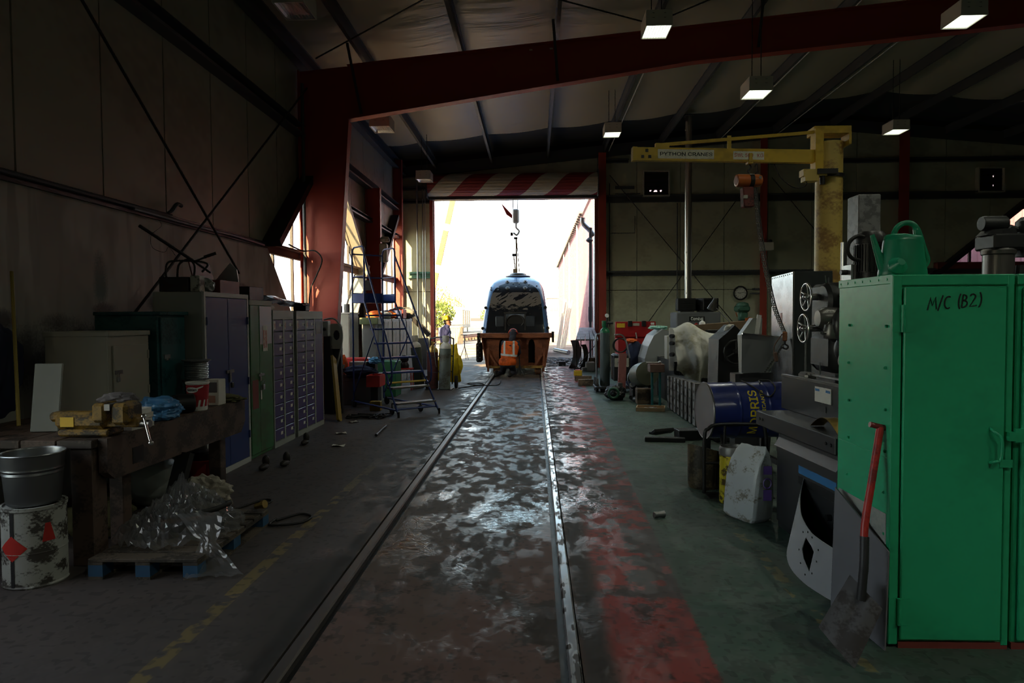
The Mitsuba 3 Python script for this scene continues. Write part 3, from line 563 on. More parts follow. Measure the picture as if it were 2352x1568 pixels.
for i, (a, b) in enumerate(zip(edges, edges[1:])): add(bm, 'yellow_section' if i % 2 else 'white_section', bar(p + d_ * a, p + d_ * b, .30 if i % 2 else .34, .2 if i % 2 else .22, (0, 1, 0)), mat('m_boom_yellow', (.24, .115, .003), .5) if i % 2 else 'm_white')

# yard things
vn = thing('goods_van', 'distant boarded railway van with a curved roof beyond the standing man', 'railway van')
def van(x, y): return (x, y)
vx0, vx1, vy0, vy1 = -9.9, -8.0, 75, 84
add(vn, 'body', prism_xz([(vx0, .95), (vx1, .95), (vx1, 2.55), (vx0, 2.55)], vy0, vy1), 'm_cream')
arc = [(vx0 - .06 + (vx1 - vx0 + .12) * t, 2.55 + .42 * math.sin(PI * t) ** .7) for t in np.linspace(0, 1, 17)]
add(vn, 'roof', prism_xz(arc, vy0 - .1, vy1 + .1), 'm_light_grey')
for i in range(12): add(vn, 'plank', box(vx1 + .001, vy0 + .05 + i * .75, 1.0, vx1 + .03, vy0 + .05 + i * .75 + .69, 2.5), ('m_wood_light', 'm_cream', 'm_light_grey')[i % 3])
add(vn, 'underframe', cat(box(vx0 + .1, vy0 + .2, .55, vx1 - .02, vy1 - .2, .95), *[cyl((vx1 - .12, y, .45), (vx1 - .2, y, .45), .42, n=20) for y in (vy0 + 2, vy1 - 2)]), 'm_mid_grey')
one('wooden_hoarding', 'low pale boarded hoarding right beside the standing man, far outside', 'wooden panel', cat(*[box(-5.75 + .16 * i, 45, 0, -5.75 + .16 * i + .145, 45.06, 1.12) for i in range(6)], box(-5.8, 44.97, 1.05, -4.75, 45.1, 1.14)), 'm_wood_light')
tp_ = thing('yard_track', 'loose length of rails and sleepers lying in the yard left of the locomotive', 'railway track')
c0, c1 = np.array([-7.4, 44, 0]), np.array([-3.2, 62, 0]); dv = (c1 - c0) / np.linalg.norm(c1 - c0); nv = np.array([dv[1], -dv[0], 0])
for s_ in (-.72, .72): add(tp_, 'rail', bar(c0 + nv * s_ + [0, 0, .30], c1 + nv * s_ + [0, 0, .30], .07, .14), 'm_dull_steel')
for i in range(26): add(tp_, 'sleeper', bar(c0 + dv * (.4 + .7 * i) - nv * 1.2 + [0, 0, .15], c0 + dv * (.4 + .7 * i) + nv * 1.2 + [0, 0, .15], .24, .14), 'm_wood')
st = thing('tripod_stand', 'thin dark tripod stand in the yard between the cylinders and the locomotive', 'stand')
TX, TY = -2.98, 28.6
add(st, 'post', cat(rod((TX, TY, .5), (TX, TY, 1.02), .018), box(TX - .16, TY - .02, 1.0, TX + .10, TY + .02, 1.03)), 'm_dark')
for a in (200, 320, 80): add(st, 'leg', rod((TX, TY, .55), (TX + .22 * math.cos(math.radians(a)), TY + .22 * math.sin(math.radians(a)), -.03), .012), 'm_dark')
# leaning planks, table, sheets
for i in range(7):
    x = 1.18 + .085 * i + R.uniform(-.03, .03); y = 37.6 + .35 * i
    one('leaning_plank', 'pale plank leaning on the red shed, %s from the locomotive side' % ('first', 'second', 'third', 'fourth', 'fifth', 'sixth', 'seventh')[i], 'plank', bar((x, y, -.03), (x + .45 + R.uniform(-.05, .05), y + .5, 2.5 + R.uniform(-.3, .25)), .07, .04, (0, 1, .2)), 'm_pale_plank' if 'm_pale_plank' in scene else mat('m_pale_plank', (.50, .46, .40), .7), group='planks leaning on the red shed')
tt = thing('work_table', 'outdoor bench with a slanted grey plank top on thin legs by the right door jamb', 'table')
mat('m_plank_grey', patchy((.24, .22, .24), (.13, .12, .13), 9), .6)
for i in range(5): add(tt, 'plank', bar((1.36 + .152 * i, 21.92, 1.0), (1.62 + .10 * i, 24.2, 1.34), .145 - .012 * i, .05), 'm_plank_grey')
for x, y in ((1.33, 22.05), (1.98, 22.05), (1.6, 24.1), (2.02, 24.1)): add(tt, 'leg', rod((x, y, -.03), (x, y, .98 + (y - 22) * .13), .018), 'm_dark')
add(tt, 'side_rail', cat(rod((2.0, 22.0, .25), (1.98, 22.05, .95), .012), rod((1.4, 22.05, .2), (1.98, 22.05, .9), .012)), 'm_dark')
def curved(x, y, w, h, rz, bow, t=.012): return mv(sheet(lambda u, v: np.stack([(u - .5) * w, bow * (1 - (2 * v - 1) ** 2) - .10 * v, h * v], -1), 6, 12, t), x, y, -.03, rz)
one('curved_sheet', 'pale curved steel sheet leaning under the outdoor bench', 'metal sheet', curved(1.25, 23.4, .42, .98, 50, -.16), 'm_galv', True)
one('curved_sheet', 'dark curved steel sheet under the outdoor bench', 'metal sheet', curved(1.52, 22.9, .34, .85, 60, -.14), 'm_dark', True)
def boulder(x, y, s): return mv(lump(s, s * R.uniform(.7, 1.2), s * .6, int(R.integers(99)), .25, 1.6, 1), x, y, -.03 + s * .25, R.uniform(0, 360))
k_ = thing('rubble', 'grey stones and rubble strewn over the ground outside right of the locomotive', 'rubble'); labels[k_]['kind'] = 'stuff'
scene[k_] = ply(cat(*[boulder(R.uniform(.4, 1.95), R.uniform(24.3, 29), abs(R.normal(.035, .03)) + .02) for _ in range(170)]), mat('m_rubble', patchy((.22, .20, .19), (.10, .09, .085), 5), .85))
one('pipe_length', 'pale grey pipe lying in the yard beyond the rubble', 'pipe', cat(rod((.95, 33.6, .12), (1.55, 32.0, .08), .10, 14)), 'm_galv', 40)
one('timber_block', 'dark square timber block on the rubble outside the doorway', 'timber block', bx(.96, 24.7, -.03, .26, .2, .17, .01), 'm_dark')
one('timber_block', 'brown timber block standing beside the outdoor bench', 'timber block', bx(1.86, 22.6, -.03, .2, .2, .42, .01), 'm_wood')
one('scrap_casting', 'grey angular scrap casting on the ground under the right end of the outdoor bench', 'scrap metal', cat(bx(1.75, 21.9, 0, .3, .4, .3, .03), mv(bx(0, 0, 0, .36, .1, .12, .02), 1.62, 21.75, .02, 30)), 'm_dull_steel')
one('air_hose', 'pale hose trailing over the ground by the outdoor bench', 'hose', tube(spl([(.85, 26.2, .0), (1.1, 25.2, .02), (1.3, 24.2, .0), (1.42, 23.5, .02), (1.6, 22.9, .0), (1.75, 22.6, .3)]), .014, 6), 'm_light_grey')
one('scrap_bundle', 'tangle of dark scrap bars on the ground left of the bench', 'scrap metal', cat(*[rod((.95 + R.uniform(-.2, .2), 25.9 + R.uniform(-.3, .3), .02), (1.1 + R.uniform(-.3, .3), 25.6 + R.uniform(-.3, .3), .10), .02, 6) for _ in range(9)]), 'm_dark')
# trees and shrubs beyond the yard
def leaves(c, r, n, s, seed):
    g = np.random.default_rng(seed); p = g.normal(size=(n, 3)); p /= np.linalg.norm(p, axis=1, keepdims=True); p *= g.uniform(.35, 1, (n, 1)) ** .6
    p = p * r + c; a = g.normal(size=(n, 3)); a /= np.linalg.norm(a, axis=1, keepdims=True); b = np.cross(a, g.normal(size=(n, 3))); b /= np.linalg.norm(b, axis=1, keepdims=True)
    v = np.stack([p - a * s, p + b * s * .5, p + a * s, p - b * s * .5], 1).reshape(-1, 3); i = np.arange(n)[:, None] * 4
    return tm(v, np.vstack([i + [0, 1, 2], i + [0, 2, 3]]))
def leafmat(name, c): scene[name] = {'type': 'principledthin', 'base_color': rgb(c), 'roughness': .6, 'diff_trans': .8, 'spec_trans': 0.0}; return name
leafmat('m_leaf_green', (.16, .22, .06)); leafmat('m_leaf_gold', (.45, .27, .06))
def tree(name, label, x, y, h, r, m, seed):
    t = thing(name, label, 'tree' if 'tree' in name else 'shrub'); g = np.random.default_rng(seed)
    add(t, 'trunk', cat(tube(spl([(x, y, -.05), (x + .1, y, h * .35), (x - .1, y, h * .75)]), [.16, .14, .12, .11, .1, .1, .09, .09, .08, .08, .07, .07, .06, .06, .05, .04, .03], 7), *[rod((x, y, h * .4), (x + g.uniform(-r, r) * .7, y + g.uniform(-r, r) * .7, h * g.uniform(.6, .95)), .035, 5) for _ in range(9)]), 'm_wood')
    add(t, 'foliage', leaves(np.array([x, y, h * .66]), np.array([r, r, h * .36]), 1100, .13, seed), m)
tree('leafy_shrub', 'pale green shrub outside behind the standing man', -7.6, 52, 3.0, 1.5, 'm_leaf_green', 3)
tree('autumn_tree', 'golden autumn tree above the distant railway van', -14.6, 118, 5.6, 2.6, 'm_leaf_gold', 4)
tree('bare_tree', 'thin leafed tree at the left edge of the doorway, far outside', -13.5, 92, 6.5, 2.4, 'm_leaf_gold', 5)
tree('garden_tree', 'low green tree far outside between the van and the locomotive', -7.0, 110, 3.2, 2.2, 'm_leaf_green', 6)
sg = thing('signal_cabin', 'pale two storey timber building far outside between the locomotive and the red shed', 'building')
add(sg, 'body', box(2.0, 105, 0, 5.2, 112, 4.6), 'm_cream'); add(sg, 'roof', prism_xz([(1.7, 4.6), (5.5, 4.6), (3.6, 6.3)], 104.7, 112.3), 'm_light_grey')
for i in range(4): add(sg, 'window', box(2.15 + .75 * i, 104.94, 2.6, 2.7 + .75 * i, 105.0, 3.9), 'm_mid_grey')
# ------------------------------------------------------------------ people
import manifold3d as m3
def skin(bones, ln=.03, it=8, sub=None, extra=()):
    """one continuous body: the union of the hulls of spheres (p, r) joined two by two."""
    parts = []
    for (p, rp), (q, rq) in bones:
        s = [m3.Manifold.sphere(r, 20).translate([float(x) for x in c]) for c, r in ((p, rp), (q, rq))]
        parts.append(m3.Manifold.batch_hull(s))
    u = m3.Manifold.batch_boolean(parts + list(extra), m3.OpType.Add).refine_to_length(ln)
    g = u.to_mesh(); m = trimesh.Trimesh(g.vert_properties[:, :3], g.tri_verts, process=True)
    trimesh.smoothing.filter_taubin(m, lamb=.5, nu=.53, iterations=it); return m
def ell(c, r, n=24):
    return m3.Manifold.sphere(1.0, n).scale([float(x) for x in r]).translate([float(x) for x in c])
def hand(o, d, side, up=(0, 0, 1), curl=.7, s=1.0):
    """bones of a hand from the wrist o, fingers along d, thumb towards side; fingers bend towards -up."""
    d, side, up = (np.asarray(x, float) / np.linalg.norm(x) for x in (d, side, up)); o = np.asarray(o, float); B = []
    for k, (w, l) in enumerate(((.030, .072), (.010, .080), (-.010, .074), (-.029, .058))):
        b = o + d * .085 * s + side * w * s; B.append(((o + side * w * .4 * s, .016 * s), (b, .0125 * s)))
        p = b
        for j, (f, a) in enumerate(((.45, curl * .5), (.32, curl * 1.2), (.23, curl * 1.8))):
            q = p + (d * math.cos(a) - up * math.sin(a)) * l * f * s; B.append(((p, (.0098 - .001 * j) * s), (q, (.009 - .001 * j) * s))); p = q
    t0 = o + d * .025 * s + side * .022 * s; t1 = t0 + (side * .8 + d * .7 - up * .15) * .036 * s; t2 = t1 + (d * .9 + side * .15 - up * .4) * .034 * s
    return B + [((t0, .013 * s), (t1, .0115 * s)), ((t1, .011 * s), (t2, .009 * s))]
mat('m_skin', (.42, .22, .15), .5); mat('m_hivis', patchy((.80, .13, .015), (.40, .07, .015), 6, .5, .75), .7); mat('m_reflective', (.68, .70, .68), .35); mat('m_helmet_yellow', (.80, .58, .02), .35)
mat('m_work_trousers', (.045, .045, .06), .85); mat('m_boot', (.018, .015, .013), .6); mat('m_grey_hood', (.035, .037, .055), .9)

# kneeling worker seen from behind: left knee and both shins on the floor
kw = thing('person', 'kneeling person in an orange high visibility vest, seen from behind at the brown fairing', 'person')
K = np.array([-.76, 20.06, 0.0])
def k(x, y, z): return (K + [x, y, z])
pel, chest, neck = k(-.08, .06, .38), k(.0, .20, .82), k(.06, .32, 1.07)
body = [((k(-.19, .06, .38), .135), (k(.03, .08, .38), .135)), ((pel, .16), (k(-.04, .12, .60), .155)), ((k(-.12, .10, .60), .12), (k(-.11, .18, .84), .12)), ((k(.06, .11, .60), .12), (k(.12, .21, .84), .12)),
        ((k(-.15, .22, .91), .10), (k(.18, .25, .91), .10)), ((chest, .13), (neck, .065)),
        ((k(-.18, .04, .34), .115), (k(-.22, .38, .10), .075)), ((k(-.22, .38, .10), .075), (k(-.36, .02, .085), .058)), ((k(.04, .06, .34), .115), (k(.10, .38, .10), .078)), ((k(.10, .38, .10), .078), (k(.02, -.06, .075), .06)),
        ((k(-.19, .25, .98), .075), (k(-.22, .52, .82), .055)), ((k(-.22, .52, .82), .055), (k(-.06, .72, .88), .04)), ((k(.21, .28, .97), .08), (k(.27, .40, .68), .06)), ((k(.27, .40, .68), .06), (k(.20, .62, .58), .042)),
        ((neck, .06), (k(.10, .40, 1.20), .065))]
trunk = skin([b for b in body], .03, 10)
add(kw, 'body', trunk, 'm_grey_hood', True, 'dark work clothes')
add(kw, 'head', skin([((k(.09, .41, 1.22), .085), (k(.09, .43, 1.29), .10)), ((k(.10, .44, 1.22), .07), (k(.11, .50, 1.20), .05)), ((k(.10, .52, 1.24), .02), (k(.10, .545, 1.225), .018)), ((k(-.005, .43, 1.25), .015), (k(-.012, .425, 1.28), .015)), ((k(.185, .43, 1.25), .015), (k(.192, .425, 1.28), .015))], .015, 4), 'm_skin', True)
add(kw, 'hood', skin([((k(.085, .385, 1.20), .092), (k(.09, .41, 1.285), .115)), ((k(.06, .33, 1.10), .09), (k(.09, .38, 1.18), .09))], .02, 6), 'm_grey_hood', True)
add(kw, 'helmet', cat(mv(lathe([(.128, .0), (.130, .02), (.122, .06), (.095, .10), (.05, .125), (0, .13)], 24), k(.09, .43, 1.27)[0], k(.09, .43, 1.27)[1] + .02, 1.275, 0, -24, 6), mv(lathe([(.125, -.004), (.15, .0), (.15, .012), (.125, .014)], 24), k(.09, .43, 1.27)[0], k(.09, .43, 1.27)[1] + .02, 1.275, 0, -24, 6)), mat('m_helmet_red', (.75, .10, .06), .35), True)
vest = skin([((k(-.18, .05, .42), .155), (k(.04, .07, .42), .155)), ((k(-.13, .09, .60), .14), (k(-.12, .17, .84), .14)), ((k(.07, .10, .60), .14), (k(.13, .20, .84), .14)), ((k(-.12, .21, .93), .108), (k(.15, .24, .93), .108)), ((pel, .18), (k(-.03, .15, .74), .168))], .025, 8)
vest = trimesh.intersections.slice_mesh_plane(vest, (0, 0, 1), (0, 0, .33))
add(kw, 'vest', vest, 'm_hivis', True, 'orange high visibility vest')
def shell_band(m, cond, off, name, mm):
    n = np.asarray(m.vertex_normals); f = np.asarray(m.faces); c = m.vertices[f].mean(1); keep = cond(c); g = tm(m.vertices + n * off, f[keep]); g.remove_unreferenced_vertices(); add(kw, name, g, mm, True)
fine = vest.subdivide()
fine = fine.subdivide()
shell_band(fine, lambda c: np.abs(c[:, 2] - .625 + .10 * (c[:, 0] - K[0])) < .030, .006, 'reflective_band', 'm_reflective')
shell_band(fine, lambda c: (np.abs(c[:, 0] - (K[0] + .115)) < .030) & (c[:, 2] > .625) & (c[:, 1] < K[1] + .34), .007, 'reflective_band', 'm_reflective')
shell_band(fine, lambda c: (np.abs(c[:, 0] - (K[0] - .155)) < .026) & (c[:, 2] > .625) & (c[:, 1] < K[1] + .34), .007, 'reflective_band', 'm_reflective')
for o, d, s_ in ((k(-.06, .72, .88), (.6, .8, 0), (0, .3, 1)), (k(.20, .62, .58), (-.3, 1, .1), (0, .2, 1))): add(kw, 'hand', skin(hand(o, d, s_, (.3, -.2, .9)), .008, 3), 'm_skin', True)
for a, b in ((k(-.36, .02, .085), k(-.42, -.15, .05)), (k(.02, -.06, .075), k(.0, -.24, .05))):
    add(kw, 'boot', skin([((a + [0, .02, -.01], .064), (a + [-.01, -.03, -.02], .06)), ((a + [-.01, -.03, -.02], .06), (b + [0, 0, .0], .05)), ((a + [-.02, -.06, .08], .035), (b + [0, -.01, .10], .03)), ((b, .045), (b + [0, -.01, .10], .03))], .02, 5), 'm_boot', True)
gr_ = thing('angle_tool', 'dark hand tool held by the kneeling person against the fairing', 'tool')
add(gr_, 'shaft', rod(k(.26, .70, .60), k(.30, .34, .04), .018, 8), 'm_dark'); add(gr_, 'leg', rod(k(.28, .5, .3), k(.42, .30, .01), .012, 6), 'm_dark'); add(gr_, 'leg', rod(k(.28, .5, .3), k(.18, .40, .01), .012, 6), 'm_dark')

# standing worker in profile, yellow helmet
sw = thing('person', 'standing person in a yellow helmet and navy jacket, facing right behind the gas cylinders', 'person')
S = np.array([-2.70, 20.9, 0.0])
def q_(x, y, z): return S + [x, y, z]
leg = lambda y: [((q_(-.03, y, .88), .10), (q_(-.01, y * 1.1, .48), .068)), ((q_(-.01, y * 1.1, .48), .068), (q_(-.04, y * 1.1, .09), .05))]
add(sw, 'body', skin([((q_(-.03, -.07, .92), .12), (q_(-.03, .07, .92), .12)), ((q_(-.05, 0, .95), .16), (q_(-.07, 0, 1.18), .175)), ((q_(-.10, -.12, 1.28), .14), (q_(-.04, .12, 1.28), .14)), ((q_(-.12, -.17, 1.38), .085), (q_(-.02, .17, 1.38), .085)), ((q_(-.07, 0, 1.34), .14), (q_(-.02, 0, 1.50), .065)),
    ((q_(-.13, -.21, 1.36), .08), (q_(-.14, -.26, 1.08), .068)), ((q_(-.14, -.26, 1.08), .066), (q_(.02, -.24, .85), .046)), ((q_(-.06, .20, 1.36), .07), (q_(-.08, .25, 1.08), .055)), ((q_(-.08, .25, 1.08), .055), (q_(.02, .24, .85), .042))] + leg(-.10) + leg(.10), .03, 10), 'm_navy_coat' if 'm_navy_coat' in scene else mat('m_navy_coat', (.035, .045, .16), .85), True, 'navy work jacket and trousers')
add(sw, 'head', skin([((q_(.01, 0, 1.60), .085), (q_(.0, 0, 1.67), .092)), ((q_(.04, 0, 1.56), .06), (q_(.075, 0, 1.535), .042)), ((q_(.095, 0, 1.60), .016), (q_(.118, 0, 1.585), .015)), ((q_(.02, 0, 1.5), .055), (q_(-.01, 0, 1.42), .06)), ((q_(-.005, -.088, 1.585), .016), (q_(-.012, -.09, 1.62), .018)), ((q_(-.005, .088, 1.585), .016), (q_(-.012, .09, 1.62), .018)), ((q_(.088, 0, 1.553), .012), (q_(.09, 0, 1.545), .012)), ((q_(.085, -.03, 1.645), .014), (q_(.085, .03, 1.645), .014))], .011, 3), 'm_skin', True)
for s_ in (-1, 1): add(sw, 'eye', trimesh.creation.icosphere(2, .009).apply_translation(q_(.090, s_ * .032, 1.625)), 'm_dark', True)
add(sw, 'mouth', bx(*q_(.098, 0, 1.545), .006, .035, .006), 'm_dark_red')
add(sw, 'hair', skin([((q_(-.03, 0, 1.65), .098), (q_(-.02, 0, 1.69), .10)), ((q_(-.06, -.05, 1.58), .045), (q_(-.06, .05, 1.58), .045))], .02, 4), 'm_black', True)
add(sw, 'helmet', cat(lathe([(.125, .0), (.128, .02), (.120, .07), (.092, .115), (.05, .138), (0, .142)], 28, q_(-.005, 0, 1.675)), lathe([(.12, -.004), (.142, .0), (.142, .010), (.12, .012)], 28, q_(.004, 0, 1.675)), mv(prism_xy([(0, -.09), (.06, -.075), (.085, 0), (.06, .075), (0, .09)], 0, .008), *q_(.10, 0, 1.672))), 'm_helmet_yellow', True)
add(sw, 'collar', lathe([(.085, 1.44), (.09, 1.50), (.075, 1.52), (.07, 1.50)], 20, (S[0] - .02, S[1], 0)), 'm_navy_coat', True)
for y in (-.24, .24): add(sw, 'hand', skin(hand(q_(.02, y, .85), (.25, 0, -1), (.9, 0, .2), (-1, 0, -.2) if False else (-.9, 0, -.2), .5), .008, 3), 'm_skin', True)
for y in (-.11, .11): add(sw, 'boot', skin([((q_(-.05, y, .10), .056), (q_(-.05, y, .055), .052)), ((q_(-.05, y, .052), .052), (q_(.13, y, .042), .042))], .02, 4), 'm_boot', True)
# ------------------------------------------------------------------ left side: drum, bench, lockers, steps, cylinders
mat('m_blue_paint', (.025, .045, .16), .32); mat('m_purple', (.075, .055, .16), .35); mat('m_green_loc', patchy((.045, .15, .06), (.06, .10, .05), 2.2, .5, .7), .4); mat('m_teal', patchy((.025, .10, .11), (.012, .05, .06), 5, .5, .7), .28)
mat('m_cab_grey', (.28, .30, .28), .4); mat('m_stone', (.36, .35, .30), .45); mat('m_bench', patchy((.085, .055, .042), (.03, .022, .018), 7, .42, .62), .65); mat('m_vise', patchy((.22, .13, .025), (.03, .025, .02), 11, .42, .62), .5)
mat('m_label', (.62, .60, .55), .6); mat('m_blue_bag', (.07, .22, .45), .3); mat('m_ladder', (.03, .055, .20), .35); mat('m_plum', (.10, .03, .035), .4)
# galvanised bucket on a paint drum
dr_ = thing('paint_drum', 'battered white paint drum with a red diamond label, under the bucket', 'drum')
mat('m_drum_white', patchy((.34, .35, .33), (.05, .045, .04), 9, .50, .62), .5)
DRX, DRY = -3.37, 4.43
prof = [(0, 0), (.187, 0), (.192, .01), (.185, .02), (.185, .22), (.189, .23), (.185, .24), (.185, .50), (.192, .51), (.192, .53), (.175, .53), (.18, .52), (0, .52)]
add(dr_, 'shell', lathe(prof, 40, (DRX, DRY, 0)), 'm_drum_white', 30)
def curved_patch(p2, cx, cy, r, z0, a0, t=.002):
    """a flat outline (m wide, m high) wrapped on a cylinder at angle a0."""
    g = P_(p2); m = trimesh.creation.extrude_polygon(g, t, engine='earcut'); m = m.subdivide_to_size(.04); v = m.vertices; a = a0 + v[:, 0] / r
    m.vertices = np.stack([cx + (r + v[:, 2]) * np.cos(a), cy + (r + v[:, 2]) * np.sin(a), z0 + v[:, 1]], 1); return m
add(dr_, 'diamond_label', curved_patch([(-.095, 0), (0, -.085), (.095, 0), (0, .085)], DRX, DRY, .186, .27, math.radians(-95)), 'm_red')
add(dr_, 'red_label', curved_patch([(-.03, -.06), (.05, -.06), (.02, .06), (-.01, .06)], DRX, DRY, .186, .36, math.radians(-32)), 'm_red')
add(dr_, 'spill', curved_patch([(-.012, -.3), (.012, -.3), (.018, .22), (-.01, .22)], DRX, DRY, .1855, .3, math.radians(-95)), 'm_dark')
bk = thing('steel_bucket', 'round galvanised steel bucket standing on the white paint drum', 'bucket')
add(bk, 'shell', lathe([(0, .533), (.150, .533), (.158, .55), (.172, .73), (.177, .735), (.173, .75), (.181, .765), (.176, .78), (.188, .86), (.195, .865), (.191, .872), (.182, .86), (.168, .74), (.148, .555), (0, .545)], 40, (DRX + .0, DRY, 0)), mat('m_bucket', (.22, .23, .24), .35, .9), 40)

# workbench
wb = thing('workbench', 'long heavy dark wooden workbench along the left wall with a deep front board', 'workbench')
for i in range(5): add(wb, 'top_plank', box(-4.42 + .262 * i, 4.66, .84, -4.42 + .262 * i + .256, 7.02, .90, .006), 'm_bench')
add(wb, 'front_board', mv(prism_yz([(4.72, .66), (4.80, .60), (6.92, .58), (7.02, .68), (7.02, .905), (4.72, .905)], -.035, .03), -3.075, 0, 0), 'm_bench')
add(wb, 'notch', box(-3.045, 5.02, .66, -3.04, 5.16, .78), 'm_black')
for x, y, w in ((-3.21, 4.76, .16), (-3.22, 5.14, .11), (-3.22, 6.75, .12), (-4.3, 4.8, .12), (-4.3, 6.85, .12)): add(wb, 'leg', bx(x, y, 0, w, w, .84, .006), 'm_bench')
vs = thing('bench_vise', 'big worn yellow bench vise on the near end of the workbench', 'vise')
VX, VY, VZ = -3.08, 4.86, .91
add(vs, 'base', cat(box(VX - .36, VY - .10, VZ, VX + .02, VY + .10, VZ + .05, .015), box(VX - .40, VY - .085, VZ + .05, VX - .02, VY + .085, VZ + .16, .03)), 'm_vise')
add(vs, 'fixed_jaw', cat(box(VX - .10, VY - .11, VZ + .10, VX + .0, VY + .11, VZ + .24, .02), box(VX - .45, VY - .06, VZ + .10, VX - .08, VY + .06, VZ + .17, .02)), 'm_vise')
add(vs, 'sliding_jaw', cat(box(VX + .04, VY - .11, VZ + .08, VX + .16, VY + .11, VZ + .24, .025), box(VX - .1, VY - .05, VZ + .06, VX + .2, VY + .05, VZ + .13, .01)), 'm_vise')
add(vs, 'jaw_plate', box(VX + .0, VY - .11, VZ + .19, VX + .04, VY + .11, VZ + .235), 'm_steel')
add(vs, 'screw', cyl((VX + .15, VY, VZ + .08), (VX + .27, VY, VZ + .08), .028, n=16), 'm_steel', 40)
add(vs, 'handle', cat(rod((VX + .25, VY - .05, VZ + .14), (VX + .34, VY - .12, VZ - .04), .009), *[trimesh.creation.icosphere(2, .018).apply_translation(p) for p in ((VX + .25, VY - .05, VZ + .14), (VX + .34, VY - .12, VZ - .04))]), 'm_chrome', True)
add(vs, 'badge', box(VX - .34, VY - .09, VZ + .07, VX - .24, VY - .086, VZ + .14), 'm_yellow')
one('shop_rag', 'grey rag crumpled over the jaws of the vise', 'rag', mv(lump(.14, .11, .06, 8, .35, 2.5, 4), VX - .06, VY + .16, VZ + .23), mat('m_rag_grey', (.13, .12, .13), .9), True)
# things on the bench
for i, (w, c) in enumerate(((.17, 'm_label'), (.168, 'm_white'), (.172, 'm_label'), (.165, 'm_white'))):
    one('manual', 'white paperbound manual in the stack beside the vise, %s' % ('lowest of the stack', 'second from the bottom', 'third from the bottom', 'topmost of the stack')[i], 'book', mv(cat(box(-w / 2, -.13, 0, w / 2, .13, .003), box(-w / 2 + .003, -.127, .003, w / 2 - .002, .127, .033), box(-w / 2, -.13, .033, w / 2, .13, .036)), -3.14, 5.2, .905 + .037 * i, (-6, 3, -2, 5)[i]), c, group='manuals stacked by the vise')
one('carrier_bag', 'crumpled bright blue plastic bag on the workbench', 'plastic bag', mv(lump(.18, .15, .11, 4, .45, 2.2, 4, -.09), -3.17, 5.62, .995), 'm_blue_bag', 20)
def locker_door(t, x, y0, y1, z0, z1, m, d=.018, n='door'): return add(t, n, box(x, y0, z0, x + d, y1, z1, .004), m)
gl = thing('steel_locker', 'small stone-grey steel cupboard with a padlock, standing on the workbench', 'cupboard')
add(gl, 'body', box(-4.28, 5.80, .905, -3.72, 6.42, 1.63, .008), 'm_stone')
add(gl, 'top_panel', box(-4.29, 5.79, 1.60, -3.695, 6.43, 1.645, .006), 'm_stone'); add(gl, 'front_frame', box(-3.725, 5.80, .905, -3.712, 6.42, 1.60), 'm_stone')
d = locker_door(gl, -3.712, 5.85, 6.37, .95, 1.52, 'm_stone')
for z in (1.05, 1.38): add(d, 'hinge', rod((-3.69, 6.375, z), (-3.69, 6.375, z + .08), .010), 'm_stone')
add(d, 'padlock', cat(bx(-3.685, 5.90, 1.20, .02, .035, .045, .004), tube(spl([(-3.685, 5.89, 1.24), (-3.685, 5.89, 1.27), (-3.685, 5.91, 1.27), (-3.685, 5.91, 1.24)]), .004, 6)), 'm_steel'); add(d, 'hasp', box(-3.695, 5.86, 1.265, -3.688, 5.97, 1.30), 'm_dull_steel')
te = thing('steel_locker', 'tall teal steel locker with a worn shiny door, behind the small stone-grey cupboard', 'locker')
add(te, 'body', box(-4.3, 6.52, .905, -3.68, 7.05, 1.79, .006), 'm_teal'); add(te, 'top_panel', box(-4.31, 6.51, 1.79, -3.64, 7.06, 1.825, .006), 'm_teal')
d = locker_door(te, -3.68, 6.56, 7.01, .95, 1.77, 'm_teal'); add(d, 'hasp', cat(box(-3.662, 6.60, 1.36, -3.65, 6.70, 1.40), bx(-3.655, 6.64, 1.34, .02, .035, .05, .004)), 'm_steel')
one('metal_sheet', 'grey steel panel leaning against the wall at the near end of the workbench', 'metal sheet', mv(box(-.10, -.01, 0, .10, .01, .52, .004), -3.72, 5.02, .903, 8, -10), 'm_cab_grey')
one('broom_pole', 'yellow wooden pole leaning upright against the white wall', 'pole', rod((-4.06, 5.2, .92), (-4.43, 5.65, 2.16), .014), mat('m_pole', (.32, .24, .05), .6))
jk = one('work_jacket', 'black work jacket hanging on the white wall above the bench', 'jacket', mv(lump(.10, .34, .42, 14, .3, 2.2, 4), -4.40, 5.35, 1.36), 'm_navy', True)
rl = thing('cable_reel', 'silver wire reel on top of the darker reel beside the teal locker', 'reel')
def reel(t, z, m):
    add(t, 'flange', lathe([(0, 0), (.14, 0), (.14, .012), (0, .012)], 24, (-3.49, 6.9, z)), 'm_mid_grey', 30); add(t, 'flange', lathe([(0, 0), (.14, 0), (.14, .012), (0, .012)], 24, (-3.49, 6.9, z + .2)), 'm_mid_grey', 30)
    add(t, 'wire', cat(*[tube([(-3.49 + (.105 + .004 * (i % 2)) * math.cos(a), 6.9 + (.105 + .004 * (i % 2)) * math.sin(a), z + .028 + .018 * i) for a in np.linspace(0, 2 * PI, 20, endpoint=False)], .009, 6, True) for i in range(10)], cyl((-3.49, 6.9, z + .01), (-3.49, 6.9, z + .2), .1)), m, 40)
reel(rl, 1.12, 'm_galv'); rl = thing('cable_reel', 'dark cable reel under the silver wire reel beside the teal locker', 'reel'); reel(rl, .905, 'm_dark')
pt = thing('paint_tin', 'red and white tapered paint tub at the far end of the workbench', 'paint tub')
mat('m_tub_red', (.36, .02, .03), .4)
PTX, PTY = -3.14, 6.22
rt = lambda z: .082 + .018 * (z - .905) / .26
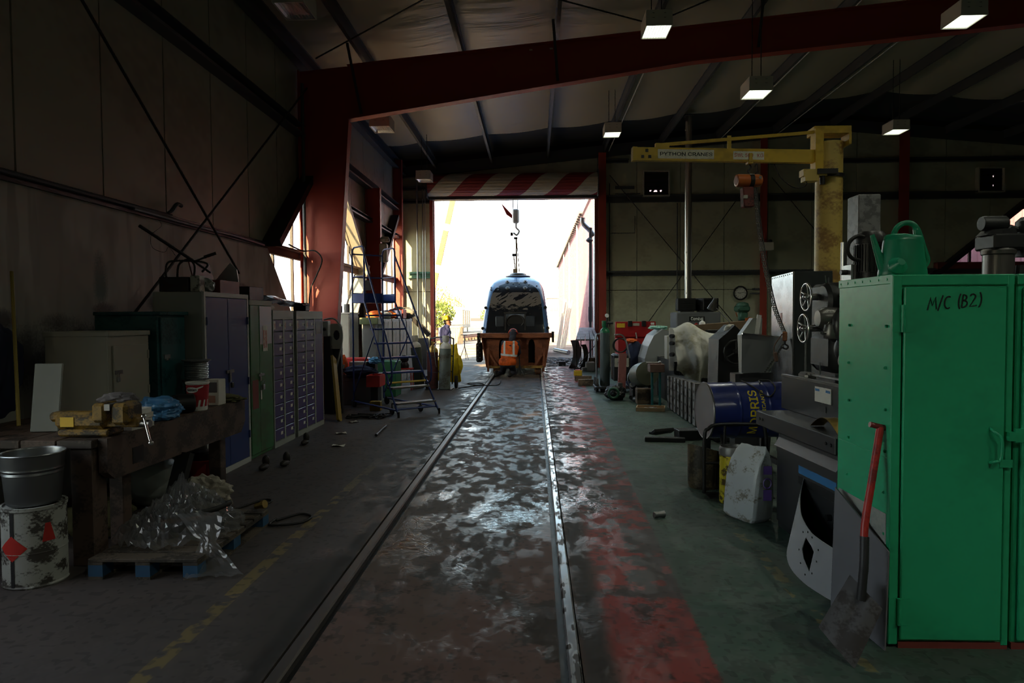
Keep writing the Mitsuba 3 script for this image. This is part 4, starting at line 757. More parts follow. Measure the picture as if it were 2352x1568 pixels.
add(pt, 'tub', lathe([(0, .905), (.080, .905), (.083, .91), (rt(1.15), 1.15), (rt(1.15) + .006, 1.155), (rt(1.15) + .006, 1.168), (rt(1.15) - .006, 1.168), (.085, 1.0), (0, .93)], 32, (PTX, PTY, 0)), 'm_white', 40)
add(pt, 'red_print', rings([np.stack([PTX + (rt(z) + .0015) * np.cos(a), PTY + (rt(z) + .0015) * np.sin(a), np.full(32, z)], 1) for z, a in ((1.005, np.arange(32) * PI / 16), (1.145, np.arange(32) * PI / 16))], caps=False), 'm_tub_red', True)
for i in range(9):
    a0 = -2.2 + i * .48; add(pt, 'red_print', curved_patch([(-.012, .0), (.010, .0), (.024, .07), (.0, .07)], PTX, PTY, rt(.97) + .002, .945, a0), 'm_tub_red')
def oval(rx, ry, n=24): return [(rx * math.cos(a), ry * math.sin(a)) for a in np.linspace(0, 2 * PI, n, endpoint=False)]
A0 = math.radians(-82)
add(pt, 'badge', curved_patch(oval(.060, .026), PTX, PTY, rt(1.1) + .003, 1.10, A0 - .25), 'm_white'); add(pt, 'badge', curved_patch([(.02, -.006), (.10, .022), (.11, .034), (.09, .032), (.02, .01)], PTX, PTY, rt(1.1) + .003, 1.10, A0 - .25), 'm_white')
def wrap_text(s, h, cx, cy, r, z0, a0, width=None, vertical=False, axis=None):
    m = text(s, h, .0012); v = m.vertices
    if width: v[:, 0] *= width / v[:, 0].max()
    v[:, 0] -= v[:, 0].max() / 2; a = a0 + v[:, 0] / r; m.vertices = np.stack([cx + (r + v[:, 2]) * np.cos(a), cy + (r + v[:, 2]) * np.sin(a), z0 + v[:, 1]], 1); return m
add(pt, 'lettering', wrap_text('Glidden', .022, PTX, PTY, rt(1.1) + .0055, 1.09, A0 - .25, .10), 'm_black'); add(pt, 'lettering', wrap_text('wall finish', .010, PTX, PTY, rt(1.02) + .004, 1.025, A0 - .2, .06), 'm_white') if False else None
ct = thing('carton', 'small printed carton behind the red paint tub', 'carton'); add(ct, 'box', bx(-3.16, 6.62, .905, .13, .15, .25, .003), 'm_label'); add(ct, 'print', box(-3.21, 6.543, 1.03, -3.11, 6.5445, 1.13), 'm_rag_grey'); add(ct, 'print', box(-3.21, 6.543, .93, -3.13, 6.5445, 1.0), mat('m_pinkish', (.45, .22, .16), .6))
one('oily_rag', 'flat olive rag on the far end of the workbench', 'rag', mv(lump(.20, .13, .045, 21, .4, 2.6, 4, -.03), -3.2, 6.86, .935), mat('m_rag_olive', (.10, .095, .045), .9), True)
for i, (x, y, r) in enumerate(((-3.24, 5.98, .085), (-3.34, 6.10, .075))):
    one('iron_pot', ('round black pot lying on the bench beside the blue bag', 'black pot behind the first one, by the red paint tub')[i], 'pot', mv(lathe([(0, 0), (r * .8, 0), (r, .03), (r, .16), (r * .9, .17), (r * .85, .03), (0, .02)], 24), x, y, .905 + r, 40, 0, 90), 'm_black', 40)
# under the bench
one('grey_urn', 'big rounded grey bag-like vessel under the workbench', 'container', mv(lump(.27, .27, .24, 9, .10, 1.4, 4), -3.62, 6.28, .24), 'm_cab_grey', True)
rb = thing('plastic_bucket', 'red plastic bucket with dark scrap under the far end of the workbench', 'bucket'); add(rb, 'shell', lathe([(0, 0), (.12, 0), (.155, .28), (.168, .285), (.168, .30), (.15, .30), (.115, .02), (0, .02)], 28, (-3.46, 6.95, 0)), 'm_red', 40); add(rb, 'scrap', cat(lathe([(0, .2), (.13, .2), (.12, .36), (.10, .38), (0, .38)], 16, (-3.46, 6.95, 0))), 'm_black', 40)
one('enamel_bowl', 'shallow grey bowl under the bench just behind the far leg', 'bowl', lathe([(0, .55), (.08, .55), (.17, .62), (.175, .625), (.16, .62), (.07, .565), (0, .565)], 24, (-3.55, 7.02, 0)), 'm_cab_grey', 40)
one('crumpled_sack', 'pale crumpled paper sack under the bench behind the plastic film', 'sack', mv(lump(.20, .14, .16, 31, .5, 2.4, 4), -2.98, 6.05, .17), mat('m_sack', (.33, .30, .25), .8), 25)
one('scrap_bar', 'thick dark bar standing behind the plastic film under the bench', 'metal bar', bar((-3.10, 5.55, 0), (-3.02, 5.75, .60), .16, .05), 'm_dark')
for i, (x, y, s) in enumerate(((-3.55, 5.35, .16), (-3.7, 5.75, .13))): one('scrap_lump', ('dark heap of rags under the middle of the workbench', 'dark lump under the bench behind the rags')[i], 'rags', mv(lump(s * 1.5, s, s, 40 + i, .4, 2.2, 3), x, y, s * .8), 'm_rag_olive', True)
# pallet with plastic film
pl = thing('pallet', 'dark wooden pallet with blue blocks on the floor in front of the bench', 'pallet')
px0, px1, py0, py1 = -3.02, -2.27, 4.44, 5.66
mat('m_pallet', patchy((.075, .06, .045), (.03, .025, .02), 8), .75); mat('m_pallet_blue', (.02, .07, .14), .6)
for i in range(8): add(pl, 'deck_board', box(px0, py0 + .155 * i, .118, px1, py0 + .155 * i + .125, .14, .003), 'm_pallet')
for x in (px0 + .05, (px0 + px1) / 2, px1 - .05):
    for y in (py0 + .06, (py0 + py1) / 2, py1 - .06): add(pl, 'block', bx(x, y, .02, .10, .12, .078), 'm_pallet_blue')
    add(pl, 'bearer', box(x - .05, py0, .098, x + .05, py1, .118), 'm_pallet'); add(pl, 'skid', box(x - .05, py0, 0, x + .05, py1, .02), 'm_pallet')
fl2 = thing('plastic_film', 'crumpled clear plastic film glinting over pipes on the pallet', 'plastic film')
def film(u, v):
    a, r = u * 2 * PI, v; q = np.stack([np.cos(a) * 2.2, np.sin(a) * 2.2, r * 3], -1)
    n1, n2 = meshkit.fbm(q * 1.6 + 3, 4, 4), meshkit.fbm(q * 5 + 9, 3, 7)
    rad = r * (.40 + .16 * (n1 - .5)); h = .17 + .33 * (1 - r) ** .8 * (.55 + .9 * (meshkit.fbm(q * .7 + 1, 2, 3))) + .10 * (n2 - .5) + .06 * (meshkit.fbm(q * 11, 2, 2) - .5)
    return np.stack([-2.68 + rad * np.cos(a) * 1.05, 5.05 + rad * np.sin(a) * 1.2, np.maximum(h, .146)], -1)
scene['m_film'] = {'type': 'blendbsdf', 'weight': .16, 'a': {'type': 'thindielectric', 'int_ior': 1.5}, 'b': two({'type': 'roughplastic', 'alpha': .12, 'diffuse_reflectance': rgb((.30, .31, .33))})}
add(fl2, 'film', sheet(film, 90, 34), 'm_film')
def tail(u, v):
    w = .05 + .10 * np.abs(v - .35) ** .8 * 2; n = meshkit.fbm(np.stack([u * 5, v * 6, u * 0], -1), 3, 9) - .5
    return np.stack([-2.42 + .26 * v ** .7 + (u - .5) * w * 2 + n * .05, 4.75 - .32 * v + (u - .5) * w * .5, np.maximum(.34 * (1 - v) ** 1.6 + .02 + np.abs(n) * .08, .012)], -1)
add(fl2, 'tail', sheet(tail, 14, 30), 'm_film')
one('copper_pipe', 'short rust brown pipe wrapped in the plastic film', 'pipe', rod((-2.78, 4.92, .22), (-2.46, 5.10, .25), .045, 14), 'm_rust', 40)
one('air_hose', 'black hose coiled under the plastic film on the pallet', 'hose', tube([(-2.66 + (.22 + .006 * a) * math.cos(a), 5.15 + (.24 + .006 * a) * math.sin(a), .17 + .013 * a) for a in np.linspace(0, 4 * PI, 60)], .02, 7), 'm_rubber', True)
one('hose_fitting', 'brass hose fitting on the far right edge of the pallet', 'fitting', cat(cyl((-2.36, 5.62, .17), (-2.30, 5.60, .19), .025, n=8), cyl((-2.30, 5.60, .19), (-2.27, 5.59, .20), .035, n=8)), mat('m_brass', (.55, .38, .12), .35, 1.0))
one('floor_cable', 'thin black cable looping over the floor beside the pallet', 'cable', tube(spl([(-2.24, 5.75, .012), (-2.1, 5.95, .012), (-1.97, 5.86, .012), (-2.02, 5.68, .012), (-2.24, 5.62, .012), (-2.26, 5.8, .012)]), .010, 6), 'm_rubber', True)
one('floor_cable', 'black cable bending over the floor behind the pallet', 'cable', tube(spl([(-2.75, 6.1, .01), (-2.62, 6.42, .01), (-2.52, 6.35, .01), (-2.6, 6.1, .01), (-2.75, 5.95, .01)]), .009, 6), 'm_rubber', True)

# lockers along the wall
bc = thing('steel_cabinet', 'tall grey cabinet with two dark blue doors at the end of the workbench', 'cabinet')
add(bc, 'body', box(-4.06, 7.12, 0, -3.53, 8.24, 2.04, .006), 'm_cab_grey'); add(bc, 'front_frame', cat(box(-3.53, 7.12, 1.99, -3.505, 8.24, 2.04), box(-3.53, 7.12, 0, -3.505, 8.24, .06), box(-3.53, 7.12, 0, -3.505, 7.16, 2.0), box(-3.53, 8.20, 0, -3.505, 8.24, 2.0)), 'm_light_grey')
for a, b in ((7.165, 7.675), (7.682, 8.195)):
    d = locker_door(bc, -3.525, a, b, .065, 1.985, 'm_blue_paint')
    for z in (.3, .95, 1.68): add(d, 'hinge', rod((-3.50, a if a < 7.5 else b, z), (-3.50, a if a < 7.5 else b, z + .09), .011), 'm_blue_paint')
add(bc, 'hasp', cat(box(-3.506, 7.60, 1.13, -3.49, 7.78, 1.165), box(-3.50, 7.66, 1.03, -3.485, 7.70, 1.15)), 'm_dull_steel'); add(bc, 'padlock', bx(-3.48, 7.70, .96, .025, .05, .06, .006), 'm_dark')
tb = one('ammunition_box', 'long dark metal box on top of the blue-doored cabinet', 'box', box(-4.02, 7.18, 2.045, -3.70, 7.52, 2.20, .006), 'm_black')
one('white_tin', 'stained square white tin on the cabinet beside the dark box', 'tin', bx(-3.64, 7.26, 2.045, .10, .12, .17, .004), mat('m_stained', patchy((.42, .42, .36), (.10, .09, .07), 14, .5, .62), .5))
tx_ = thing('tool_box', 'open dark red metal tool box on top of the blue-doored cabinet', 'tool box')
add(tx_, 'tray', cat(box(-3.86, 7.62, 2.045, -3.56, 8.12, 2.06), box(-3.86, 7.62, 2.045, -3.85, 8.12, 2.19), box(-3.57, 7.62, 2.045, -3.56, 8.12, 2.19), box(-3.86, 7.62, 2.045, -3.56, 7.63, 2.19), box(-3.86, 8.11, 2.045, -3.56, 8.12, 2.19)), 'm_dark_red'); add(tx_, 'lid', mv(box(-.17, -.25, 0, -.155, .25, .26, .004), -3.70, 7.87, 2.19, 0, 0, -14), 'm_dark_red'); add(tx_, 'end_plate', prism_xz([(-3.86, 2.19), (-3.56, 2.19), (-3.58, 2.34), (-3.66, 2.42)], 8.10, 8.115), 'm_galv')
pj_ = thing('pruning_tool', 'long two-handled cutting tool lying over the boxes on the blue-doored cabinet', 'tool')
add(pj_, 'handle', cat(rod((-4.02, 6.85, 2.70), (-3.80, 7.48, 2.40), .018), rod((-3.80, 7.48, 2.40), (-3.72, 7.72, 2.28), .012)), 'm_black'); add(pj_, 'handle', cat(rod((-3.79, 7.47, 2.38), (-3.62, 7.60, 2.48), .010), rod((-3.70, 7.545, 2.44), (-3.60, 7.615, 2.49), .017)), 'm_black')
add(pj_, 'loop', tube(spl([(-3.95, 7.2, 2.2), (-3.95, 7.25, 2.36), (-3.82, 7.42, 2.39), (-3.68, 7.45, 2.38), (-3.64, 7.5, 2.35), (-3.68, 7.45, 2.27)]), .011, 7), 'm_black', True); add(pj_, 'loop', tube(spl([(-3.88, 7.3, 2.2), (-3.87, 7.32, 2.34), (-3.80, 7.38, 2.40), (-3.74, 7.4, 2.34), (-3.75, 7.4, 2.2)]), .011, 7), 'm_black', True)
one('clear_bag', 'crumpled grey plastic bag between the white tin and the tool box', 'plastic bag', mv(lump(.10, .12, .08, 51, .4, 2.5, 3), -3.66, 7.46, 2.12), mat('m_grey_bag', (.25, .26, .25), .35), 20)
gc = thing('steel_locker', 'green double-door locker with a bare metal patch and a red striped notice', 'locker')
add(gc, 'body', box(-4.06, 8.27, 0, -3.53, 8.99, 1.98, .006), 'm_green_loc'); add(gc, 'top_rail', box(-3.535, 8.27, 1.92, -3.505, 8.99, 1.98), mat('m_green_light', (.16, .22, .14), .45))
for a, b in ((8.285, 8.55), (8.556, 8.975)):
    d = locker_door(gc, -3.525, a, b, .05, 1.915, 'm_green_loc')
    if a > 8.5: add(d, 'bare_patch', box(-3.5065, 8.57, 1.42, -3.504, 8.96, 1.905), 'm_galv'); add(d, 'notice', box(-3.5035, 8.66, 1.33, -3.502, 8.81, 1.66), 'm_label'); [add(d, 'notice_stripe', box(-3.5018, 8.675 + .033 * i, 1.37, -3.5010, 8.69 + .033 * i, 1.60), 'm_red') for i in range(4)]
    else: add(d, 'rust_patch', box(-3.5065, 8.32, .62, -3.505, 8.50, .98), 'm_dark_red')
add(gc, 'hasp', cat(box(-3.505, 8.50, 1.02, -3.49, 8.66, 1.05), box(-3.505, 8.53, .96, -3.488, 8.56, 1.06)), 'm_steel'); add(gc, 'padlock', cat(bx(-3.48, 8.60, .84, .025, .06, .07, .006), tube(spl([(-3.48, 8.58, .90), (-3.48, 8.58, .95), (-3.48, 8.62, .95), (-3.48, 8.62, .90)]), .005, 6)), 'm_steel'); add(gc, 'tag', box(-3.50, 8.55, .72, -3.498, 8.59, .84), 'm_label')
def locker_bank(label, cols, letters, open_last):
    t = thing('locker_bank', label, 'lockers'); y0, y1 = cols[0][0], cols[-1][1]
    add(t, 'body', box(-4.0, y0, 0, -3.535, y1, 1.86, .004), 'm_cab_grey')
    for ci, (a, b) in enumerate(cols):
        add(t, 'front_frame', cat(box(-3.535, a, 1.74, -3.51, b, 1.86), box(-3.535, a, 0, -3.51, b, .07), box(-3.535, a, 0, -3.51, a + .025, 1.8), box(-3.535, b - .025, 0, -3.51, b, 1.8)), 'm_cab_grey')
        if open_last and ci == len(cols) - 1:
            d = locker_door(t, -3.53, a + .03, b - .03, .08, 1.735, 'm_purple'); add(d, 'window', box(-3.513, a + .06, 1.50, -3.510, b - .06, 1.70), 'm_black'); continue
        h = (1.735 - .08) / 10
        for i in range(10):
            z = .08 + h * i; d = locker_door(t, -3.53, a + .03, b - .03, z + .006, z + h - .006, 'm_purple'); add(d, 'name_plate', box(-3.5125, b - .16, z + h * .42, -3.511, b - .085, z + h * .68), 'm_label'); add(d, 'lock', cyl((-3.515, b - .06, z + h * .5), (-3.505, b - .06, z + h * .5), .010, n=8), 'm_dark')
            if i == 9: add(d, 'letter_sticker', box(-3.5125, a + .035, z + .03, -3.511, a + .09, z + h - .02), 'm_label'); add(d, 'letter', place_text(letters[ci], .05, (-3.5105, a + .042, z + .06), (0, 1, 0), (0, 0, 1), .001), 'm_red')
locker_bank('purple-doored bank of twenty small lockers right beside the green locker', [(9.02, 9.41), (9.41, 9.80)], 'YZ', False)
locker_bank('purple-doored bank of lockers with one tall windowed door, next to the red column', [(9.92, 10.33), (10.33, 10.74), (10.74, 11.16)], 'XCB', True)
one('storage_box', 'dark open box on top of the green locker', 'box', cat(box(-4.02, 8.55, 1.985, -3.62, 9.0, 2.16, .006)), 'm_black')
one('storage_box', 'small grey carton lying on the first purple locker bank', 'box', bx(-3.68, 9.15, 1.865, .22, .18, .07, .003), 'm_stone')
one('bin_liner', 'black and blue plastic sheeting draped along the top of the purple lockers', 'plastic sheet', mv(sheet(lambda u, v: np.stack([(v - .5) * .36, (u - .5) * 1.5, .04 + .14 * (1 - u) ** .6 * np.sin(PI * (.15 + .7 * v)) + .05 * (meshkit.fbm(np.stack([u * 9, v * 4, u * 0], -1), 3, 3) - .3)], -1), 50, 16, .006), -3.72, 9.92, 1.885), mat('m_liner', (.02, .045, .09), .22), 25)
one('black_case', 'small black case at the far end of the locker tops', 'box', bx(-3.75, 10.85, 1.865, .2, .2, .13, .01), 'm_black')
iso = thing('isolator_box', 'grey electrical isolator beside a round-holed white plate at the foot of the red column', 'electrical box')
add(iso, 'box', box(-3.88, 12.2, 1.42, -3.74, 12.36, 1.70, .01), 'm_light_grey'); add(iso, 'switch', cyl((-3.80, 12.19, 1.55), (-3.80, 12.15, 1.55), .03), 'm_dark'); add(iso, 'post', box(-3.86, 12.3, 0, -3.70, 12.42, 1.42), 'm_dark')
iso2 = thing('machine_plate', 'pale round-cornered machine plate with a dark hole beside the isolator', 'machine part'); add(iso2, 'plate', prism_xz(sbox(-3.70, 1.22, -3.56, 1.62).buffer(.03).difference(Polygon([(-3.62 + .06 * math.cos(a), 1.44 + .09 * math.sin(a)) for a in np.linspace(0, 2 * PI, 20)])), 12.30, 12.34), 'm_stone'); add(iso2, 'back', box(-3.72, 12.34, 0, -3.55, 12.44, 1.6), 'm_dark')
one('air_hose', 'grey hose arching down beside the red column', 'hose', tube(spl([(-3.80, 12.15, 1.72), (-3.62, 12.15, 1.74), (-3.50, 12.15, 1.60), (-3.47, 12.15, 1.40), (-3.52, 12.15, 1.1), (-3.6, 12.2, .85)]), .016, 7), 'm_light_grey', True)
one('yellow_plank', 'yellow plank leaning beyond the purple lockers', 'plank', bar((-3.33, 11.42, 0), (-3.62, 12.1, 1.05), .16, .04, (1, 0, .3)), mat('m_yel_plank', (.26, .17, .02), .6))
# low bench beyond the column
lb = thing('steel_bench', 'low grey steel cupboard bench beyond the red column, piled with odds and ends', 'bench')
add(lb, 'body', box(-4.1, 13.6, 0, -3.22, 14.35, .56, .008), mat('m_bench_grey', (.13, .15, .15), .5)); add(lb, 'top', box(-4.12, 13.57, .56, -3.2, 14.37, .60, .006), 'm_bench_grey'); add(lb, 'panel', box(-3.95, 13.585, .08, -3.28, 13.6, .48), 'm_mid_grey')
rt_ = thing('plastic_crate', 'open red plastic crate on the corner of the low grey bench', 'crate'); add(rt_, 'shell', cat(box(-3.26, 13.0, .42, -3.0, 13.5, .435), box(-3.26, 13.0, .42, -3.245, 13.5, .64), box(-3.015, 13.0, .42, -3.0, 13.5, .64), box(-3.26, 13.0, .42, -3.0, 13.015, .64), box(-3.26, 13.485, .42, -3.0, 13.5, .64)), 'm_red'); add(rt_, 'leg', box(-3.2, 13.1, 0, -3.06, 13.4, .42), 'm_dark')
one('carton', 'grey carton box on the low grey bench below the window', 'carton', box(-3.78, 13.7, .60, -3.46, 13.95, .86, .004), 'm_stone'); one('dark_box', 'dark box right of the grey carton on the low bench', 'box', box(-3.44, 13.75, .60, -3.26, 13.98, .86, .004), 'm_black')
one('orange_jacket', 'orange work jacket slumped on the low grey bench', 'jacket', mv(lump(.16, .14, .24, 61, .3, 2, 4), -3.97, 13.7, .80), 'm_hivis', True); one('dark_overalls', 'dark overalls heaped over the edge of the low grey bench', 'clothing', mv(lump(.34, .16, .13, 62, .35, 2, 4), -3.52, 13.56, .66), 'm_navy', True); one('blue_glove', 'light blue rubber gloves on the dark overalls', 'gloves', mv(lump(.12, .09, .07, 63, .5, 2.6, 4), -3.26, 13.72, .89), mat('m_glove', (.12, .38, .62), .45), 20)
one('red_tray', 'bright red tray behind the carton, against the window', 'tray', box(-3.98, 14.1, .62, -3.5, 14.35, .92, .02), 'm_red')
one('plant_pot', 'pale cup-shaped pot left on the low bench by the column', 'pot', lathe([(0, .60), (.06, .60), (.10, .82), (.105, .82), (.09, .81), (0, .62)], 18, (-3.93, 13.56, 0)), 'm_stone', 40)
kb = thing('steel_locker', 'grey twin-door locker just beyond the big red column, with tins on top', 'locker'); add(kb, 'body', box(-4.45, 14.45, 0, -3.98, 15.2, 1.84, .006), 'm_cab_grey')
for a, b in ((14.46, 14.82), (14.83, 15.19)): add(kb, 'door', box(-3.985, a, .06, -3.965, b, 1.80, .004), 'm_cab_grey')
add(kb, 'side_rail', box(-4.45, 14.43, 0, -4.2, 14.45, 1.84), 'm_cab_grey'); add(kb, 'top', box(-4.47, 14.42, 1.84, -3.95, 15.22, 1.87), 'm_light_grey')
for i, (x, y, r, h) in enumerate(((-4.20, 14.55, .055, .14), (-4.06, 14.6, .06, .18))): one('paint_can', ('dark tin on the grey locker, close to the red column', 'taller tin with a brush in it, on the grey locker')[i], 'tin', cat(lathe([(0, 1.87), (r, 1.87), (r, 1.87 + h), (r * .9, 1.87 + h), (r * .9, 1.9), (0, 1.9)], 16, (x, y, 0)), *([rod((x, y, 1.9), (x + .05, y, 2.25), .008)] if i else [])), 'm_mid_grey', 40)
for i in range(4):
    t = thing('steel_cabinet', 'worn grey cabinet behind the blue steps, %s of the row' % ('nearest', 'second', 'third', 'farthest')[i], 'cabinet', 'grey cabinets behind the steps'); y = 16.2 + .95 * i
    add(t, 'body', box(-4.15, y, 0, -3.62, y + .88, 1.72, .006), 'm_mid_grey'); add(t, 'door', box(-3.63, y + .02, .06, -3.61, y + .43, 1.66, .003), 'm_grey'); add(t, 'door', box(-3.63, y + .45, .06, -3.61, y + .86, 1.66, .003), 'm_grey'); add(t, 'end_panel', box(-4.12, y - .012, .05, -3.66, y, 1.66, .003), 'm_grey'); add(t, 'notice', box(-3.608, y + .08, 1.15, -3.606, y + .22, 1.42), 'm_label')
one('sack', 'grey sack lying on the farthest cabinet beside the shutter', 'sack', mv(lump(.42, .30, .17, 71, .3, 2, 4), -3.85, 19.6, 1.88), 'm_grey_bag', 25)
one('tool_crate', 'red and blue crate on the cabinets under the steps rail', 'crate', box(-4.0, 18.6, 1.73, -3.62, 19.1, 1.98, .01), 'm_red'); one('tool_crate', 'dark blue crate on the cabinets left of the red crate', 'crate', box(-4.05, 17.9, 1.73, -3.62, 18.4, 1.95, .01), 'm_blue_paint')
for i, (x, y, m, c) in enumerate(((-3.9, 16.5, 'm_orange', 'orange'), (-3.8, 16.85, 'm_white', 'white'), (-3.85, 17.25, 'm_grey_bag', 'grey'), (-3.8, 17.6, 'm_orange', 'second orange'))): one('rag_bundle', '%s rag bundle on the nearest grey cabinets behind the steps' % c, 'rags', mv(lump(.2, .16, .10, 80 + i, .4, 2.2, 3), x, y, 1.81), m, True)
one('green_tray', 'olive green tray at the window end of the grey cabinets', 'tray', box(-4.05, 15.6, 1.60, -3.62, 16.1, 1.76, .01), mat('m_olive', (.10, .13, .06), .5)); one('shelf_bracket', 'grey stand under the olive green tray', 'stand', box(-4.0, 15.7, 0, -3.7, 16.0, 1.60), 'm_mid_grey')

# rolling steps
ls = thing('rolling_steps', 'tall blue steel rolling steps with handrails and a platform', 'step ladder')
O, Av, Wv = np.array([-3.13, 13.3, 0]), np.array([.655, -.756, 0]), np.array([.756, .655, 0])
def L(a, w, z): return O + Av * a + Wv * w + [0, 0, z]
for i in range(7):
    a = 1.42 - .187 * i; z = .21 + .262 * i; w = .40 - .012 * i
    add(ls, 'step', rings([np.array([L(a + .11, s, z + dz) for s, dz in ((-w, 0), (w, 0), (w, .03), (-w, .03))]), np.array([L(a - .09, s, z + dz) for s, dz in ((-w, 0), (w, 0), (w, .03), (-w, .03))])]), 'm_dull_steel' if i < 2 else 'm_ladder')
for s in (-1, 1):
    add(ls, 'stringer', tube([L(1.60, s * .42, .04), L(1.50, s * .415, .16), L(.18, s * .33, 2.06)], .017, 8), 'm_ladder', 40)
    add(ls, 'rear_leg', tube([L(-.32, s * .33, .12), L(-.32, s * .33, 3.02), L(-.28, s * .33, 3.09), L(-.22, s * .33, 3.12), L(.10, s * .33, 3.12), L(.16, s * .33, 3.10), L(.19, s * .33, 3.04), L(.19, s * .33, 2.06)], .017, 8), 'm_ladder', 40)
    add(ls, 'handrail', tube(list(spl([L(.19, s * .335, 2.95), L(.5, s * .36, 2.45), L(1.15, s * .40, 1.38), L(1.32, s * .41, 1.02), L(1.36, s * .41, .70), L(1.28, s * .41, .55), L(1.16, s * .405, .60)], 6)), .017, 8), 'm_ladder', 40)
    add(ls, 'mid_rail', rod(L(-.32, s * .33, 2.55), L(.19, s * .33, 2.55), .012), 'm_ladder'); add(ls, 'toe_board', rings([np.array([L(-.32, s * .33 + d, z) for d, z in ((-.006, 2.05), (.006, 2.05), (.006, 2.22), (-.006, 2.22))]), np.array([L(.19, s * .33 + d, z) for d, z in ((-.006, 2.05), (.006, 2.05), (.006, 2.22), (-.006, 2.22))])]), 'm_ladder')
    add(ls, 'side_brace', rod(L(-.30, s * .34, .25), L(.62, s * .37, 1.42), .012), 'm_ladder'); add(ls, 'base_rail', rod(L(-.34, s * .36, .12), L(1.52, s * .42, .12), .018), 'm_ladder'); add(ls, 'foot', rod(L(1.60, s * .42, 0), L(1.60, s * .42, .10), .02), 'm_rubber')
    c = L(-.25, s * .36, .075); add(ls, 'wheel', cat(cyl(c - Wv * .02, c + Wv * .02, .075, n=20), cyl(c - Wv * .03, c + Wv * .03, .03, n=12)), 'm_rubber', 40); c = L(1.15, s * .30, .06); add(ls, 'wheel', cyl(c - Wv * .018, c + Wv * .018, .06, n=20), 'm_rubber', 40); add(ls, 'caster_fork', rod(c, L(1.15, s * .30, .2), .012), 'm_dark')
add(ls, 'platform', rings([np.array([L(-.32, s, z) for s, z in ((-.33, 2.04), (.33, 2.04), (.33, 2.07), (-.33, 2.07))]), np.array([L(.20, s, z) for s, z in ((-.33, 2.04), (.33, 2.04), (.33, 2.07), (-.33, 2.07))])]), 'm_ladder')
add(ls, 'rear_board', rings([np.array([L(-.325, s, z) for s, z in ((-.33, 2.05), (.33, 2.05), (.33, 2.24), (-.33, 2.24))]), np.array([L(-.315, s, z) for s, z in ((-.33, 2.05), (.33, 2.05), (.33, 2.24), (-.33, 2.24))])]), 'm_ladder')
for z in (2.55, 3.0): add(ls, 'cross_rail', rod(L(-.32, -.33, z), L(-.32, .33, z), .014), 'm_ladder')
add(ls, 'yellow_bar', rod(L(1.20, -.41, .58), L(1.20, .41, .58), .018), 'm_yellow'); add(ls, 'front_rail', rod(L(1.50, -.415, .13), L(1.50, .415, .13), .018), 'm_ladder'); add(ls, 'sign', rings([np.array([L(-.33, s, z) for s, z in ((-.08, 2.30), (.08, 2.30), (.08, 2.5), (-.08, 2.5))]), np.array([L(-.335, s, z) for s, z in ((-.08, 2.30), (.08, 2.30), (.08, 2.5), (-.08, 2.5))])]), 'm_stone')

# gas cylinders
def cylinder(label, x, y, r, h, m, cap, mc, tilt=(0, 0), group=None):
    t = thing('gas_cylinder', label, 'gas cylinder', group)
    pr = [(0, .0), (r * .9, .0), (r, .03), (r, h - r * 1.1), (r * .95, h - r * .75), (r * .75, h - r * .4), (r * .42, h - r * .1), (r * .34, h), (0, h)]
    add(t, 'shell', mv(lathe(pr, 28), x, y, 0.0, 0, *tilt), m, 40)
    if cap == 'cup': add(t, 'cap', mv(cat(lathe([(0, h - .02), (r * .36, h - .02), (r * .60, h + .02), (r * .62, h + .15), (r * .55, h + .15), (r * .50, h + .05), (0, h + .05)], 20)), x, y, 0, 0, *tilt), mc, 40)
    if cap == 'valve': add(t, 'valve', mv(cat(cyl((0, 0, h - .01), (0, 0, h + .09), .022), cyl((0, 0, h + .06), (.07, -.02, h + .07), .014), cyl((0, 0, h + .09), (0, 0, h + .11), .035)), x, y, 0, 0, *tilt), mc, 40)
    if cap: add(t, 'shoulder', mv(lathe([(r * 1.004, h - r * 1.15), (r * 1.004, h - r * 1.1), (r * .96, h - r * .745), (r * .76, h - r * .395), (r * .43, h - r * .09), (r * .36, h + .004), (0, h + .004), (0, h - r * .2)], 28), x, y, 0, 0, *tilt), mc, 40)
    return t
mat('m_cyl_grey', patchy((.16, .19, .17), (.10, .09, .07), 5, .48, .7), .4); mat('m_maroon', patchy((.14, .045, .045), (.07, .03, .028), 5, .45, .65), .45); mat('m_cyl_dark', (.055, .075, .075), .4)
cylinder('maroon gas cylinder on the trolley left of the taller grey one', -2.52, 16.62, .135, 1.06, 'm_maroon', 'valve', 'm_brass')
cylinder('tall grey-green gas cylinder with a white cup cap on the trolley', -2.22, 16.5, .14, 1.16, 'm_cyl_grey', 'cup', 'm_cap' if 'm_cap' in scene else mat('m_cap', (.60, .58, .50), .5), (0, 2))
cylinder('dark gas cylinder with a white shoulder tilted behind the blue steps', -2.90, 16.95, .13, 1.16, 'm_cyl_dark', 'cup', 'm_cap', (0, -5))
tr = thing('cylinder_trolley', 'two-wheeled trolley frame carrying the maroon and grey gas cylinders', 'trolley')
add(tr, 'frame', cat(tube(spl([(-2.62, 16.78, .1), (-2.60, 16.78, 1.12), (-2.52, 16.76, 1.24), (-2.3, 16.7, 1.27), (-2.05, 16.72, 1.24), (-2.02, 16.75, 1.1), (-2.06, 16.76, .1)], 6), .016, 8)), 'm_cyl_dark', 40); add(tr, 'base_plate', box(-2.66, 16.36, .002, -2.02, 16.8, .016), 'm_dark')
for z in (.42, .80): add(tr, 'strap', cat(rod((-2.62, 16.76, z), (-2.04, 16.76, z), .012), *[tube([(-2.365 + .26 * math.cos(a), 16.6 + .14 * math.sin(a) - .06, z) for a in np.linspace(PI, 2 * PI, 14)], .006, 6)]), 'm_dark')
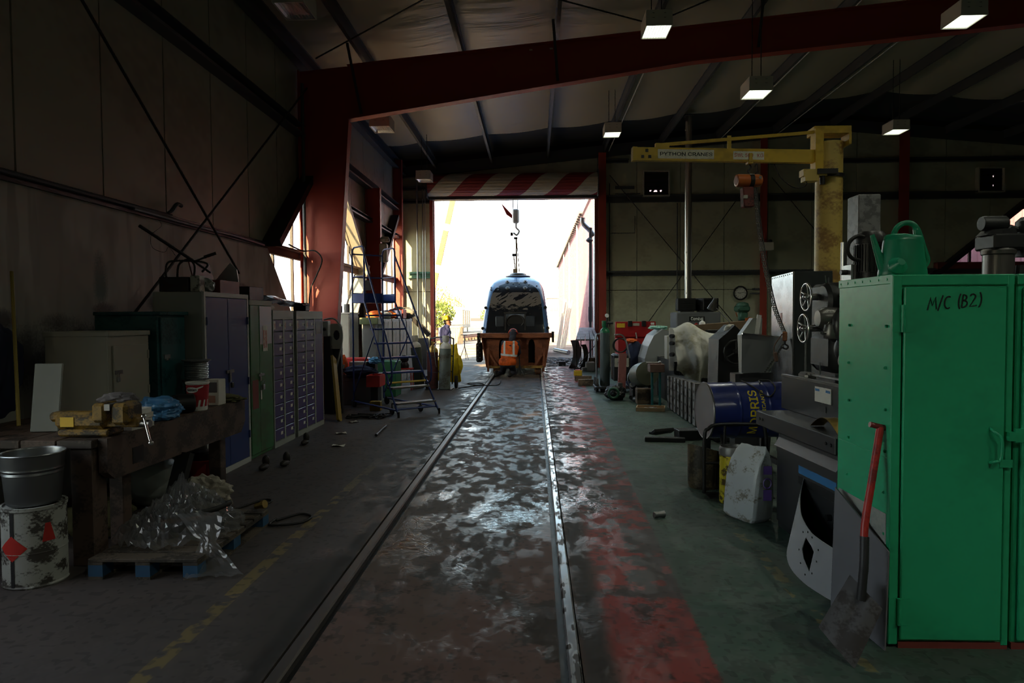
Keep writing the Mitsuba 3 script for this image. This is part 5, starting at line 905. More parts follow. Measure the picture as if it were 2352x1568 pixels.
for x in (-2.68, -1.96): add(tr, 'wheel', cat(cyl((x - .03, 16.75, .16), (x + .03, 16.75, .16), .155, n=28), cyl((x - .035, 16.75, .16), (x + .035, 16.75, .16), .05, n=12)), 'm_rubber', 40)
one('gas_hose', 'thin hose looping from the maroon cylinder valve', 'hose', tube(spl([(-2.44, 16.56, 1.10), (-2.40, 16.45, 1.16), (-2.44, 16.4, 1.0), (-2.42, 16.4, .7), (-2.40, 16.42, .55)]), .009, 6), 'm_galv', True)
one('yellow_cover', 'bright yellow waterproof cover hung on the cylinder trolley', 'cover', mv(sheet(lambda u, v: np.stack([.30 * np.cos(PI * u) * (-1) * (1 - .35 * v) + .03 * np.sin(9 * u), -.02 + .16 * np.sin(PI * u) + .02 * np.sin(14 * u + 3 * v), -.15 + .95 * v + .03 * np.sin(7 * u)], -1), 34, 14, .006), -2.18, 16.92, .30), mat('m_yellow_cover', (.75, .55, .01), .4), 30)
one('yellow_cover', 'yellow oilskin bundle hanging behind the trolley wheel', 'cover', mv(lump(.15, .13, .30, 91, .25, 2, 4), -1.98, 17.05, .56), 'm_yellow_cover', True)
rs_ = thing('red_stool', 'small red steel stand behind the bottom of the blue steps', 'stand'); add(rs_, 'top', box(-3.32, 16.3, .50, -2.98, 16.6, .53, .004), 'm_red')
for x in (-3.30, -3.0):
    for y in (16.32, 16.58): add(rs_, 'leg', rod((x, y, 0), (x, y, .5), .014), 'm_red')
one('lathe_chuck', 'round black machine part on the red stand', 'machine part', cat(lathe([(0, .53), (.1, .53), (.11, .6), (.07, .68), (.10, .72), (.10, .82), (.06, .84), (0, .84)], 18, (-3.18, 16.45, 0))), 'm_black', 40)
one('green_cupboard', 'green low cupboard on the floor behind the blue steps', 'cupboard', box(-3.62, 15.0, 0, -3.1, 15.6, .78, .01), mat('m_green_cup', (.02, .12, .05), .5))
one('steel_beam', 'dark steel beam leaning on the wall left of the shutter', 'beam', bar((-4.35, 22.95, 1.92), (-3.62, 23.15, 1.14), .14, .14), 'm_dark'); one('low_cabinet', 'dark low cabinet under the leaning beam by the shutter guide', 'cabinet', box(-4.3, 22.8, 0, -3.66, 23.3, 1.05, .01), 'm_dark')
one('hand_lamp', 'white bulkhead lamp with a round fan above on the short red post', 'lamp', cat(box(-4.18, 18.25, 3.25, -3.98, 18.5, 3.75, .03), lathe([(0, 3.8), (.12, 3.8), (.14, 3.86), (.10, 3.93), (0, 3.95)], 18, (-4.05, 18.4, 0))), 'm_cream')
# floor clutter on the left
one('iron_pipe', 'short dark pipe lying on the floor between the lockers and the track', 'pipe', rod((-2.36, 9.95, .02), (-2.40, 10.8, .022), .02, 10), 'm_dark')
for i, (x, y) in enumerate(((-2.70, 9.2), (-2.95, 10.2), (-3.05, 11.3))): one('paper_scrap', ('white scrap of paper on the floor in front of the lockers', 'paper scrap by the purple lockers', 'small paper scrap near the yellow plank')[i], 'paper', mv(sheet(lambda u, v: np.stack([(u - .5) * .16, (v - .5) * .12, .012 + .012 * np.sin(4 * u + 3 * v)], -1), 6, 6, .001), x, y, 0, 25 * i), 'm_label', True)
one('cable_heap', 'heap of black cables on the floor at the foot of the blue steps', 'cables', cat(*[tube(spl([(-2.95 + R.uniform(-.35, .35), 11.9 + R.uniform(-.3, .3), .015 + .03 * R.random()) for _ in range(5)], 6), .012, 5) for _ in range(8)]), 'm_rubber', True)
one('yellow_block', 'yellow wooden block on the floor under the blue steps', 'block', bx(-3.02, 12.75, 0, .2, .16, .18, .006), 'm_yel_plank')
for i, (x, y) in enumerate(((-3.15, 7.75), (-2.98, 7.95), (-3.2, 9.3))): one('work_boot', ('black work boot in front of the blue cabinet doors', 'upright black boot beside the first one', 'dark boot lying by the purple lockers')[i], 'boot', cat(mv(lump(.045, .11, .035, 95 + i, .1, 1.5, 3), x, y, .036), mv(lump(.042, .045, .07, 98 + i, .1, 1.5, 3), x, y + .06, .09)), 'm_boot', True)
one('floor_hose', 'black hose snaking over the concrete from the cylinder trolley to the rail', 'hose', tube(spl([(-1.9, 16.7, .01), (-1.6, 17.2, .01), (-1.35, 17.6, .01), (-1.5, 18.0, .01), (-1.8, 17.9, .01), (-1.6, 17.5, .01), (-1.0, 17.3, .02), (-.95, 18.5, .02)]), .012, 6), 'm_rubber', True)
# ------------------------------------------------------------------ right side: jib crane
mat('m_crane', patchy((.56, .36, .03), (.40, .25, .03), 2, .5, .75), .45); mat('m_crane_old', patchy((.50, .36, .09), (.26, .14, .04), 4.5, .48, .72), .5)
jc = thing('jib_crane', 'yellow pillar jib crane with a long arm, lettered PYTHON CRANES, SWL 500 KG', 'crane')
JX, JY, jr = 3.62, 8.6, .158
add(jc, 'pillar', lathe([(0, 0), (jr, 0), (jr, 3.86), (0, 3.86)], 36, (JX, JY, 0)), 'm_crane_old', 40); add(jc, 'base_plate', bx(JX, JY, 0, .6, .6, .03), 'm_crane_old')
p0, p1 = np.array([1.19, 8.18, 3.66]), np.array([3.42, 8.44, 3.66]); jd = (p1 - p0) / np.linalg.norm(p1 - p0); jn = np.array([jd[1], -jd[0], 0])
for dz, w, h in ((.072, .075, .010), (-.072, .075, .010)): add(jc, 'arm_flange', bar(p0 + [0, 0, dz], p1 + [0, 0, dz], w, h), 'm_crane')
add(jc, 'arm_web', bar(p0, p1, .03, .15), 'm_crane'); add(jc, 'end_stop', bar(p0 - jd * .04, p0 + jd * .01, .09, .16), 'm_crane')
add(jc, 'arm_side', bar(p0 + jn * .034, p1 + jn * .034, .004, .136), 'm_crane')
q0 = p0 + jd * .30 + [0, 0, .115]; q1 = np.array([3.38, 8.44, 3.955])
add(jc, 'tie_bar', bar(q0, q1, .03, .035), 'm_crane'); add(jc, 'tie_bracket', bar(q0 - jd * .06 - [0, 0, .02], q0 + jd * .10 - [0, 0, .02], .06, .07), 'm_crane'); add(jc, 'tie_post', bar(p0 + jd * 1.14 + [0, 0, .07], p0 + jd * 1.14 + [0, 0, .235], .02, .045, (1, 0, 0)), 'm_crane')
add(jc, 'head_frame', cat(box(3.36, 8.36, 3.50, 3.42, 8.52, 3.98), box(3.42, 8.40, 3.50, 3.47, 8.50, 3.96)), 'm_crane'); add(jc, 'top_arm', cat(box(3.36, 8.40, 3.93, 3.80, 8.64, 4.02, .004), box(3.77, 8.40, 3.80, 3.80, 8.62, 3.95)), 'm_crane')
add(jc, 'lower_bracket', cat(box(3.22, 8.36, 3.42, 3.50, 8.50, 3.50), box(3.24, 8.36, 3.36, 3.40, 8.50, 3.42)), 'm_crane_old'); add(jc, 'roller_clamp', cat(box(3.38, 8.34, 3.44, 3.62, 8.44, 3.50), lathe([(jr + .004, 3.43), (jr + .02, 3.43), (jr + .02, 3.47), (jr + .004, 3.47)], 30, (JX, JY, 0)), cyl((3.46, 8.40, 3.32), (3.46, 8.40, 3.46), .03)), 'm_black')
def on_arm(d, z): return p0 + jd * d + jn * .037 + [0, 0, z]
def arm_plate(d0, d1, z0, z1, m, off=0.0, n='name_plate'): add(jc, n, rings([np.array([on_arm(d, z) + jn * (off + s) for d, z in ((d0, z0), (d1, z0), (d1, z1), (d0, z1))]) for s in (0, .0015)]), m)
mat('m_plate', patchy((.62, .59, .48), (.40, .38, .30), 12, .55, .75), .5)
arm_plate(.26, .94, -.052, .055, 'm_plate'); arm_plate(1.175, 1.555, -.052, .044, 'm_plate')
add(jc, 'lettering', place_text('PYTHON CRANES', .040, on_arm(.28, -.018) + jn * .002, jd, (0, 0, 1), .001, True, .64), 'm_black'); add(jc, 'lettering', place_text('SWL 500', .042, on_arm(1.185, -.022) + jn * .002, jd, (0, 0, 1), .001, False, .235), 'm_red'); add(jc, 'lettering', place_text('KG', .042, on_arm(1.465, -.024) + jn * .002, jd, (0, 0, 1), .001, False, .08), 'm_red')
for d, z in ((.11, .02), (.06, -.05), (.145, -.05)): arm_plate(d, d + .035, z, z + .036, 'm_dark', 0, 'hole')
add(jc, 'cable_loop', tube(spl([p0 + jd * 1.70 - [0, 0, .09], p0 + jd * 1.78 - [0, 0, .25], p0 + jd * 1.95 - [0, 0, .37], p0 + jd * 2.1 - [0, 0, .34], np.array([3.24, 8.4, 3.42])]), .006, 6), 'm_rubber', True)
ho = thing('chain_hoist', 'orange electric chain hoist with a chain bag, hanging from the crane arm', 'hoist')
HP = p0 + jd * 1.39 - [0, 0, .08]; mat('m_hoist', (.48, .12, .025), .35)
add(ho, 'trolley', cat(bx(HP[0], HP[1], HP[2] - .02, .06, .10, .035), box(HP[0] - .02, HP[1] - .06, HP[2], HP[0] + .02, HP[1] - .045, HP[2] + .10)), 'm_crane'); add(ho, 'hook', tube(spl([HP - [0, 0, .02], HP + [.02, 0, -.05], HP + [.0, 0, -.08], HP + [-.02, 0, -.10], HP + [0, 0, -.125]]), .009, 7), 'm_dark', True)
hz = HP[2] - .215
def yk(x, r): return [(HP[0] + x, r)]
hb = mv(lathe([(0, -.165), (.055, -.165), (.07, -.16), (.075, -.14), (.075, .11), (.068, .14), (.05, .15), (0, .15)], 28), HP[0], HP[1], hz, 8, 0, 90)
add(ho, 'body', hb, 'm_hoist', 35); add(ho, 'end_badge', mv(cyl((0, 0, -.168), (0, 0, -.165), .05, n=20), HP[0], HP[1], hz, 8, 0, 90), mat('m_badge', (.42, .16, .10), .5)); add(ho, 'band', mv(lathe([(.077, -.03), (.080, -.03), (.080, .02), (.077, .02)], 24), HP[0] + .02, HP[1], hz, 8, 0, 90), 'm_black'); add(ho, 'rating_plate', bx(HP[0] + .11, HP[1] - .072, hz + .01, .03, .004, .03), 'm_dull_steel')
add(ho, 'chain_bag', mv(cat(box(-.065, -.055, -.24, .065, .055, 0, .012)), HP[0] - .03, HP[1], hz - .08, 6, 0, -3), mat('m_chain_bag', patchy((.16, .035, .03), (.05, .02, .02), 9), .7)); add(ho, 'bag_label', bx(HP[0] - .06, HP[1] - .06, hz - .22, .05, .004, .04), 'm_stone')
cp = [np.array([HP[0] + .05, HP[1] + .0, hz - .08]), np.array([HP[0] + .10, HP[1] - .1, 2.6]), np.array([HP[0] + .165, HP[1] - .3, 1.93]), np.array([HP[0] + .20, HP[1] - .6, 1.56])]
def chain(pts, pitch=.030, r=.0042, lw=.011):
    sp = spl(pts, 12); L = np.concatenate([[0], np.cumsum(np.linalg.norm(np.diff(sp, axis=0), axis=1))]); out = []
    for i, s in enumerate(np.arange(0, L[-1] - pitch, pitch)):
        a = np.array([np.interp(s, L, sp[:, j]) for j in range(3)]); b = np.array([np.interp(s + pitch, L, sp[:, j]) for j in range(3)]); z = (b - a) / np.linalg.norm(b - a); x, y, _ = frame(z); x, y = (x, y) if i % 2 else (y, x); c = (a + b) / 2
        out.append(tube([c + x * lw * math.cos(t) + z * (pitch * .68) * math.sin(t) for t in np.linspace(0, 2 * PI, 8, endpoint=False)], r, 4, True))
    return cat(*out)
add(ho, 'chain', chain(cp), 'm_dull_steel', kind='stuff'); add(ho, 'chain', chain([p + [.022, 0, 0] for p in cp]), 'm_dull_steel', kind='stuff'); add(ho, 'pendant_cable', tube(spl([HP + [.06, 0, -.05], HP + [.09, 0, -.02], HP + [.10, 0, -.12]] ), .007, 6), 'm_rubber', True); add(ho, 'pendant_cable', tube(spl([cp[0] + [.04, 0, 0], cp[1] + [.045, 0, 0], cp[2] + [.04, 0, 0], cp[3] + [.03, 0, .0]]), .006, 6), 'm_rubber', True)
hk0 = cp[3] + [.01, 0, 0]; add(ho, 'hook_block', cat(bx(hk0[0] + .01, hk0[1], hk0[2] - .10, .05, .04, .11, .012)), 'm_rust'); add(ho, 'load_hook', tube(spl([hk0 + [.01, 0, -.10], hk0 + [.015, 0, -.13], hk0 + [.045, 0, -.155], hk0 + [.03, 0, -.185], hk0 + [-.005, 0, -.175], hk0 + [-.012, 0, -.155]]), .010, 7), 'm_dark', True)
add(ho, 'pendant', cat(tube(spl([hk0 + [-.02, 0, -.02], hk0 + [-.10, 0, -.14], hk0 + [-.11, 0, -.22]]), .006, 6), mv(box(-.02, -.018, -.11, .02, .018, 0, .008), *(hk0 + [-.10, 0, -.22]), 0, 0, -10)), mat('m_brown_box', (.10, .055, .04), .6))

# ------------------------------------------------------------------ green cabinets at the right edge
mat('m_cab_green', patchy((.022, .36, .17), (.020, .31, .15), 3, .5, .8), .30); mat('m_cab_green_old', patchy((.30, .31, .28), (.24, .26, .24), 6), .45)
cg = thing('steel_cabinet', 'tall bright green steel cabinet marked M/C (B2), with a watering can on top', 'cabinet')
x0, x1, y0, y1, zt_ = 1.845, 2.455, 3.60, 4.22, 1.955
add(cg, 'carcass', cat(box(x0, y0 + .004, .02, x1, y1, zt_ - .002, .006)), 'm_cab_green'); add(cg, 'top_edge', cat(box(x0 - .003, y0 - .008, zt_ - .055, x1 + .003, y0 + .02, zt_, .004), box(x0 - .004, y0 - .006, zt_ - .045, x0 + .01, y1, zt_ + .002, .003)), 'm_cab_green'); add(cg, 'side_lower_panel', box(x0 - .003, y0 + .02, .70, x0 + .004, y1 - .02, 1.00, .002), 'm_cab_green'); add(cg, 'grey_patch', box(x0 - .0035, y0 + .03, .03, x0 + .002, y1 - .03, .70, .001), 'm_cab_green_old')
add(cg, 'post', cat(box(x0 - .004, y0 - .010, .02, x0 + .045, y0 + .02, zt_, .004), box(x1 - .035, y0 - .010, .02, x1, y0 + .02, zt_, .004)), 'm_cab_green'); add(cg, 'plinth', box(x0 + .05, y0 - .006, 0, x1, y0 + .03, .035), 'm_dark_red')
dd = add(cg, 'door', box(x0 + .052, y0 - .022, .05, x1 - .045, y0 - .002, zt_ - .062, .005), 'm_cab_green')
for z in (.13, 1.66):
    add(cg, 'hinge', cat(cyl((x0 + .045, y0 - .022, z), (x0 + .045, y0 - .022, z + .14), .011, n=12), box(x0 + .05, y0 - .026, z, x0 + .10, y0 - .022, z + .14), box(x0 - .004, y0 - .014, z, x0 + .04, y0 - .010, z + .14)), 'm_cab_green')
add(dd, 'handle', tube(spl([(x1 - .115, y0 - .022, 1.165), (x1 - .113, y0 - .045, 1.15), (x1 - .098, y0 - .055, 1.135), (x1 - .082, y0 - .06, 1.11), (x1 - .082, y0 - .06, 1.03), (x1 - .09, y0 - .055, 1.0), (x1 - .11, y0 - .05, .995), (x1 - .115, y0 - .022, .985)], 5), .008, 8), 'm_cab_green', True)
add(dd, 'hasp', box(x1 - .07, y0 - .028, .96, x1 - .005, y0 - .022, 1.0), 'm_cab_green'); add(cg, 'staple', box(x1 - .034, y0 - .045, 1.10, x1 - .002, y0 - .008, 1.145), 'm_cab_green')
def arc2(cx, cz, rx, rz, a0, a1, n=10): return [(cx + rx * math.cos(math.radians(t)), cz + rz * math.sin(math.radians(t))) for t in np.linspace(a0, a1, n)]
strokes = [[(0, 0), (.16, 1), (.34, .35), (.55, 1.02), (.66, .02)], [(.78, -.12), (1.08, 1.12)], arc2(1.50, .5, .27, .5, 60, 300), arc2(2.55, .5, .28, .75, 125, 235), [(2.52, 0), (2.58, 1.0)], arc2(2.60, .78, .26, .24, 100, -90), arc2(2.60, .28, .32, .30, 95, -100), arc2(3.30, .78, .20, .24, 160, -40) + [(3.12, .02), (3.62, .06)], arc2(3.55, .5, .40, .80, 50, -50)]
def on_door(p): return [x0 + .165 + .068 * p[0] + .004 * p[1], y0 - .0235, 1.772 + .062 * p[1] + .0055 * p[0]]
add(dd, 'marker_lettering', cat(*[tube([on_door(p) for p in st_], .0036, 5) for st_ in strokes]), 'm_black', kind='stuff')
for i in range(16): add(cg, 'rivet', cyl((x0 - .003, y0 + .05 + (i % 2) * .42 + R.uniform(-.01, .01), .15 + .22 * (i // 2)), (x0 - .007, y0 + .05 + (i % 2) * .42, .15 + .22 * (i // 2)), .008, n=8), 'm_cab_green')
for i in range(7): add(cg, 'rivet', cyl((x0 - .003, y0 + .05 + .09 * i, zt_ - .02), (x0 - .007, y0 + .05 + .09 * i, zt_ - .02), .006, n=8), 'm_cab_green')
cg2 = thing('steel_cabinet', 'second green steel cabinet cut off by the right edge of the picture', 'cabinet')
x2 = 2.475; add(cg2, 'carcass', box(x2, y0 + .004, .02, x2 + .7, y1, zt_, .006), 'm_cab_green'); add(cg2, 'door', box(x2 + .025, y0 - .022, .05, x2 + .66, y0 - .002, zt_ - .062, .005), 'm_cab_green'); add(cg2, 'plinth', box(x2, y0 - .006, 0, x2 + .7, y0 + .03, .035), 'm_dark_red'); add(cg2, 'top_edge', box(x2 - .003, y0 - .008, zt_ - .055, x2 + .7, y0 + .02, zt_, .004), 'm_cab_green'); add(cg2, 'hasp', box(x2 - .012, y0 - .028, 1.09, x2 + .05, y0 - .012, 1.16), 'm_cab_green')
# watering can
wc = thing('watering_can', 'green plastic watering can standing on the bright green cabinet', 'watering can'); mat('m_can', (.012, .22, .115), .33)
WX_, WY_, WZ_ = 2.03, 3.86, 1.957
def ovring(z, rx, ry, dx=0.0, n=32): a = np.arange(n) * 2 * PI / n; return np.stack([WX_ + dx + rx * np.cos(a), WY_ + ry * np.sin(a), np.full(n, WZ_ + z)], 1)
add(wc, 'body', rings([ovring(0, .122, .085), ovring(.008, .130, .09), ovring(.03, .128, .09), ovring(.12, .113, .082), ovring(.20, .103, .075), ovring(.215, .100, .072), ovring(.225, .088, .062, .01), ovring(.225, .080, .055, .012), ovring(.15, .08, .055, .012)]), 'm_can', 50)
add(wc, 'hood', rings([ovring(.205, .099, .071), ovring(.228, .086, .064, -.012), ovring(.236, .05, .045, -.03)]), 'm_can', 50)
add(wc, 'handle', tube(spl([(WX_ - .055, WY_, WZ_ + .225), (WX_ - .03, WY_, WZ_ + .275), (WX_ + .01, WY_, WZ_ + .298), (WX_ + .055, WY_, WZ_ + .29), (WX_ + .085, WY_, WZ_ + .25), (WX_ + .115, WY_, WZ_ + .16), (WX_ + .135, WY_, WZ_ + .10), (WX_ + .13, WY_, WZ_ + .075), (WX_ + .108, WY_, WZ_ + .045)], 6), .0145, 10), 'm_can', True); add(wc, 'handle_rib', tube(spl([(WX_ + .07, WY_, WZ_ + .27), (WX_ + .075, WY_, WZ_ + .22)], 3), .016, 10), 'm_can', True)
add(wc, 'spout', tube([(WX_ - .105, WY_, WZ_ + .05), (WX_ - .14, WY_ + .0, WZ_ + .15), (WX_ - .167, WY_, WZ_ + .235)], [.026, .018, .012], 12), 'm_can', 40); add(wc, 'rose', mv(lathe([(0, 0), (.045, 0), (.05, .02), (.02, .06), (0, .06)], 20), WX_ - .075, WY_ - .08, WZ_ + .05, 0, 65, 0), 'm_can', 40)
# shovel
sv = thing('shovel', 'red-shafted square-mouth shovel leaning on the green cabinet', 'shovel')
b0, b1, b2, b3 = np.array([1.662, 3.51, .29]), np.array([1.68, 3.52, .48]), np.array([1.70, 3.56, .66]), np.array([1.822, 3.66, 1.155]); mat('m_shaft', patchy((.38, .025, .02), (.18, .02, .02), 12, .5, .7), .4)
add(sv, 'shaft', tube(spl([b1, b2, (b2 + b3) / 2, b3], 6), .019, 12), 'm_shaft', 50); add(sv, 'socket', tube(spl([b0, b0 * .4 + b1 * .6, b1, b2 - (b2 - b1) * .3], 6), .022, 12), 'm_dark', 50); add(sv, 'grip', rod(b3 + [-.055, .0, .016], b3 + [.06, -.0, -.012], .015, 14), mat('m_grip', (.20, .03, .03), .25), 40)
def blade(u, v):
    w = .125; a = np.array([1.685, 3.52, .335]); tip = np.array([1.515, 3.47, .065]); ax = tip - a; side = np.array([.375, -.79, -.48]); side = side / np.linalg.norm(side); n = np.cross(side, ax); n /= np.linalg.norm(n)
    s = (u - .5) * 2; return a + ax * v[..., None] * 1.0 + side * (s * w * (1 - .12 * (1 - v)))[..., None] + n * (.020 * s ** 2 + .018 * np.exp(-(s / .25) ** 2) * (1 - v))[..., None]
add(sv, 'blade', sheet(blade, 20, 20, .004), mat('m_blade', patchy((.085, .08, .08), (.05, .042, .04), 9), .55, .5), 40)
# curved grey panel with a hole, and the grey sheet behind the shovel
cpn = thing('cut_out_sheet', 'curved pale grey cut-out panel with a dark hole, leaning below the machine', 'metal panel'); mat('m_panel_grey', (.30, .30, .315), .6)
outl = Polygon([(0, .0), (.45, -.02), (1.0, .0), (1.42, .02), (1.45, .46), (1.2, .50), (.9, .52), (.6, .60), (.35, .72), (.18, .86), (.06, 1.02), (0, 1.12), (-.015, .6)])
hole_ = Polygon([(.80, .30), (.86, .22), (.98, .14), (.98, .36), (.93, .40), (.82, .44)])
m = poly(outl.difference(hole_), .005); m = m.subdivide_to_size(.06); v = m.vertices
u = v[:, 0]; px = 1.99 - .10 * np.clip(u, 0, 1.5) ** 1 - .16 * np.sin(np.clip(u / 1.45, 0, 1) * PI) ; py = 5.36 - 1.36 * u / 1.45
m.vertices = np.stack([px + v[:, 1] * .13 - v[:, 2], py, v[:, 1] * .60], 1); add(cpn, 'sheet', m, 'm_panel_grey')
add(cpn, 'backing', box(1.86, 4.36, .08, 1.87, 4.58, .26), 'm_black')
for k, (a, b) in enumerate(((.76, .46), (.84, .50), (.92, .48), (1.03, .40), (1.04, .28), (1.02, .14), (.94, .08), (.84, .15), (.76, .26))): add(cpn, 'screw_hole', bx(1.99 - .10 * a - .16 * math.sin(a / 1.45 * PI) + b * .13 - .006, 5.36 - 1.36 * a / 1.45, b * .60, .003, .010, .010), 'm_dark')
one('grey_sheet', 'plain dark grey sheet standing between the shovel and the green cabinet', 'metal sheet', mv(prism_yz([(0, 0), (.56, 0), (.56, .72), (0, .52)], -.004, .004), 1.815, 3.565, 0, 4, 0, 1.5), mat('m_sheet_dark', (.14, .14, .155), .55))
# ------------------------------------------------------------------ right side: machines from near to far
mat('m_mach', (.026, .027, .029), .35); mat('m_mach_dark', (.009, .010, .011), .5); mat('m_iron', (.14, .135, .13), .35, .7); mat('m_label_blue', (.03, .16, .38), .4)
G0, G1, G2 = np.array([2.02, 4.66, 0]), np.array([-.067, .998, 0]), np.array([.998, .067, 0])
def gbox(a0, b0, z0, a1, b1, z1, b=.004):
    m = box(a0, b0, z0, a1, b1, z1, b); v = m.vertices; m.vertices = G0 + v[:, :1] * G1 + v[:, 1:2] * G2 + np.stack([v[:, 0] * 0, v[:, 0] * 0, v[:, 2]], 1); m.invert(); return m
def gp(a, b, z): return G0 + a * G1 + b * G2 + [0, 0, z]
sg_ = thing('surface_grinder', 'long dark grey machine with a ledge and back panel, beyond the green cabinet', 'machine')
add(sg_, 'base', gbox(.02, .06, 0, 1.04, .85, .78, .006), 'm_mach'); add(sg_, 'ledge', gbox(0, 0, .80, 1.37, .9, .92, .006), 'm_mach'); add(sg_, 'recess', gbox(.03, .09, .76, 1.33, .6, .82), 'm_black')
add(sg_, 'front_panel', gbox(.02, .04, .06, 1.02, .065, .68), 'm_mach'); add(sg_, 'panel_lip', rings([np.array([gp(a, b, z) for b, z in ((.04, .68), (.02, .68), (.07, .765), (.08, .765))]) for a in (.02, 1.03)]), 'm_mach')
add(sg_, 'stripe', gbox(.05, .037, .54, .62, .041, .60, .0005), 'm_label_blue'); add(sg_, 'stripe', gbox(.05, .037, .46, .62, .041, .52, .0005), 'm_mach_dark')
add(sg_, 'back_panel', gbox(-.2, .29, .92, 1.52, .32, 1.22, .003), 'm_mach'); add(sg_, 'panel_edge', gbox(-.2, .286, 1.205, 1.52, .33, 1.225, .002), 'm_iron'); add(sg_, 'tray', gbox(-.2, .32, 1.13, 1.15, .95, 1.15), 'm_mach'); add(sg_, 'side_rail', gbox(-.2, .40, 1.235, 1.30, .415, 1.255, .004), 'm_steel'); add(sg_, 'rail_bracket', gbox(1.20, .36, 1.15, 1.36, .46, 1.26, .02), 'm_iron')
pl_ = add(sg_, 'maker_plate', gbox(.62, .284, 1.06, .88, .289, 1.18, .0005), 'm_label'); add(pl_, 'print', gbox(.80, .2825, 1.145, .87, .284, 1.165, .0005), 'm_label_blue'); add(pl_, 'print', gbox(.63, .2825, 1.145, .70, .284, 1.165, .0005), 'm_label_blue'); add(sg_, 'rating_plate', gbox(.70, .284, .99, .80, .289, 1.035, .0005), 'm_dark')
for a in (.05, .12, 1.22, 1.28): add(sg_, 'bolt', rod(gp(a, .002, .86), gp(a, -.008, .86), .012), 'm_mach_dark')
add(sg_, 'knob', rod(gp(.12, .04, .34), gp(.12, .005, .34), .022, 14), 'm_black')
add(sg_, 'post', rod(gp(1.50, .50, 1.14), gp(1.50, .50, 1.66), .012), 'm_dull_steel')
one('brass_strip', 'curved strip of shiny brass sheet lying on the grey machine ledge', 'metal strip', sheet(lambda u, v: np.array(G0) + (.10 + .40 * u)[..., None] * G1 + (.07 + .10 * v)[..., None] * G2 + np.stack([u * 0, u * 0, .924 + .085 * np.sin(PI * u)], -1), 20, 3, .002), 'm_brass', True)
for i, (a, b) in enumerate(((.42, .80), (.62, .98))):
    one('cast_cover', ('grey cast machine cover with rounded top on the grinder tray, left one', 'lower grey cast cover right of the first one on the grinder tray')[i], 'machine cover', gbox(.18 if i else .55, .55, 1.15, .52 if i else .85, .86, 1.36 - .05 * i, .05), 'm_iron')
cbx = thing('control_box', 'cream electrical control box with three switches, beside the green cabinet', 'electrical box'); add(cbx, 'case', box(2.06, 4.40, .24, 2.40, 4.60, .66, .008), 'm_cream'); add(cbx, 'panel', box(2.052, 4.41, .26, 2.062, 4.59, .64, .002), 'm_light_grey'); add(cbx, 'stand', box(2.1, 4.44, 0, 2.36, 4.58, .24), 'm_dark')
for z, m in ((.56, 'm_dark'), (.46, 'm_dark'), (.36, 'm_red')): add(cbx, 'switch', cat(box(2.035, 4.46, z - .03, 2.053, 4.54, z + .03, .003), rod((2.035, 4.50, z), (2.005, 4.50, z), .012)), m)
# milling machine
mm = thing('milling_machine', 'black milling machine with two spoked handwheels and a tall finned motor on top', 'machine')
add(mm, 'column', box(2.74, 6.3, 0, 3.2, 6.9, 2.05, .03), 'm_mach_dark'); add(mm, 'ram', cat(mv(lathe([(0, 0), (.13, 0), (.16, .03), (.16, .5), (0, .5)], 28), 2.56, 6.2, 1.88, 0, 0, 90)), 'm_mach_dark', 40); add(mm, 'knee', cat(box(2.56, 6.0, 1.24, 2.80, 6.5, 1.60, .06), mv(lathe([(0, 0), (.07, 0), (.11, .03), (.12, .10), (.10, .2), (0, .22)], 24), 2.56, 6.06, 1.62, 0, 0, 90)), 'm_mach_dark', 40); add(mm, 'bulb_housing', lump(.12, .12, .13, 3, .03, 1.0, 3), 'm_mach_dark', True); scene[mm + '__bulb_housing']['to_world'] = T().translate([2.66, 5.88, 1.46])
def wheel(x, y, z, r, m='m_chrome', n=3):
    rim = tube([(x, y + r * math.cos(a), z + r * math.sin(a)) for a in np.linspace(0, 2 * PI, 40, endpoint=False)], .0095, 8, True)
    sp = [tube([(x + .015, y + .028 * math.cos(a + .3), z + .028 * math.sin(a + .3)), (x, y + r * math.cos(a), z + r * math.sin(a))], .008, 6) for a in np.linspace(.4, .4 + 2 * PI, 5, endpoint=False)]
    return cat(rim, *sp, mv(trimesh.creation.icosphere(2, .032), x, y, z), cyl((x, y, z), (x + .16, y, z), .03))
add(mm, 'handwheel', wheel(2.46, 6.3, 1.915, .122), 'm_chrome', True); add(mm, 'handwheel', wheel(2.36, 6.1, 1.635, .122), 'm_chrome', True)
add(mm, 'gear_head', cat(mv(lathe([(0, -.02), (.08, -.02), (.10, 0), (.10, .10), (.07, .16), (0, .16)], 20), 2.60, 6.0, 1.72, 0, 0, -90), mv(lathe([(0, 0), (.06, 0), (.075, .04), (.06, .12), (0, .14)], 18), 2.52, 5.9, 1.55)), 'm_iron', 40); add(mm, 'worm_housing', tube(spl([(2.62, 5.9, 1.78), (2.56, 5.85, 1.70), (2.58, 5.85, 1.58), (2.72, 5.85, 1.54), (2.9, 5.85, 1.55)]), .055, 10), 'm_mach', True); add(mm, 'crank', cat(rod((2.52, 5.92, 1.72), (2.47, 5.88, 1.60), .012), rod((2.47, 5.88, 1.60), (2.42, 5.86, 1.60), .016)), 'm_chrome')
add(mm, 'drive_box', cat(box(2.66, 5.8, 1.98, 2.82, 6.0, 2.18, .01), box(2.68, 5.75, 1.60, 2.98, 5.85, 1.85, .02)), 'm_mach_dark'); add(mm, 'bright_plate', box(2.64, 5.82, 1.99, 2.66, 5.98, 2.17), 'm_galv'); add(mm, 'plunger', rod((2.66, 5.9, 2.11), (2.59, 5.9, 2.11), .022, 12), 'm_black'); add(mm, 'lever', cat(rod((2.60, 6.2, 2.0), (2.58, 6.18, 2.10), .006), rod((2.66, 6.3, 2.0), (2.65, 6.28, 2.09), .006)), 'm_chrome')
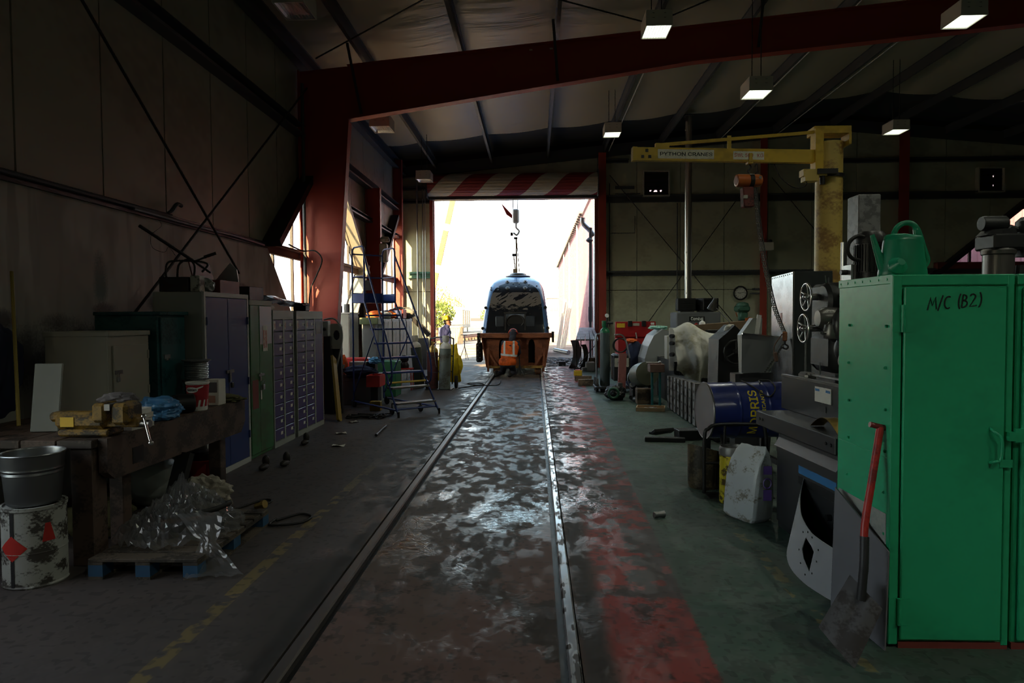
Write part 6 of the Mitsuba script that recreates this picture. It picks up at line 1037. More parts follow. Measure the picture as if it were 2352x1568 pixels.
MX, MY = 2.80, 5.82
fins = [(0, 2.06), (.13, 2.06), (.13, 2.09), (.115, 2.10)]
add(mm, 'motor_body', cat(lathe([(0, 2.04), (.10, 2.04), (.10, 2.10), (.118, 2.10), (.118, 2.34), (.122, 2.345), (.12, 2.40), (.09, 2.44), (.0, 2.45)], 32, (MX, MY, 0)), lathe([(0, 2.0), (.14, 2.0), (.14, 2.05), (0, 2.05)], 24, (MX, MY, 0))), 'm_black', 40)
add(mm, 'motor_fin', cat(*[mv(box(.115, -.003, 0, .130, .003, .22), MX, MY, 2.11, i * 11.25) for i in range(32)]), 'm_black', kind='stuff')
add(mm, 'conduit', tube(spl([(2.80, 5.75, 2.34), (2.68, 5.75, 2.40), (2.60, 5.75, 2.36), (2.58, 5.75, 2.28), (2.62, 5.76, 2.22), (2.70, 5.77, 2.20)]), .016, 8), 'm_rubber', True); add(mm, 'spindle_tube', rod((2.68, 6.05, 2.05), (2.68, 6.05, 2.38), .024, 12), 'm_steel'); add(mm, 'cable', tube(spl([(2.55, 5.75, 1.5), (2.50, 5.72, 1.36), (2.56, 5.7, 1.30), (2.66, 5.7, 1.38), (2.75, 5.7, 1.5)]), .004, 5), 'm_light_grey', True); add(mm, 'limit_switch', box(2.72, 5.62, 1.36, 2.80, 5.7, 1.48, .01), 'm_iron'); add(mm, 'coolant_pipe', cat(rod((2.72, 6.1, 1.2), (2.72, 6.1, 1.34), .006), rod((2.55, 6.2, 1.22), (2.55, 6.2, 1.33), .006)), 'm_steel')
one('machine_column', 'tall mottled grey rectangular machine column behind the finned motor', 'machine column', box(3.22, 6.95, 0, 3.44, 7.2, 2.95, .01), mat('m_column', patchy((.16, .16, .165), (.08, .08, .085), 16), .5))
sb = thing('splash_guard', 'big sheet metal guard box with a scratched shiny steel end, behind the handwheels', 'machine guard'); S0, S1, S2 = np.array([2.94, 7.9, 0]), np.array([.12, .993, 0]), np.array([.993, -.12, 0])
def sbx(a0, b0, z0, a1, b1, z1, b=.004):
    m = box(a0, b0, z0, a1, b1, z1, b); v = m.vertices; m.vertices = S0 + v[:, :1] * S1 + v[:, 1:2] * S2 + np.stack([v[:, 0] * 0, v[:, 0] * 0, v[:, 2]], 1); m.invert(); return m
scene['m_scratched'] = two({'type': 'principled', 'base_color': patchy((.30, .33, .38), (.22, .24, .28), 7, .42, .65), 'roughness': proc(lambda p, n, uv: .18 + .22 * fbm(p.y * 9, p.z * 14, p.x * 9, 3)), 'metallic': 1.0})
add(sb, 'end_plate', sbx(0, -.005, .55, 1.1, .006, 2.25), 'm_scratched'); add(sb, 'front_plate', sbx(-.006, 0, .55, .006, .42, 2.245), mat('m_guard_dark', (.025, .03, .032), .3)); add(sb, 'top_plate', sbx(0, 0, 2.23, 1.1, .42, 2.25), 'm_guard_dark'); add(sb, 'corner_strip', sbx(-.008, -.008, .55, .012, .012, 2.25), 'm_steel'); add(sb, 'stand', sbx(.05, .05, 0, 1.0, .40, .56), 'm_mach_dark'); add(sb, 'warning_sticker', sbx(.50, -.008, 1.66, .60, -.005, 1.78, .0005), mat('m_sticker', (.45, .20, .18), .5))
for i in range(12): add(sb, 'rivet', rod(S0 + S1 * (.05 + .1 * i) - S2 * .004 + [0, 0, 2.225], S0 + S1 * (.05 + .1 * i) - S2 * .009 + [0, 0, 2.225], .008), 'm_dark')
# blue oil drum on a stand, axis across the aisle
od = thing('oil_drum', 'dark blue steel oil drum lying on its side, lettered MORRIS LUBRICANTS in yellow', 'oil drum')
mat('m_drum_blue', (.012, .022, .13), .22, 0, .5, clearcoat=.6)
DC, Dax = np.array([1.73, 7.05, .78]), np.array([.995, .10, 0]); dz_ = np.array([0, 0, 1.0]); dy_ = np.cross(dz_, Dax)
def dpt(t, r, a): return DC + Dax * t + r * (math.cos(a) * dz_ + math.sin(a) * dy_)
def drum_lathe(prof, n=40): return rings([np.array([dpt(t, max(r, 1e-4), a) for a in np.linspace(0, 2 * PI, n, endpoint=False)]) for r, t in prof])
add(od, 'shell', drum_lathe([(.275, .012), (.286, .0), (.29, .008), (.286, .03), (.284, .26), (.292, .275), (.292, .285), (.284, .30), (.284, .56), (.292, .575), (.292, .585), (.284, .60), (.284, .84), (.29, .86), (.28, .87), (.27, .85), (0, .85)]), 'm_drum_blue', 40)
add(od, 'head', drum_lathe([(0, .028), (.272, .028), (.276, .02)]), 'm_drum_head' if 'm_drum_head' in scene else mat('m_drum_head', (.13, .14, .22), .3), 40); add(od, 'rim', drum_lathe([(.278, -.002), (.288, -.006), (.293, .002), (.290, .012), (.278, .012)]), 'm_steel', 40)
add(od, 'bung', cat(rod(dpt(.03, .17, .6), dpt(.005, .17, .6), .035, 16)), 'm_steel'); add(od, 'head_label', rings([np.array([DC + Dax * t + dy_ * a + dz_ * b for a, b in ((-.14, -.20), (.02, -.06), (.02, .10), (-.14, -.02))]) for t in (.027, .0255)]), 'm_label')
def drum_text(s, h, t0, a0, width=None):
    m = text(s, h, .001); v = m.vertices
    if width: v[:, 0] *= width / v[:, 0].max()
    R_ = .2848; a = a0 + v[:, 0] / R_ ; t = t0 - v[:, 1]; r = R_ + v[:, 2]
    m.vertices = DC + t[:, None] * Dax + (r * np.cos(a))[:, None] * dz_ - (r * np.sin(a))[:, None] * dy_ * -1.0; return m
def up_text(s, h, t0, zlow, width):
    m = text(s, h, .001); m = m.subdivide_to_size(.03); v = m.vertices; v[:, 0] *= width / v[:, 0].max(); R_ = .2848
    # reads upwards on the camera side; letters' tops point to the drum's near end
    a = (-PI / 2) + (v[:, 0] + zlow) / R_; sgn = -1.0; r = R_ + v[:, 2]; t = t0 - v[:, 1]
    # dy_ points away from or towards the camera: choose the camera side
    side = dy_ if dy_[1] < 0 else -dy_
    m.vertices = DC + t[:, None] * Dax + (r * np.cos(a))[:, None] * side + (r * (np.sin(a)))[:, None] * dz_; return m
def cam_text(s, h, t0, s0, width):
    m = text(s, h, .001).subdivide_to_size(.03); v = m.vertices; v[:, 0] *= width / v[:, 0].max(); R_ = .2848; side = dy_ if dy_[1] < 0 else -dy_
    a = (v[:, 0] + s0) / R_; r = R_ + v[:, 2]; t = t0 - v[:, 1]
    m.vertices = DC + t[:, None] * Dax + (r * np.cos(a))[:, None] * side + (r * np.sin(a))[:, None] * dz_; return m
mat('m_yel_print', (.50, .38, .02), .5); add(od, 'lettering', cam_text('MORRIS', .085, .455, -.25, .50), 'm_yel_print'); add(od, 'lettering', cam_text('LUBRICANTS', .036, .525, -.13, .38), 'm_yel_print'); add(od, 'yellow_mark', rod(dpt(.70, .2848, 1.35 if dy_[1] < 0 else -1.35), dpt(.80, .2848, 1.35 if dy_[1] < 0 else -1.35), .004), 'm_yel_print')
ds = thing('drum_stand', 'dark steel stand carrying the blue oil drum', 'stand')
for t in (.12, .72): c = DC + Dax * t; add(ds, 'cradle', cat(bar(c + dy_ * .26 - [0, 0, .52], c - dy_ * .26 - [0, 0, .52], .05, .05), *[bar(c + dy_ * s * .24 - [0, 0, .78], c + dy_ * s * .22 - [0, 0, .22], .05, .05) for s in (-1, 1)]), 'm_mach_dark')
one('cable_coil', 'thin black cable loop hanging over the blue oil drum', 'cable', tube(spl([dpt(.40, .30, .1), dpt(.45, .30, -.6 if dy_[1] > 0 else .6), dpt(.56, .30, -1.0 if dy_[1] > 0 else 1.0), dpt(.66, .30, -.7 if dy_[1] > 0 else .7), dpt(.68, .30, -.1), dpt(.60, .30, .15), dpt(.55, .30, -.3 if dy_[1] > 0 else .3)]), .007, 6), 'm_rubber', True)
# sack, can, brown cylinder, hand truck
def sackf(x, y, w, d, h, seed):
    rg = []; n = 40; a = np.arange(n) * 2 * PI / n
    for z, fw, fd in ((0, .82, .9), (.05, .98, 1.05), (.3, 1.0, 1.0), (.6, .95, .85), (.8, .92, .55), (.93, .86, .22), (1.0, .72, .07)):
        sq = 1 / (np.abs(np.cos(a)) ** 9 + np.abs(np.sin(a)) ** 9) ** (1 / 9); p = np.stack([np.cos(a) * sq, np.sin(a) * sq, a * 0 + z * 2], -1)
        nn = 1 + .22 * (meshkit.fbm(p * 1.3 + seed, 3, seed) - .5); rg.append(np.stack([x + .5 * w * fw * np.cos(a) * sq * nn + .06 * z * z, y + .5 * d * fd * np.sin(a) * sq * nn, h * (z + .05 * z * (meshkit.noise(p * 2 + seed, 2) - .5))], 1))
    return rings(rg).subdivide()
mat('m_poly_bag', patchy((.52, .54, .56), (.24, .22, .18), 9, .56, .70), .28)
ws = thing('plastic_sack', 'dirty white plastic sack with purple print standing on the floor by the yellow can', 'sack'); sm = mv(sackf(0, 0, .38, .24, .64, 3), 1.83, 5.93, 0, -62); sm.vertices += .012 * (meshkit.fbm(sm.vertices * 14, 3, 5)[:, None] - .5) * [1, 1, .4]; add(ws, 'bag', sm, 'm_poly_bag', 22)
for z, h in ((.42, .07), (.20, .09)): add(ws, 'purple_print', box(1.90, 5.735, z, 1.97, 5.74, z + h), mat('m_purple_print%d' % int(z * 100), (.10, .05, .25), .5))
add(ws, 'recycling_ring', tube([(1.935 + .032 * math.cos(a), 5.738, .345 + .04 * math.sin(a)) for a in np.linspace(0, 2 * PI, 20, endpoint=False)], .006, 5, True), 'm_purple_print42')
yc = thing('oil_can', 'rusty yellow cylindrical can with a dark lid behind the white sack', 'can'); mat('m_can_yellow', patchy((.50, .40, .015), (.07, .04, .01), 20, .50, .60), .45); add(yc, 'body', lathe([(0, 0), (.125, 0), (.13, .01), (.128, .02), (.128, .45), (.13, .46), (0, .46)], 32, (1.85, 6.42, 0)), 'm_can_yellow', 40); add(yc, 'lid', lathe([(.131, .45), (.133, .46), (.133, .51), (.125, .53), (.118, .53), (.115, .505), (0, .505)], 32, (1.85, 6.42, 0)), 'm_dull_steel', 40)
one('steel_sleeve', 'dark brown open steel cylinder standing on the floor below the blue drum', 'cylinder', cat(rings([np.array([(1.72 + r * math.cos(a), 7.0 + r * math.sin(a) * .9, z + (.05 * math.cos(a * 1.0 + 2.6) if z > .2 else 0)) for a in np.linspace(0, 2 * PI, 36, endpoint=False)]) for r, z in ((.15, 0), (.165, .04), (.168, .40), (.150, .40), (.150, .02))])), mat('m_sleeve', patchy((.085, .065, .035), (.03, .025, .018), 6), .45), 40)
ht = thing('hand_truck', 'black tubular hand truck handle behind the yellow can', 'hand truck'); add(ht, 'frame', tube(spl([(1.66, 6.75, .0), (1.66, 6.75, .55), (1.70, 6.75, .64), (1.80, 6.75, .68), (2.15, 6.75, .68), (2.25, 6.75, .62), (2.28, 6.75, 0)], 6), .018, 8), 'm_black', True); add(ht, 'cross_bar', rod((1.67, 6.75, .3), (2.27, 6.75, .3), .014), 'm_black'); add(ht, 'toe_plate', box(1.66, 6.55, 0, 2.28, 6.76, .01), 'm_black'); add(ht, 'strut', rod((1.86, 6.75, .68), (1.84, 6.75, .3), .014), 'm_black')
for i, b in enumerate(((1.60, 9.55, 0, .55, .10, .06, -8), (1.62, 9.95, 0, .34, .05, .10, 25), (1.95, 9.75, 0, .30, .24, .14, 6), (2.25, 9.8, 0, .28, .26, .13, -4), (1.62, 10.2, 0, .25, .14, .03, 40))): one('scrap_block', ('long flat dark bar on the floor in front of the blue drum', 'tilted dark angle plate on the floor left of the drum', 'squat dark block beside the tilted plate', 'dark block closest to the blue drum', 'thin dark offcut furthest left on the floor')[i], 'metal block', mv(box(-b[3] / 2, -b[4] / 2, 0, b[3] / 2, b[4] / 2, b[5], .006), b[0] + .2, b[1], 0 if i != 1 else .06, b[6], 0 if i != 1 else 60), 'm_mach_dark')
one('crushed_can', 'small crushed shiny can lying on the green floor', 'can', mv(cat(lathe([(0, 0), (.024, 0), (.028, .01), (.024, .05), (.03, .1), (0, .1)], 12)), 1.02, 5.9, .028, 20, 0, 90), 'm_dull_steel', 40)
# slotted bed plate
sp_ = thing('slotted_plate', 'long cast iron bed plate with T-slots, standing on edge along the aisle', 'machine bed'); ZL = .68; mat('m_rib', patchy((.26, .25, .24), (.10, .09, .085), 9), .4)
add(sp_, 'back', prism_yz([(10.75, 0), (13.1, 0), (13.1, .64), (10.75, .70)], 2.58, 2.64), 'm_mach_dark')
for i in range(8): y = 10.78 + .30 * i; add(sp_, 'rib', prism_yz([(y, 0.02), (y + .16, .02), (y + .16, .685 - .02 * i / 2), (y, .69 - .02 * i / 2)], 2.50, 2.585), 'm_rib'); [add(sp_, 'notch', box(2.495, y + .05, .12 + .14 * j, 2.502, y + .11, .15 + .14 * j), 'm_black') for j in range(4)]
# draped machine, wheel machine, guard
dm = thing('draped_machine', 'machine headstock covered by a greyish dust cloth hanging in folds', 'machine'); add(dm, 'base', box(2.74, 12.45, 0, 3.75, 13.15, .62, .02), 'm_mach_dark'); add(dm, 'head', box(2.74, 12.66, .62, 3.45, 13.2, 1.34, .1), 'm_mach_dark')
def cloth(u, v):
    x = 2.54 + 1.06 * u; top = 1.50 + .08 * np.exp(-((u - .27) / .16) ** 2) - .16 * np.clip(u - .5, 0, 1) * (u < .8) + .05 * np.sin(7 * u); low = .52 + 1.0 * np.clip(.25 - u, 0, 1) + .34 * np.clip(u - .72, 0, 1) + .05 * np.sin(14 * u)
    z = top - (top - low) * v; f = np.sin(15 * u + 7 * v * (u - .35)) * .075 * v ** .8 + np.sin(29 * u - 8 * v) * .028 * v + .10 * np.sin(PI * v) * np.sin(5 * u + 5 * v)
    y = 12.72 - .30 * np.minimum(v * 3.5, 1) ** .5 + f + .05 * meshkit.fbm(np.stack([u * 6, v * 4, u * 0], -1), 3, 4) - .28 * np.exp(-((u - .27) / .2) ** 2) * np.minimum(v * 2, 1) * (1 - v); return np.stack([x, y, z], -1)
add(dm, 'dust_cloth', sheet(cloth, 80, 60, .006), mat('m_dust_cloth', patchy((.44, .43, .40), (.30, .28, .20), 3, .5, .72), .9), True)
wm = thing('wheel_machine', 'dark machine with a three-spoked wheel, between the dust cloth and the pale guard', 'machine')
add(wm, 'body', prism_xz([(2.52, .55), (3.0, .55), (2.98, 1.42), (2.86, 1.52), (2.76, 1.62), (2.66, 1.52), (2.54, 1.42)], 9.55, 10.1), 'm_mach_dark'); add(wm, 'stand', box(2.48, 9.5, 0, 3.05, 10.2, .6, .02), 'm_mach'); add(wm, 'wheel', cat(tube([(2.76 + .16 * math.cos(a), 9.48, 1.25 + .16 * math.sin(a)) for a in np.linspace(0, 2 * PI, 32, endpoint=False)], .016, 8, True), *[rod((2.76, 9.48, 1.25), (2.76 + .15 * math.cos(a), 9.48, 1.25 + .15 * math.sin(a)), .014) for a in (PI / 2, PI * 7 / 6, PI * 11 / 6)], cyl((2.76, 9.55, 1.25), (2.76, 9.45, 1.25), .04)), 'm_mach', True); add(wm, 'cap', lathe([(.10, 1.54), (.08, 1.60), (.03, 1.63), (0, 1.63)], 14, (2.76, 9.75, 0)), 'm_stone', 40)
cgd = thing('chip_guard', 'pale grey triangular sheet metal guard with a bright rim and coiled cable', 'machine guard')
q4 = [(2.42, 1.54), (2.92, 1.49), (2.71, 1.08), (2.42, 1.08)]
add(cgd, 'plate', prism_xz(q4, 8.10, 8.11), 'm_galv'); add(cgd, 'rim', cat(bar((2.42, 8.08, 1.54), (2.92, 8.08, 1.49), .025, .016), bar((2.92, 8.08, 1.49), (2.73, 8.08, 1.09), .018, .018)), 'm_chrome'); add(cgd, 'base', prism_xz([(2.36, .0), (2.76, .0), (2.80, .6), (2.80, 1.08), (2.36, 1.06)], 8.14, 8.36), 'm_mach'); add(cgd, 'upright', mv(box(-.025, -.01, 0, .025, .01, .26), 2.62, 8.2, 1.50, 0, 0, 8), 'm_white'); add(cgd, 'chute', prism_xz([(2.46, 1.06), (2.68, 1.06), (2.69, 1.72), (2.58, 1.72), (2.44, 1.52)], 8.2, 8.34), 'm_cab_grey')
add(cgd, 'coiled_cable', tube([(2.66 + .25 * t / 100 + .010 * math.cos(t), 8.05 + .010 * math.sin(t), 1.06 + .38 * t / 100) for t in np.arange(0, 100, .5)], .0035, 4), 'm_rubber', True)
one('long_tray', 'long brown metal angle resting on a stand behind the dust cloth', 'metal angle', cat(bar((3.05, 13.5, 1.56), (4.15, 13.7, 1.64), .18, .014), bar((3.05, 13.41, 1.50), (4.15, 13.61, 1.57), .014, .14)), mat('m_brown_steel', (.13, .085, .05), .55))
one('steel_stand', 'dark steel stand under the long brown metal angle', 'stand', box(3.2, 13.45, 0, 4.0, 13.7, 1.48, .01), 'm_mach_dark')
ml = thing('machine_lamp', 'bullet-shaped machine lamp on a thin arm above the dust cloth', 'lamp'); add(ml, 'shade', mv(lathe([(0, .18), (.03, .18), (.045, .10), (.06, .06), (.085, -.04), (.08, -.045), (0, .02)], 20), 3.18, 12.4, 1.90, 0, 14, 16), 'm_iron', 40); add(ml, 'arm', tube([(3.20, 12.4, 1.94), (3.44, 12.3, 1.66), (3.52, 12.3, 1.50)], .010, 6), 'm_dull_steel'); add(ml, 'base', bx(3.52, 12.3, 0, .08, .08, 1.52), 'm_dark')
one('white_bottle', 'white plastic bottle standing by the machine lamp', 'bottle', lathe([(0, 1.60), (.06, 1.60), (.062, 1.70), (.05, 1.735), (.02, 1.75), (.02, 1.77), (0, 1.77)], 18, (3.28, 13.55, -.10)), 'm_white', 40)
cm = thing('lathe_machine', 'grey curved machine casing with a white switch strip, left of the dust cloth', 'machine')
add(cm, 'casing', prism_xz([(2.44, 0), (2.95, 0), (2.95, 1.42), (2.82, 1.46), (2.62, 1.32), (2.50, 1.08), (2.42, .8)], 15.2, 16.2), 'm_grey'); add(cm, 'cream_box', box(2.72, 14.2, .86, 3.02, 14.5, 1.34, .006), 'm_stone'); add(cm, 'switch_strip', mv(box(-.09, -.02, 0, .09, .02, .84, .004), 2.70, 13.45, .68, -12), 'm_white'); add(cm, 'dark_box', box(2.78, 13.3, .55, 3.0, 14.0, 1.46, .01), 'm_mach_dark'); add(cm, 'knob', cat(*[rod((2.69, 13.43, z), (2.63, 13.36, z), .04, 14) for z in (1.36, 1.22, 1.0)]), 'm_black', kind='stuff'); add(cm, 'stand', box(2.70, 13.35, 0, 3.0, 15.2, .86), 'm_mach_dark')
one('green_rag', 'pale green cloth lying on top of the grey curved machine casing', 'rag', mv(lump(.22, .18, .05, 131, .5, 2, 3), 2.78, 15.6, 1.49), mat('m_mint', (.25, .50, .42), .7), 25)
gt = thing('vice_table', 'small stand with teal legs and a rusty box top before the grey casing', 'stand'); add(gt, 'top', box(2.22, 13.3, .66, 2.50, 13.6, .82, .006), mat('m_rust_box', (.13, .075, .06), .6))
for x in (2.27, 2.42): add(gt, 'leg', bar((x, 13.36, 0), (x, 13.36, .66), .04, .04), mat('m_teal_leg', (.02, .14, .15), .5) if x < 2.3 else 'm_teal_leg')
add(gt, 'bar', cat(rod((2.16, 13.4, .842), (2.46, 13.4, .842), .02), trimesh.creation.icosphere(2, .03).apply_translation((2.42, 13.38, .852))), 'm_steel')
wt = thing('wooden_tray', 'shallow wooden tray of metal bits on the floor beside the bed plate', 'tray'); add(wt, 'frame', mv(cat(box(-.26, -.2, 0, .26, .2, .012), box(-.26, -.2, 0, .26, -.185, .07), box(-.26, .185, 0, .26, .2, .07), box(-.26, -.2, 0, -.245, .2, .07), box(.245, -.2, 0, .26, .2, .07)), 2.14, 12.75, 0, -12), 'm_wood_light'); k_ = add(wt, 'metal_bits', cat(*[mv(lump(.03, .02, .02, 140 + i, .3, 2, 1), 2.10 + R.uniform(-.15, .15), 12.75 + R.uniform(-.12, .12), .03) for i in range(16)]), 'm_dull_steel', kind='stuff')
one('wooden_box', 'brown wooden box on the floor behind the shallow tray', 'box', box(2.02, 13.62, 0, 2.32, 13.9, .30, .006), 'm_wood')
tk = thing('round_tank', 'olive round-topped tank lying between the red post and the grey casing', 'tank'); add(tk, 'drum', mv(lathe([(0, 0), (.2, .0), (.25, .04), (.26, .3), (.24, .5), (0, .52)], 28), 2.18, 14.4, .50, 10, 80, 0), mat('m_olive_tank', (.07, .075, .05), .4), 40); add(tk, 'rim', tube([(2.18 + .255 * math.cos(a), 14.32, .45 + .255 * math.sin(a)) for a in np.linspace(0, 2 * PI, 32, endpoint=False)], .012, 6, True), 'm_steel', True); add(tk, 'stand', box(2.0, 14.1, 0, 2.4, 14.6, .26), 'm_mach_dark')
mc = thing('pump_casting', 'dark pump casting with a green flange lying on the floor by the gas cylinder', 'casting'); add(mc, 'body', mv(lump(.22, .18, .16, 151, .3, 2.0, 4, -.14), 1.66, 14.3, .15), 'm_mach_dark', True); add(mc, 'flange', cat(tube([(1.60 + .10 * math.cos(a), 14.08, .17 + .10 * math.sin(a)) for a in np.linspace(0, 2 * PI, 24, endpoint=False)], .028, 8, True)), mat('m_flange', (.03, .09, .06), .4), True); add(mc, 'cap', lathe([(0, .28), (.07, .28), (.06, .36), (0, .37)], 16, (1.75, 14.3, 0)), 'm_iron', 40)
for i, (p, q) in enumerate((((1.98, 14.3, .06), (2.2, 14.1, .10)), ((2.1, 14.4, .1), (2.0, 14.15, .34)), ((2.02, 14.0, .06), (2.16, 13.8, .06)), ((2.2, 14.0, .1), (2.4, 14.2, .3)))): one('pipe_fitting', ('shiny pipe elbow on the floor right of the pump casting', 'grey pipe end sticking up beside the shiny elbow', 'short bright pipe stub nearest the wooden tray', 'dark pipe leaning against the round tank stand')[i], 'pipe fitting', cat(rod(p, q, .05, 14), rod(np.array(p) * .15 + np.array(q) * .85, q, .065, 14)), 'm_dull_steel', 40)
cylinder('tall dark green gas cylinder with a green shoulder, right of the doorway', 1.62, 16.0, .115, 1.50, 'm_cyl_dark', 'cup', mat('m_cyl_green', (.015, .14, .06), .35))
gg = thing('gas_regulator', 'gauge and regulator on the dark green gas cylinder', 'regulator'); add(gg, 'gauge', cyl((1.66, 15.92, 1.77), (1.66, 15.87, 1.77), .045, n=20), 'm_white'); add(gg, 'body', cat(rod((1.66, 15.94, 1.5), (1.66, 15.92, 1.78), .02), rod((1.64, 15.94, 1.60), (1.80, 15.92, 1.60), .03)), 'm_dark')
wr = thing('welding_trolley', 'welding set on a wheeled trolley with tubular handles beside the green cylinder', 'welding set'); add(wr, 'handle', tube(spl([(1.46, 16.3, .1), (1.44, 16.3, 1.2), (1.50, 16.3, 1.33), (1.62, 16.32, 1.35)], 6), .02, 8), 'm_galv', True); add(wr, 'handle', tube(spl([(1.80, 15.6, 1.33), (1.95, 15.6, 1.33), (2.05, 15.6, 1.2), (2.14, 15.6, .8)], 6), .02, 8), 'm_chrome', True); add(wr, 'case', box(1.78, 15.6, .28, 2.16, 16.2, .86, .01), 'm_mach_dark'); add(wr, 'panel', box(1.80, 15.585, .60, 2.12, 15.6, .80), 'm_stone'); [add(wr, 'dial', rod((x, 15.585, .70), (x, 15.565, .70), .03, 14), 'm_black') for x in (1.90, 2.02)]; add(wr, 'base', box(1.36, 15.6, .10, 2.16, 16.3, .14), 'm_dark')
for y in (15.95, 16.35): add(wr, 'wheel', cat(cyl((1.40, y, .155), (1.46, y, .155), .155, n=28), cyl((1.39, y, .155), (1.46, y, .155), .07, n=14)), 'm_rubber', 40)
add(wr, 'cable_coil', cat(*[tube([(1.95 + .16 * math.cos(a) + .01 * k, 15.85 + .02 * k, 1.08 + .16 * math.sin(a)) for a in np.linspace(0, 2 * PI, 24, endpoint=False)], .014, 6, True) for k in range(4)]), 'm_rubber', True, kind='stuff')
one('orange_cloth', 'bright orange cloth on the dark heap beside the red tool chest', 'cloth', mv(lump(.14, .1, .05, 161, .4, 2.2, 3), 2.28, 16.4, 1.17), 'm_orange', True); one('dark_heap', 'dark heap of sacking beside the welding set', 'sacking', mv(lump(.24, .26, .58, 162, .25, 2, 4, -.56), 2.38, 16.5, .57), 'm_navy', True)
one('red_post', 'rust red square steel post standing on the floor in front of the welding set', 'steel post', bar((1.86, 14.9, 0), (1.92, 15.1, .93), .16, .14, (0, 1, 0)), mat('m_post', (.17, .05, .045), .55))
rc = thing('tool_chest', 'big red steel tool chest with its lid open, against the end wall', 'tool chest'); mat('m_chest', (.33, .018, .02), .35)
add(rc, 'lid', box(2.28, 19.55, 1.16, 3.42, 19.65, 1.60, .01), 'm_chest'); add(rc, 'box', cat(box(2.28, 18.9, .72, 3.42, 18.92, 1.14, .004), box(2.28, 19.62, .72, 3.42, 19.65, 1.16), box(2.28, 18.9, .72, 2.30, 19.65, 1.14), box(3.40, 18.9, .72, 3.42, 19.65, 1.14), box(2.28, 18.9, .70, 3.42, 19.65, .73)), 'm_chest'); add(rc, 'yellow_sticker', box(2.32, 19.54, 1.43, 2.55, 19.55, 1.55), 'm_yellow'); add(rc, 'lock', cat(box(2.63, 19.50, 1.46, 2.75, 19.55, 1.62, .01), box(3.02, 19.50, 1.46, 3.14, 19.55, 1.62, .01)), 'm_black'); add(rc, 'name_plate', box(2.77, 19.535, 1.48, 2.96, 19.55, 1.555), 'm_stone'); add(rc, 'white_sticker', cat(box(3.25, 19.535, 1.38, 3.40, 19.55, 1.49), box(3.28, 19.535, 1.51, 3.38, 19.55, 1.57)), 'm_white'); add(rc, 'stay', rod((2.88, 19.3, .9), (2.86, 19.55, 1.28), .02), 'm_dull_steel')
one('low_cabinet', 'grey low cabinet carrying the red tool chest', 'cabinet', box(2.2, 18.95, 0, 3.5, 19.7, .695, .01), 'm_mid_grey')
uh = thing('warm_air_heater', 'grey floor-standing warm air heater with two black louvred outlets, lettered Combat', 'heater'); add(uh, 'case', box(4.05, 19.8, 0, 5.32, 20.7, 1.86, .03), 'm_mid_grey')
for x in (4.14, 4.72): add(uh, 'outlet', mv(cat(box(-.26, -.28, .0, .26, .28, .36, .02), *[box(-.22, -.30, .05 + .06 * i, .22, -.28, .07 + .06 * i) for i in range(5)]), x + .24, 20.1, 1.90, 20 if x > 4.5 else -6), 'm_black')
add(uh, 'collar', cat(box(4.2, 19.95, 1.86, 4.6, 20.3, 1.91), box(4.75, 19.95, 1.86, 5.15, 20.3, 1.91)), 'm_mid_grey'); add(uh, 'name_plate', box(4.42, 19.79, 1.60, 4.86, 19.8, 1.73), 'm_black'); add(uh, 'lettering', place_text('Combat', .09, (4.46, 19.788, 1.625), (1, 0, 0), (0, 0, 1), .002, True, .36), 'm_white'); add(uh, 'diamond_label', prism_xz([(4.62, 1.36), (4.72, 1.46), (4.62, 1.56), (4.52, 1.46)], 19.785, 19.8), 'm_red')
fp = thing('flue_pipe', 'tall shiny metal flue pipe rising from the heater to the roof', 'flue'); add(fp, 'pipe', rod((4.54, 20.5, 1.86), (4.54, 20.5, 7.68), .10, 20), mat('m_flue', (.45, .44, .42), .3, 1.0), 40); [add(fp, 'joint_band', lathe([(.10, z), (.108, z), (.108, z + .05), (.10, z + .05)], 20, (4.54, 20.5, 0)), 'm_flue') for z in (2.4, 2.85, 3.6, 4.9, 6.0, 7.2)]; add(fp, 'cap_plate', cat(lathe([(0, 7.62), (.16, 7.62), (.16, 7.66), (0, 7.66)], 20, (4.54, 20.5, 0))), 'm_girt')
dp = thing('drill_press', 'green pillar drill with an orange guard near the wall clock', 'drill press'); add(dp, 'head', cat(box(6.42, 21.9, 1.86, 6.82, 22.4, 2.08, .06), lathe([(0, 2.06), (.2, 2.06), (.18, 2.14), (.08, 2.18), (0, 2.18)], 20, (6.62, 22.1, 0)), box(6.50, 21.95, 1.58, 6.76, 22.2, 1.88, .05)), mat('m_drill', (.06, .16, .11), .45), 40); add(dp, 'guard', box(6.66, 21.85, 1.52, 6.80, 22.0, 1.68, .01), 'm_hoist'); add(dp, 'lever', cat(rod((6.42, 22.0, 1.72), (6.36, 21.9, 1.84), .015), rod((6.78, 22.0, 1.70), (6.92, 21.9, 1.64), .015)), 'm_hoist'); add(dp, 'spindle', rod((6.64, 22.05, 1.42), (6.64, 22.05, 1.6), .04, 12), 'm_chrome'); add(dp, 'pillar', rod((6.62, 22.3, 0), (6.62, 22.3, 1.9), .06, 14), 'm_iron'); add(dp, 'table', box(6.4, 21.9, .95, 6.85, 22.35, 1.02), 'm_mach')
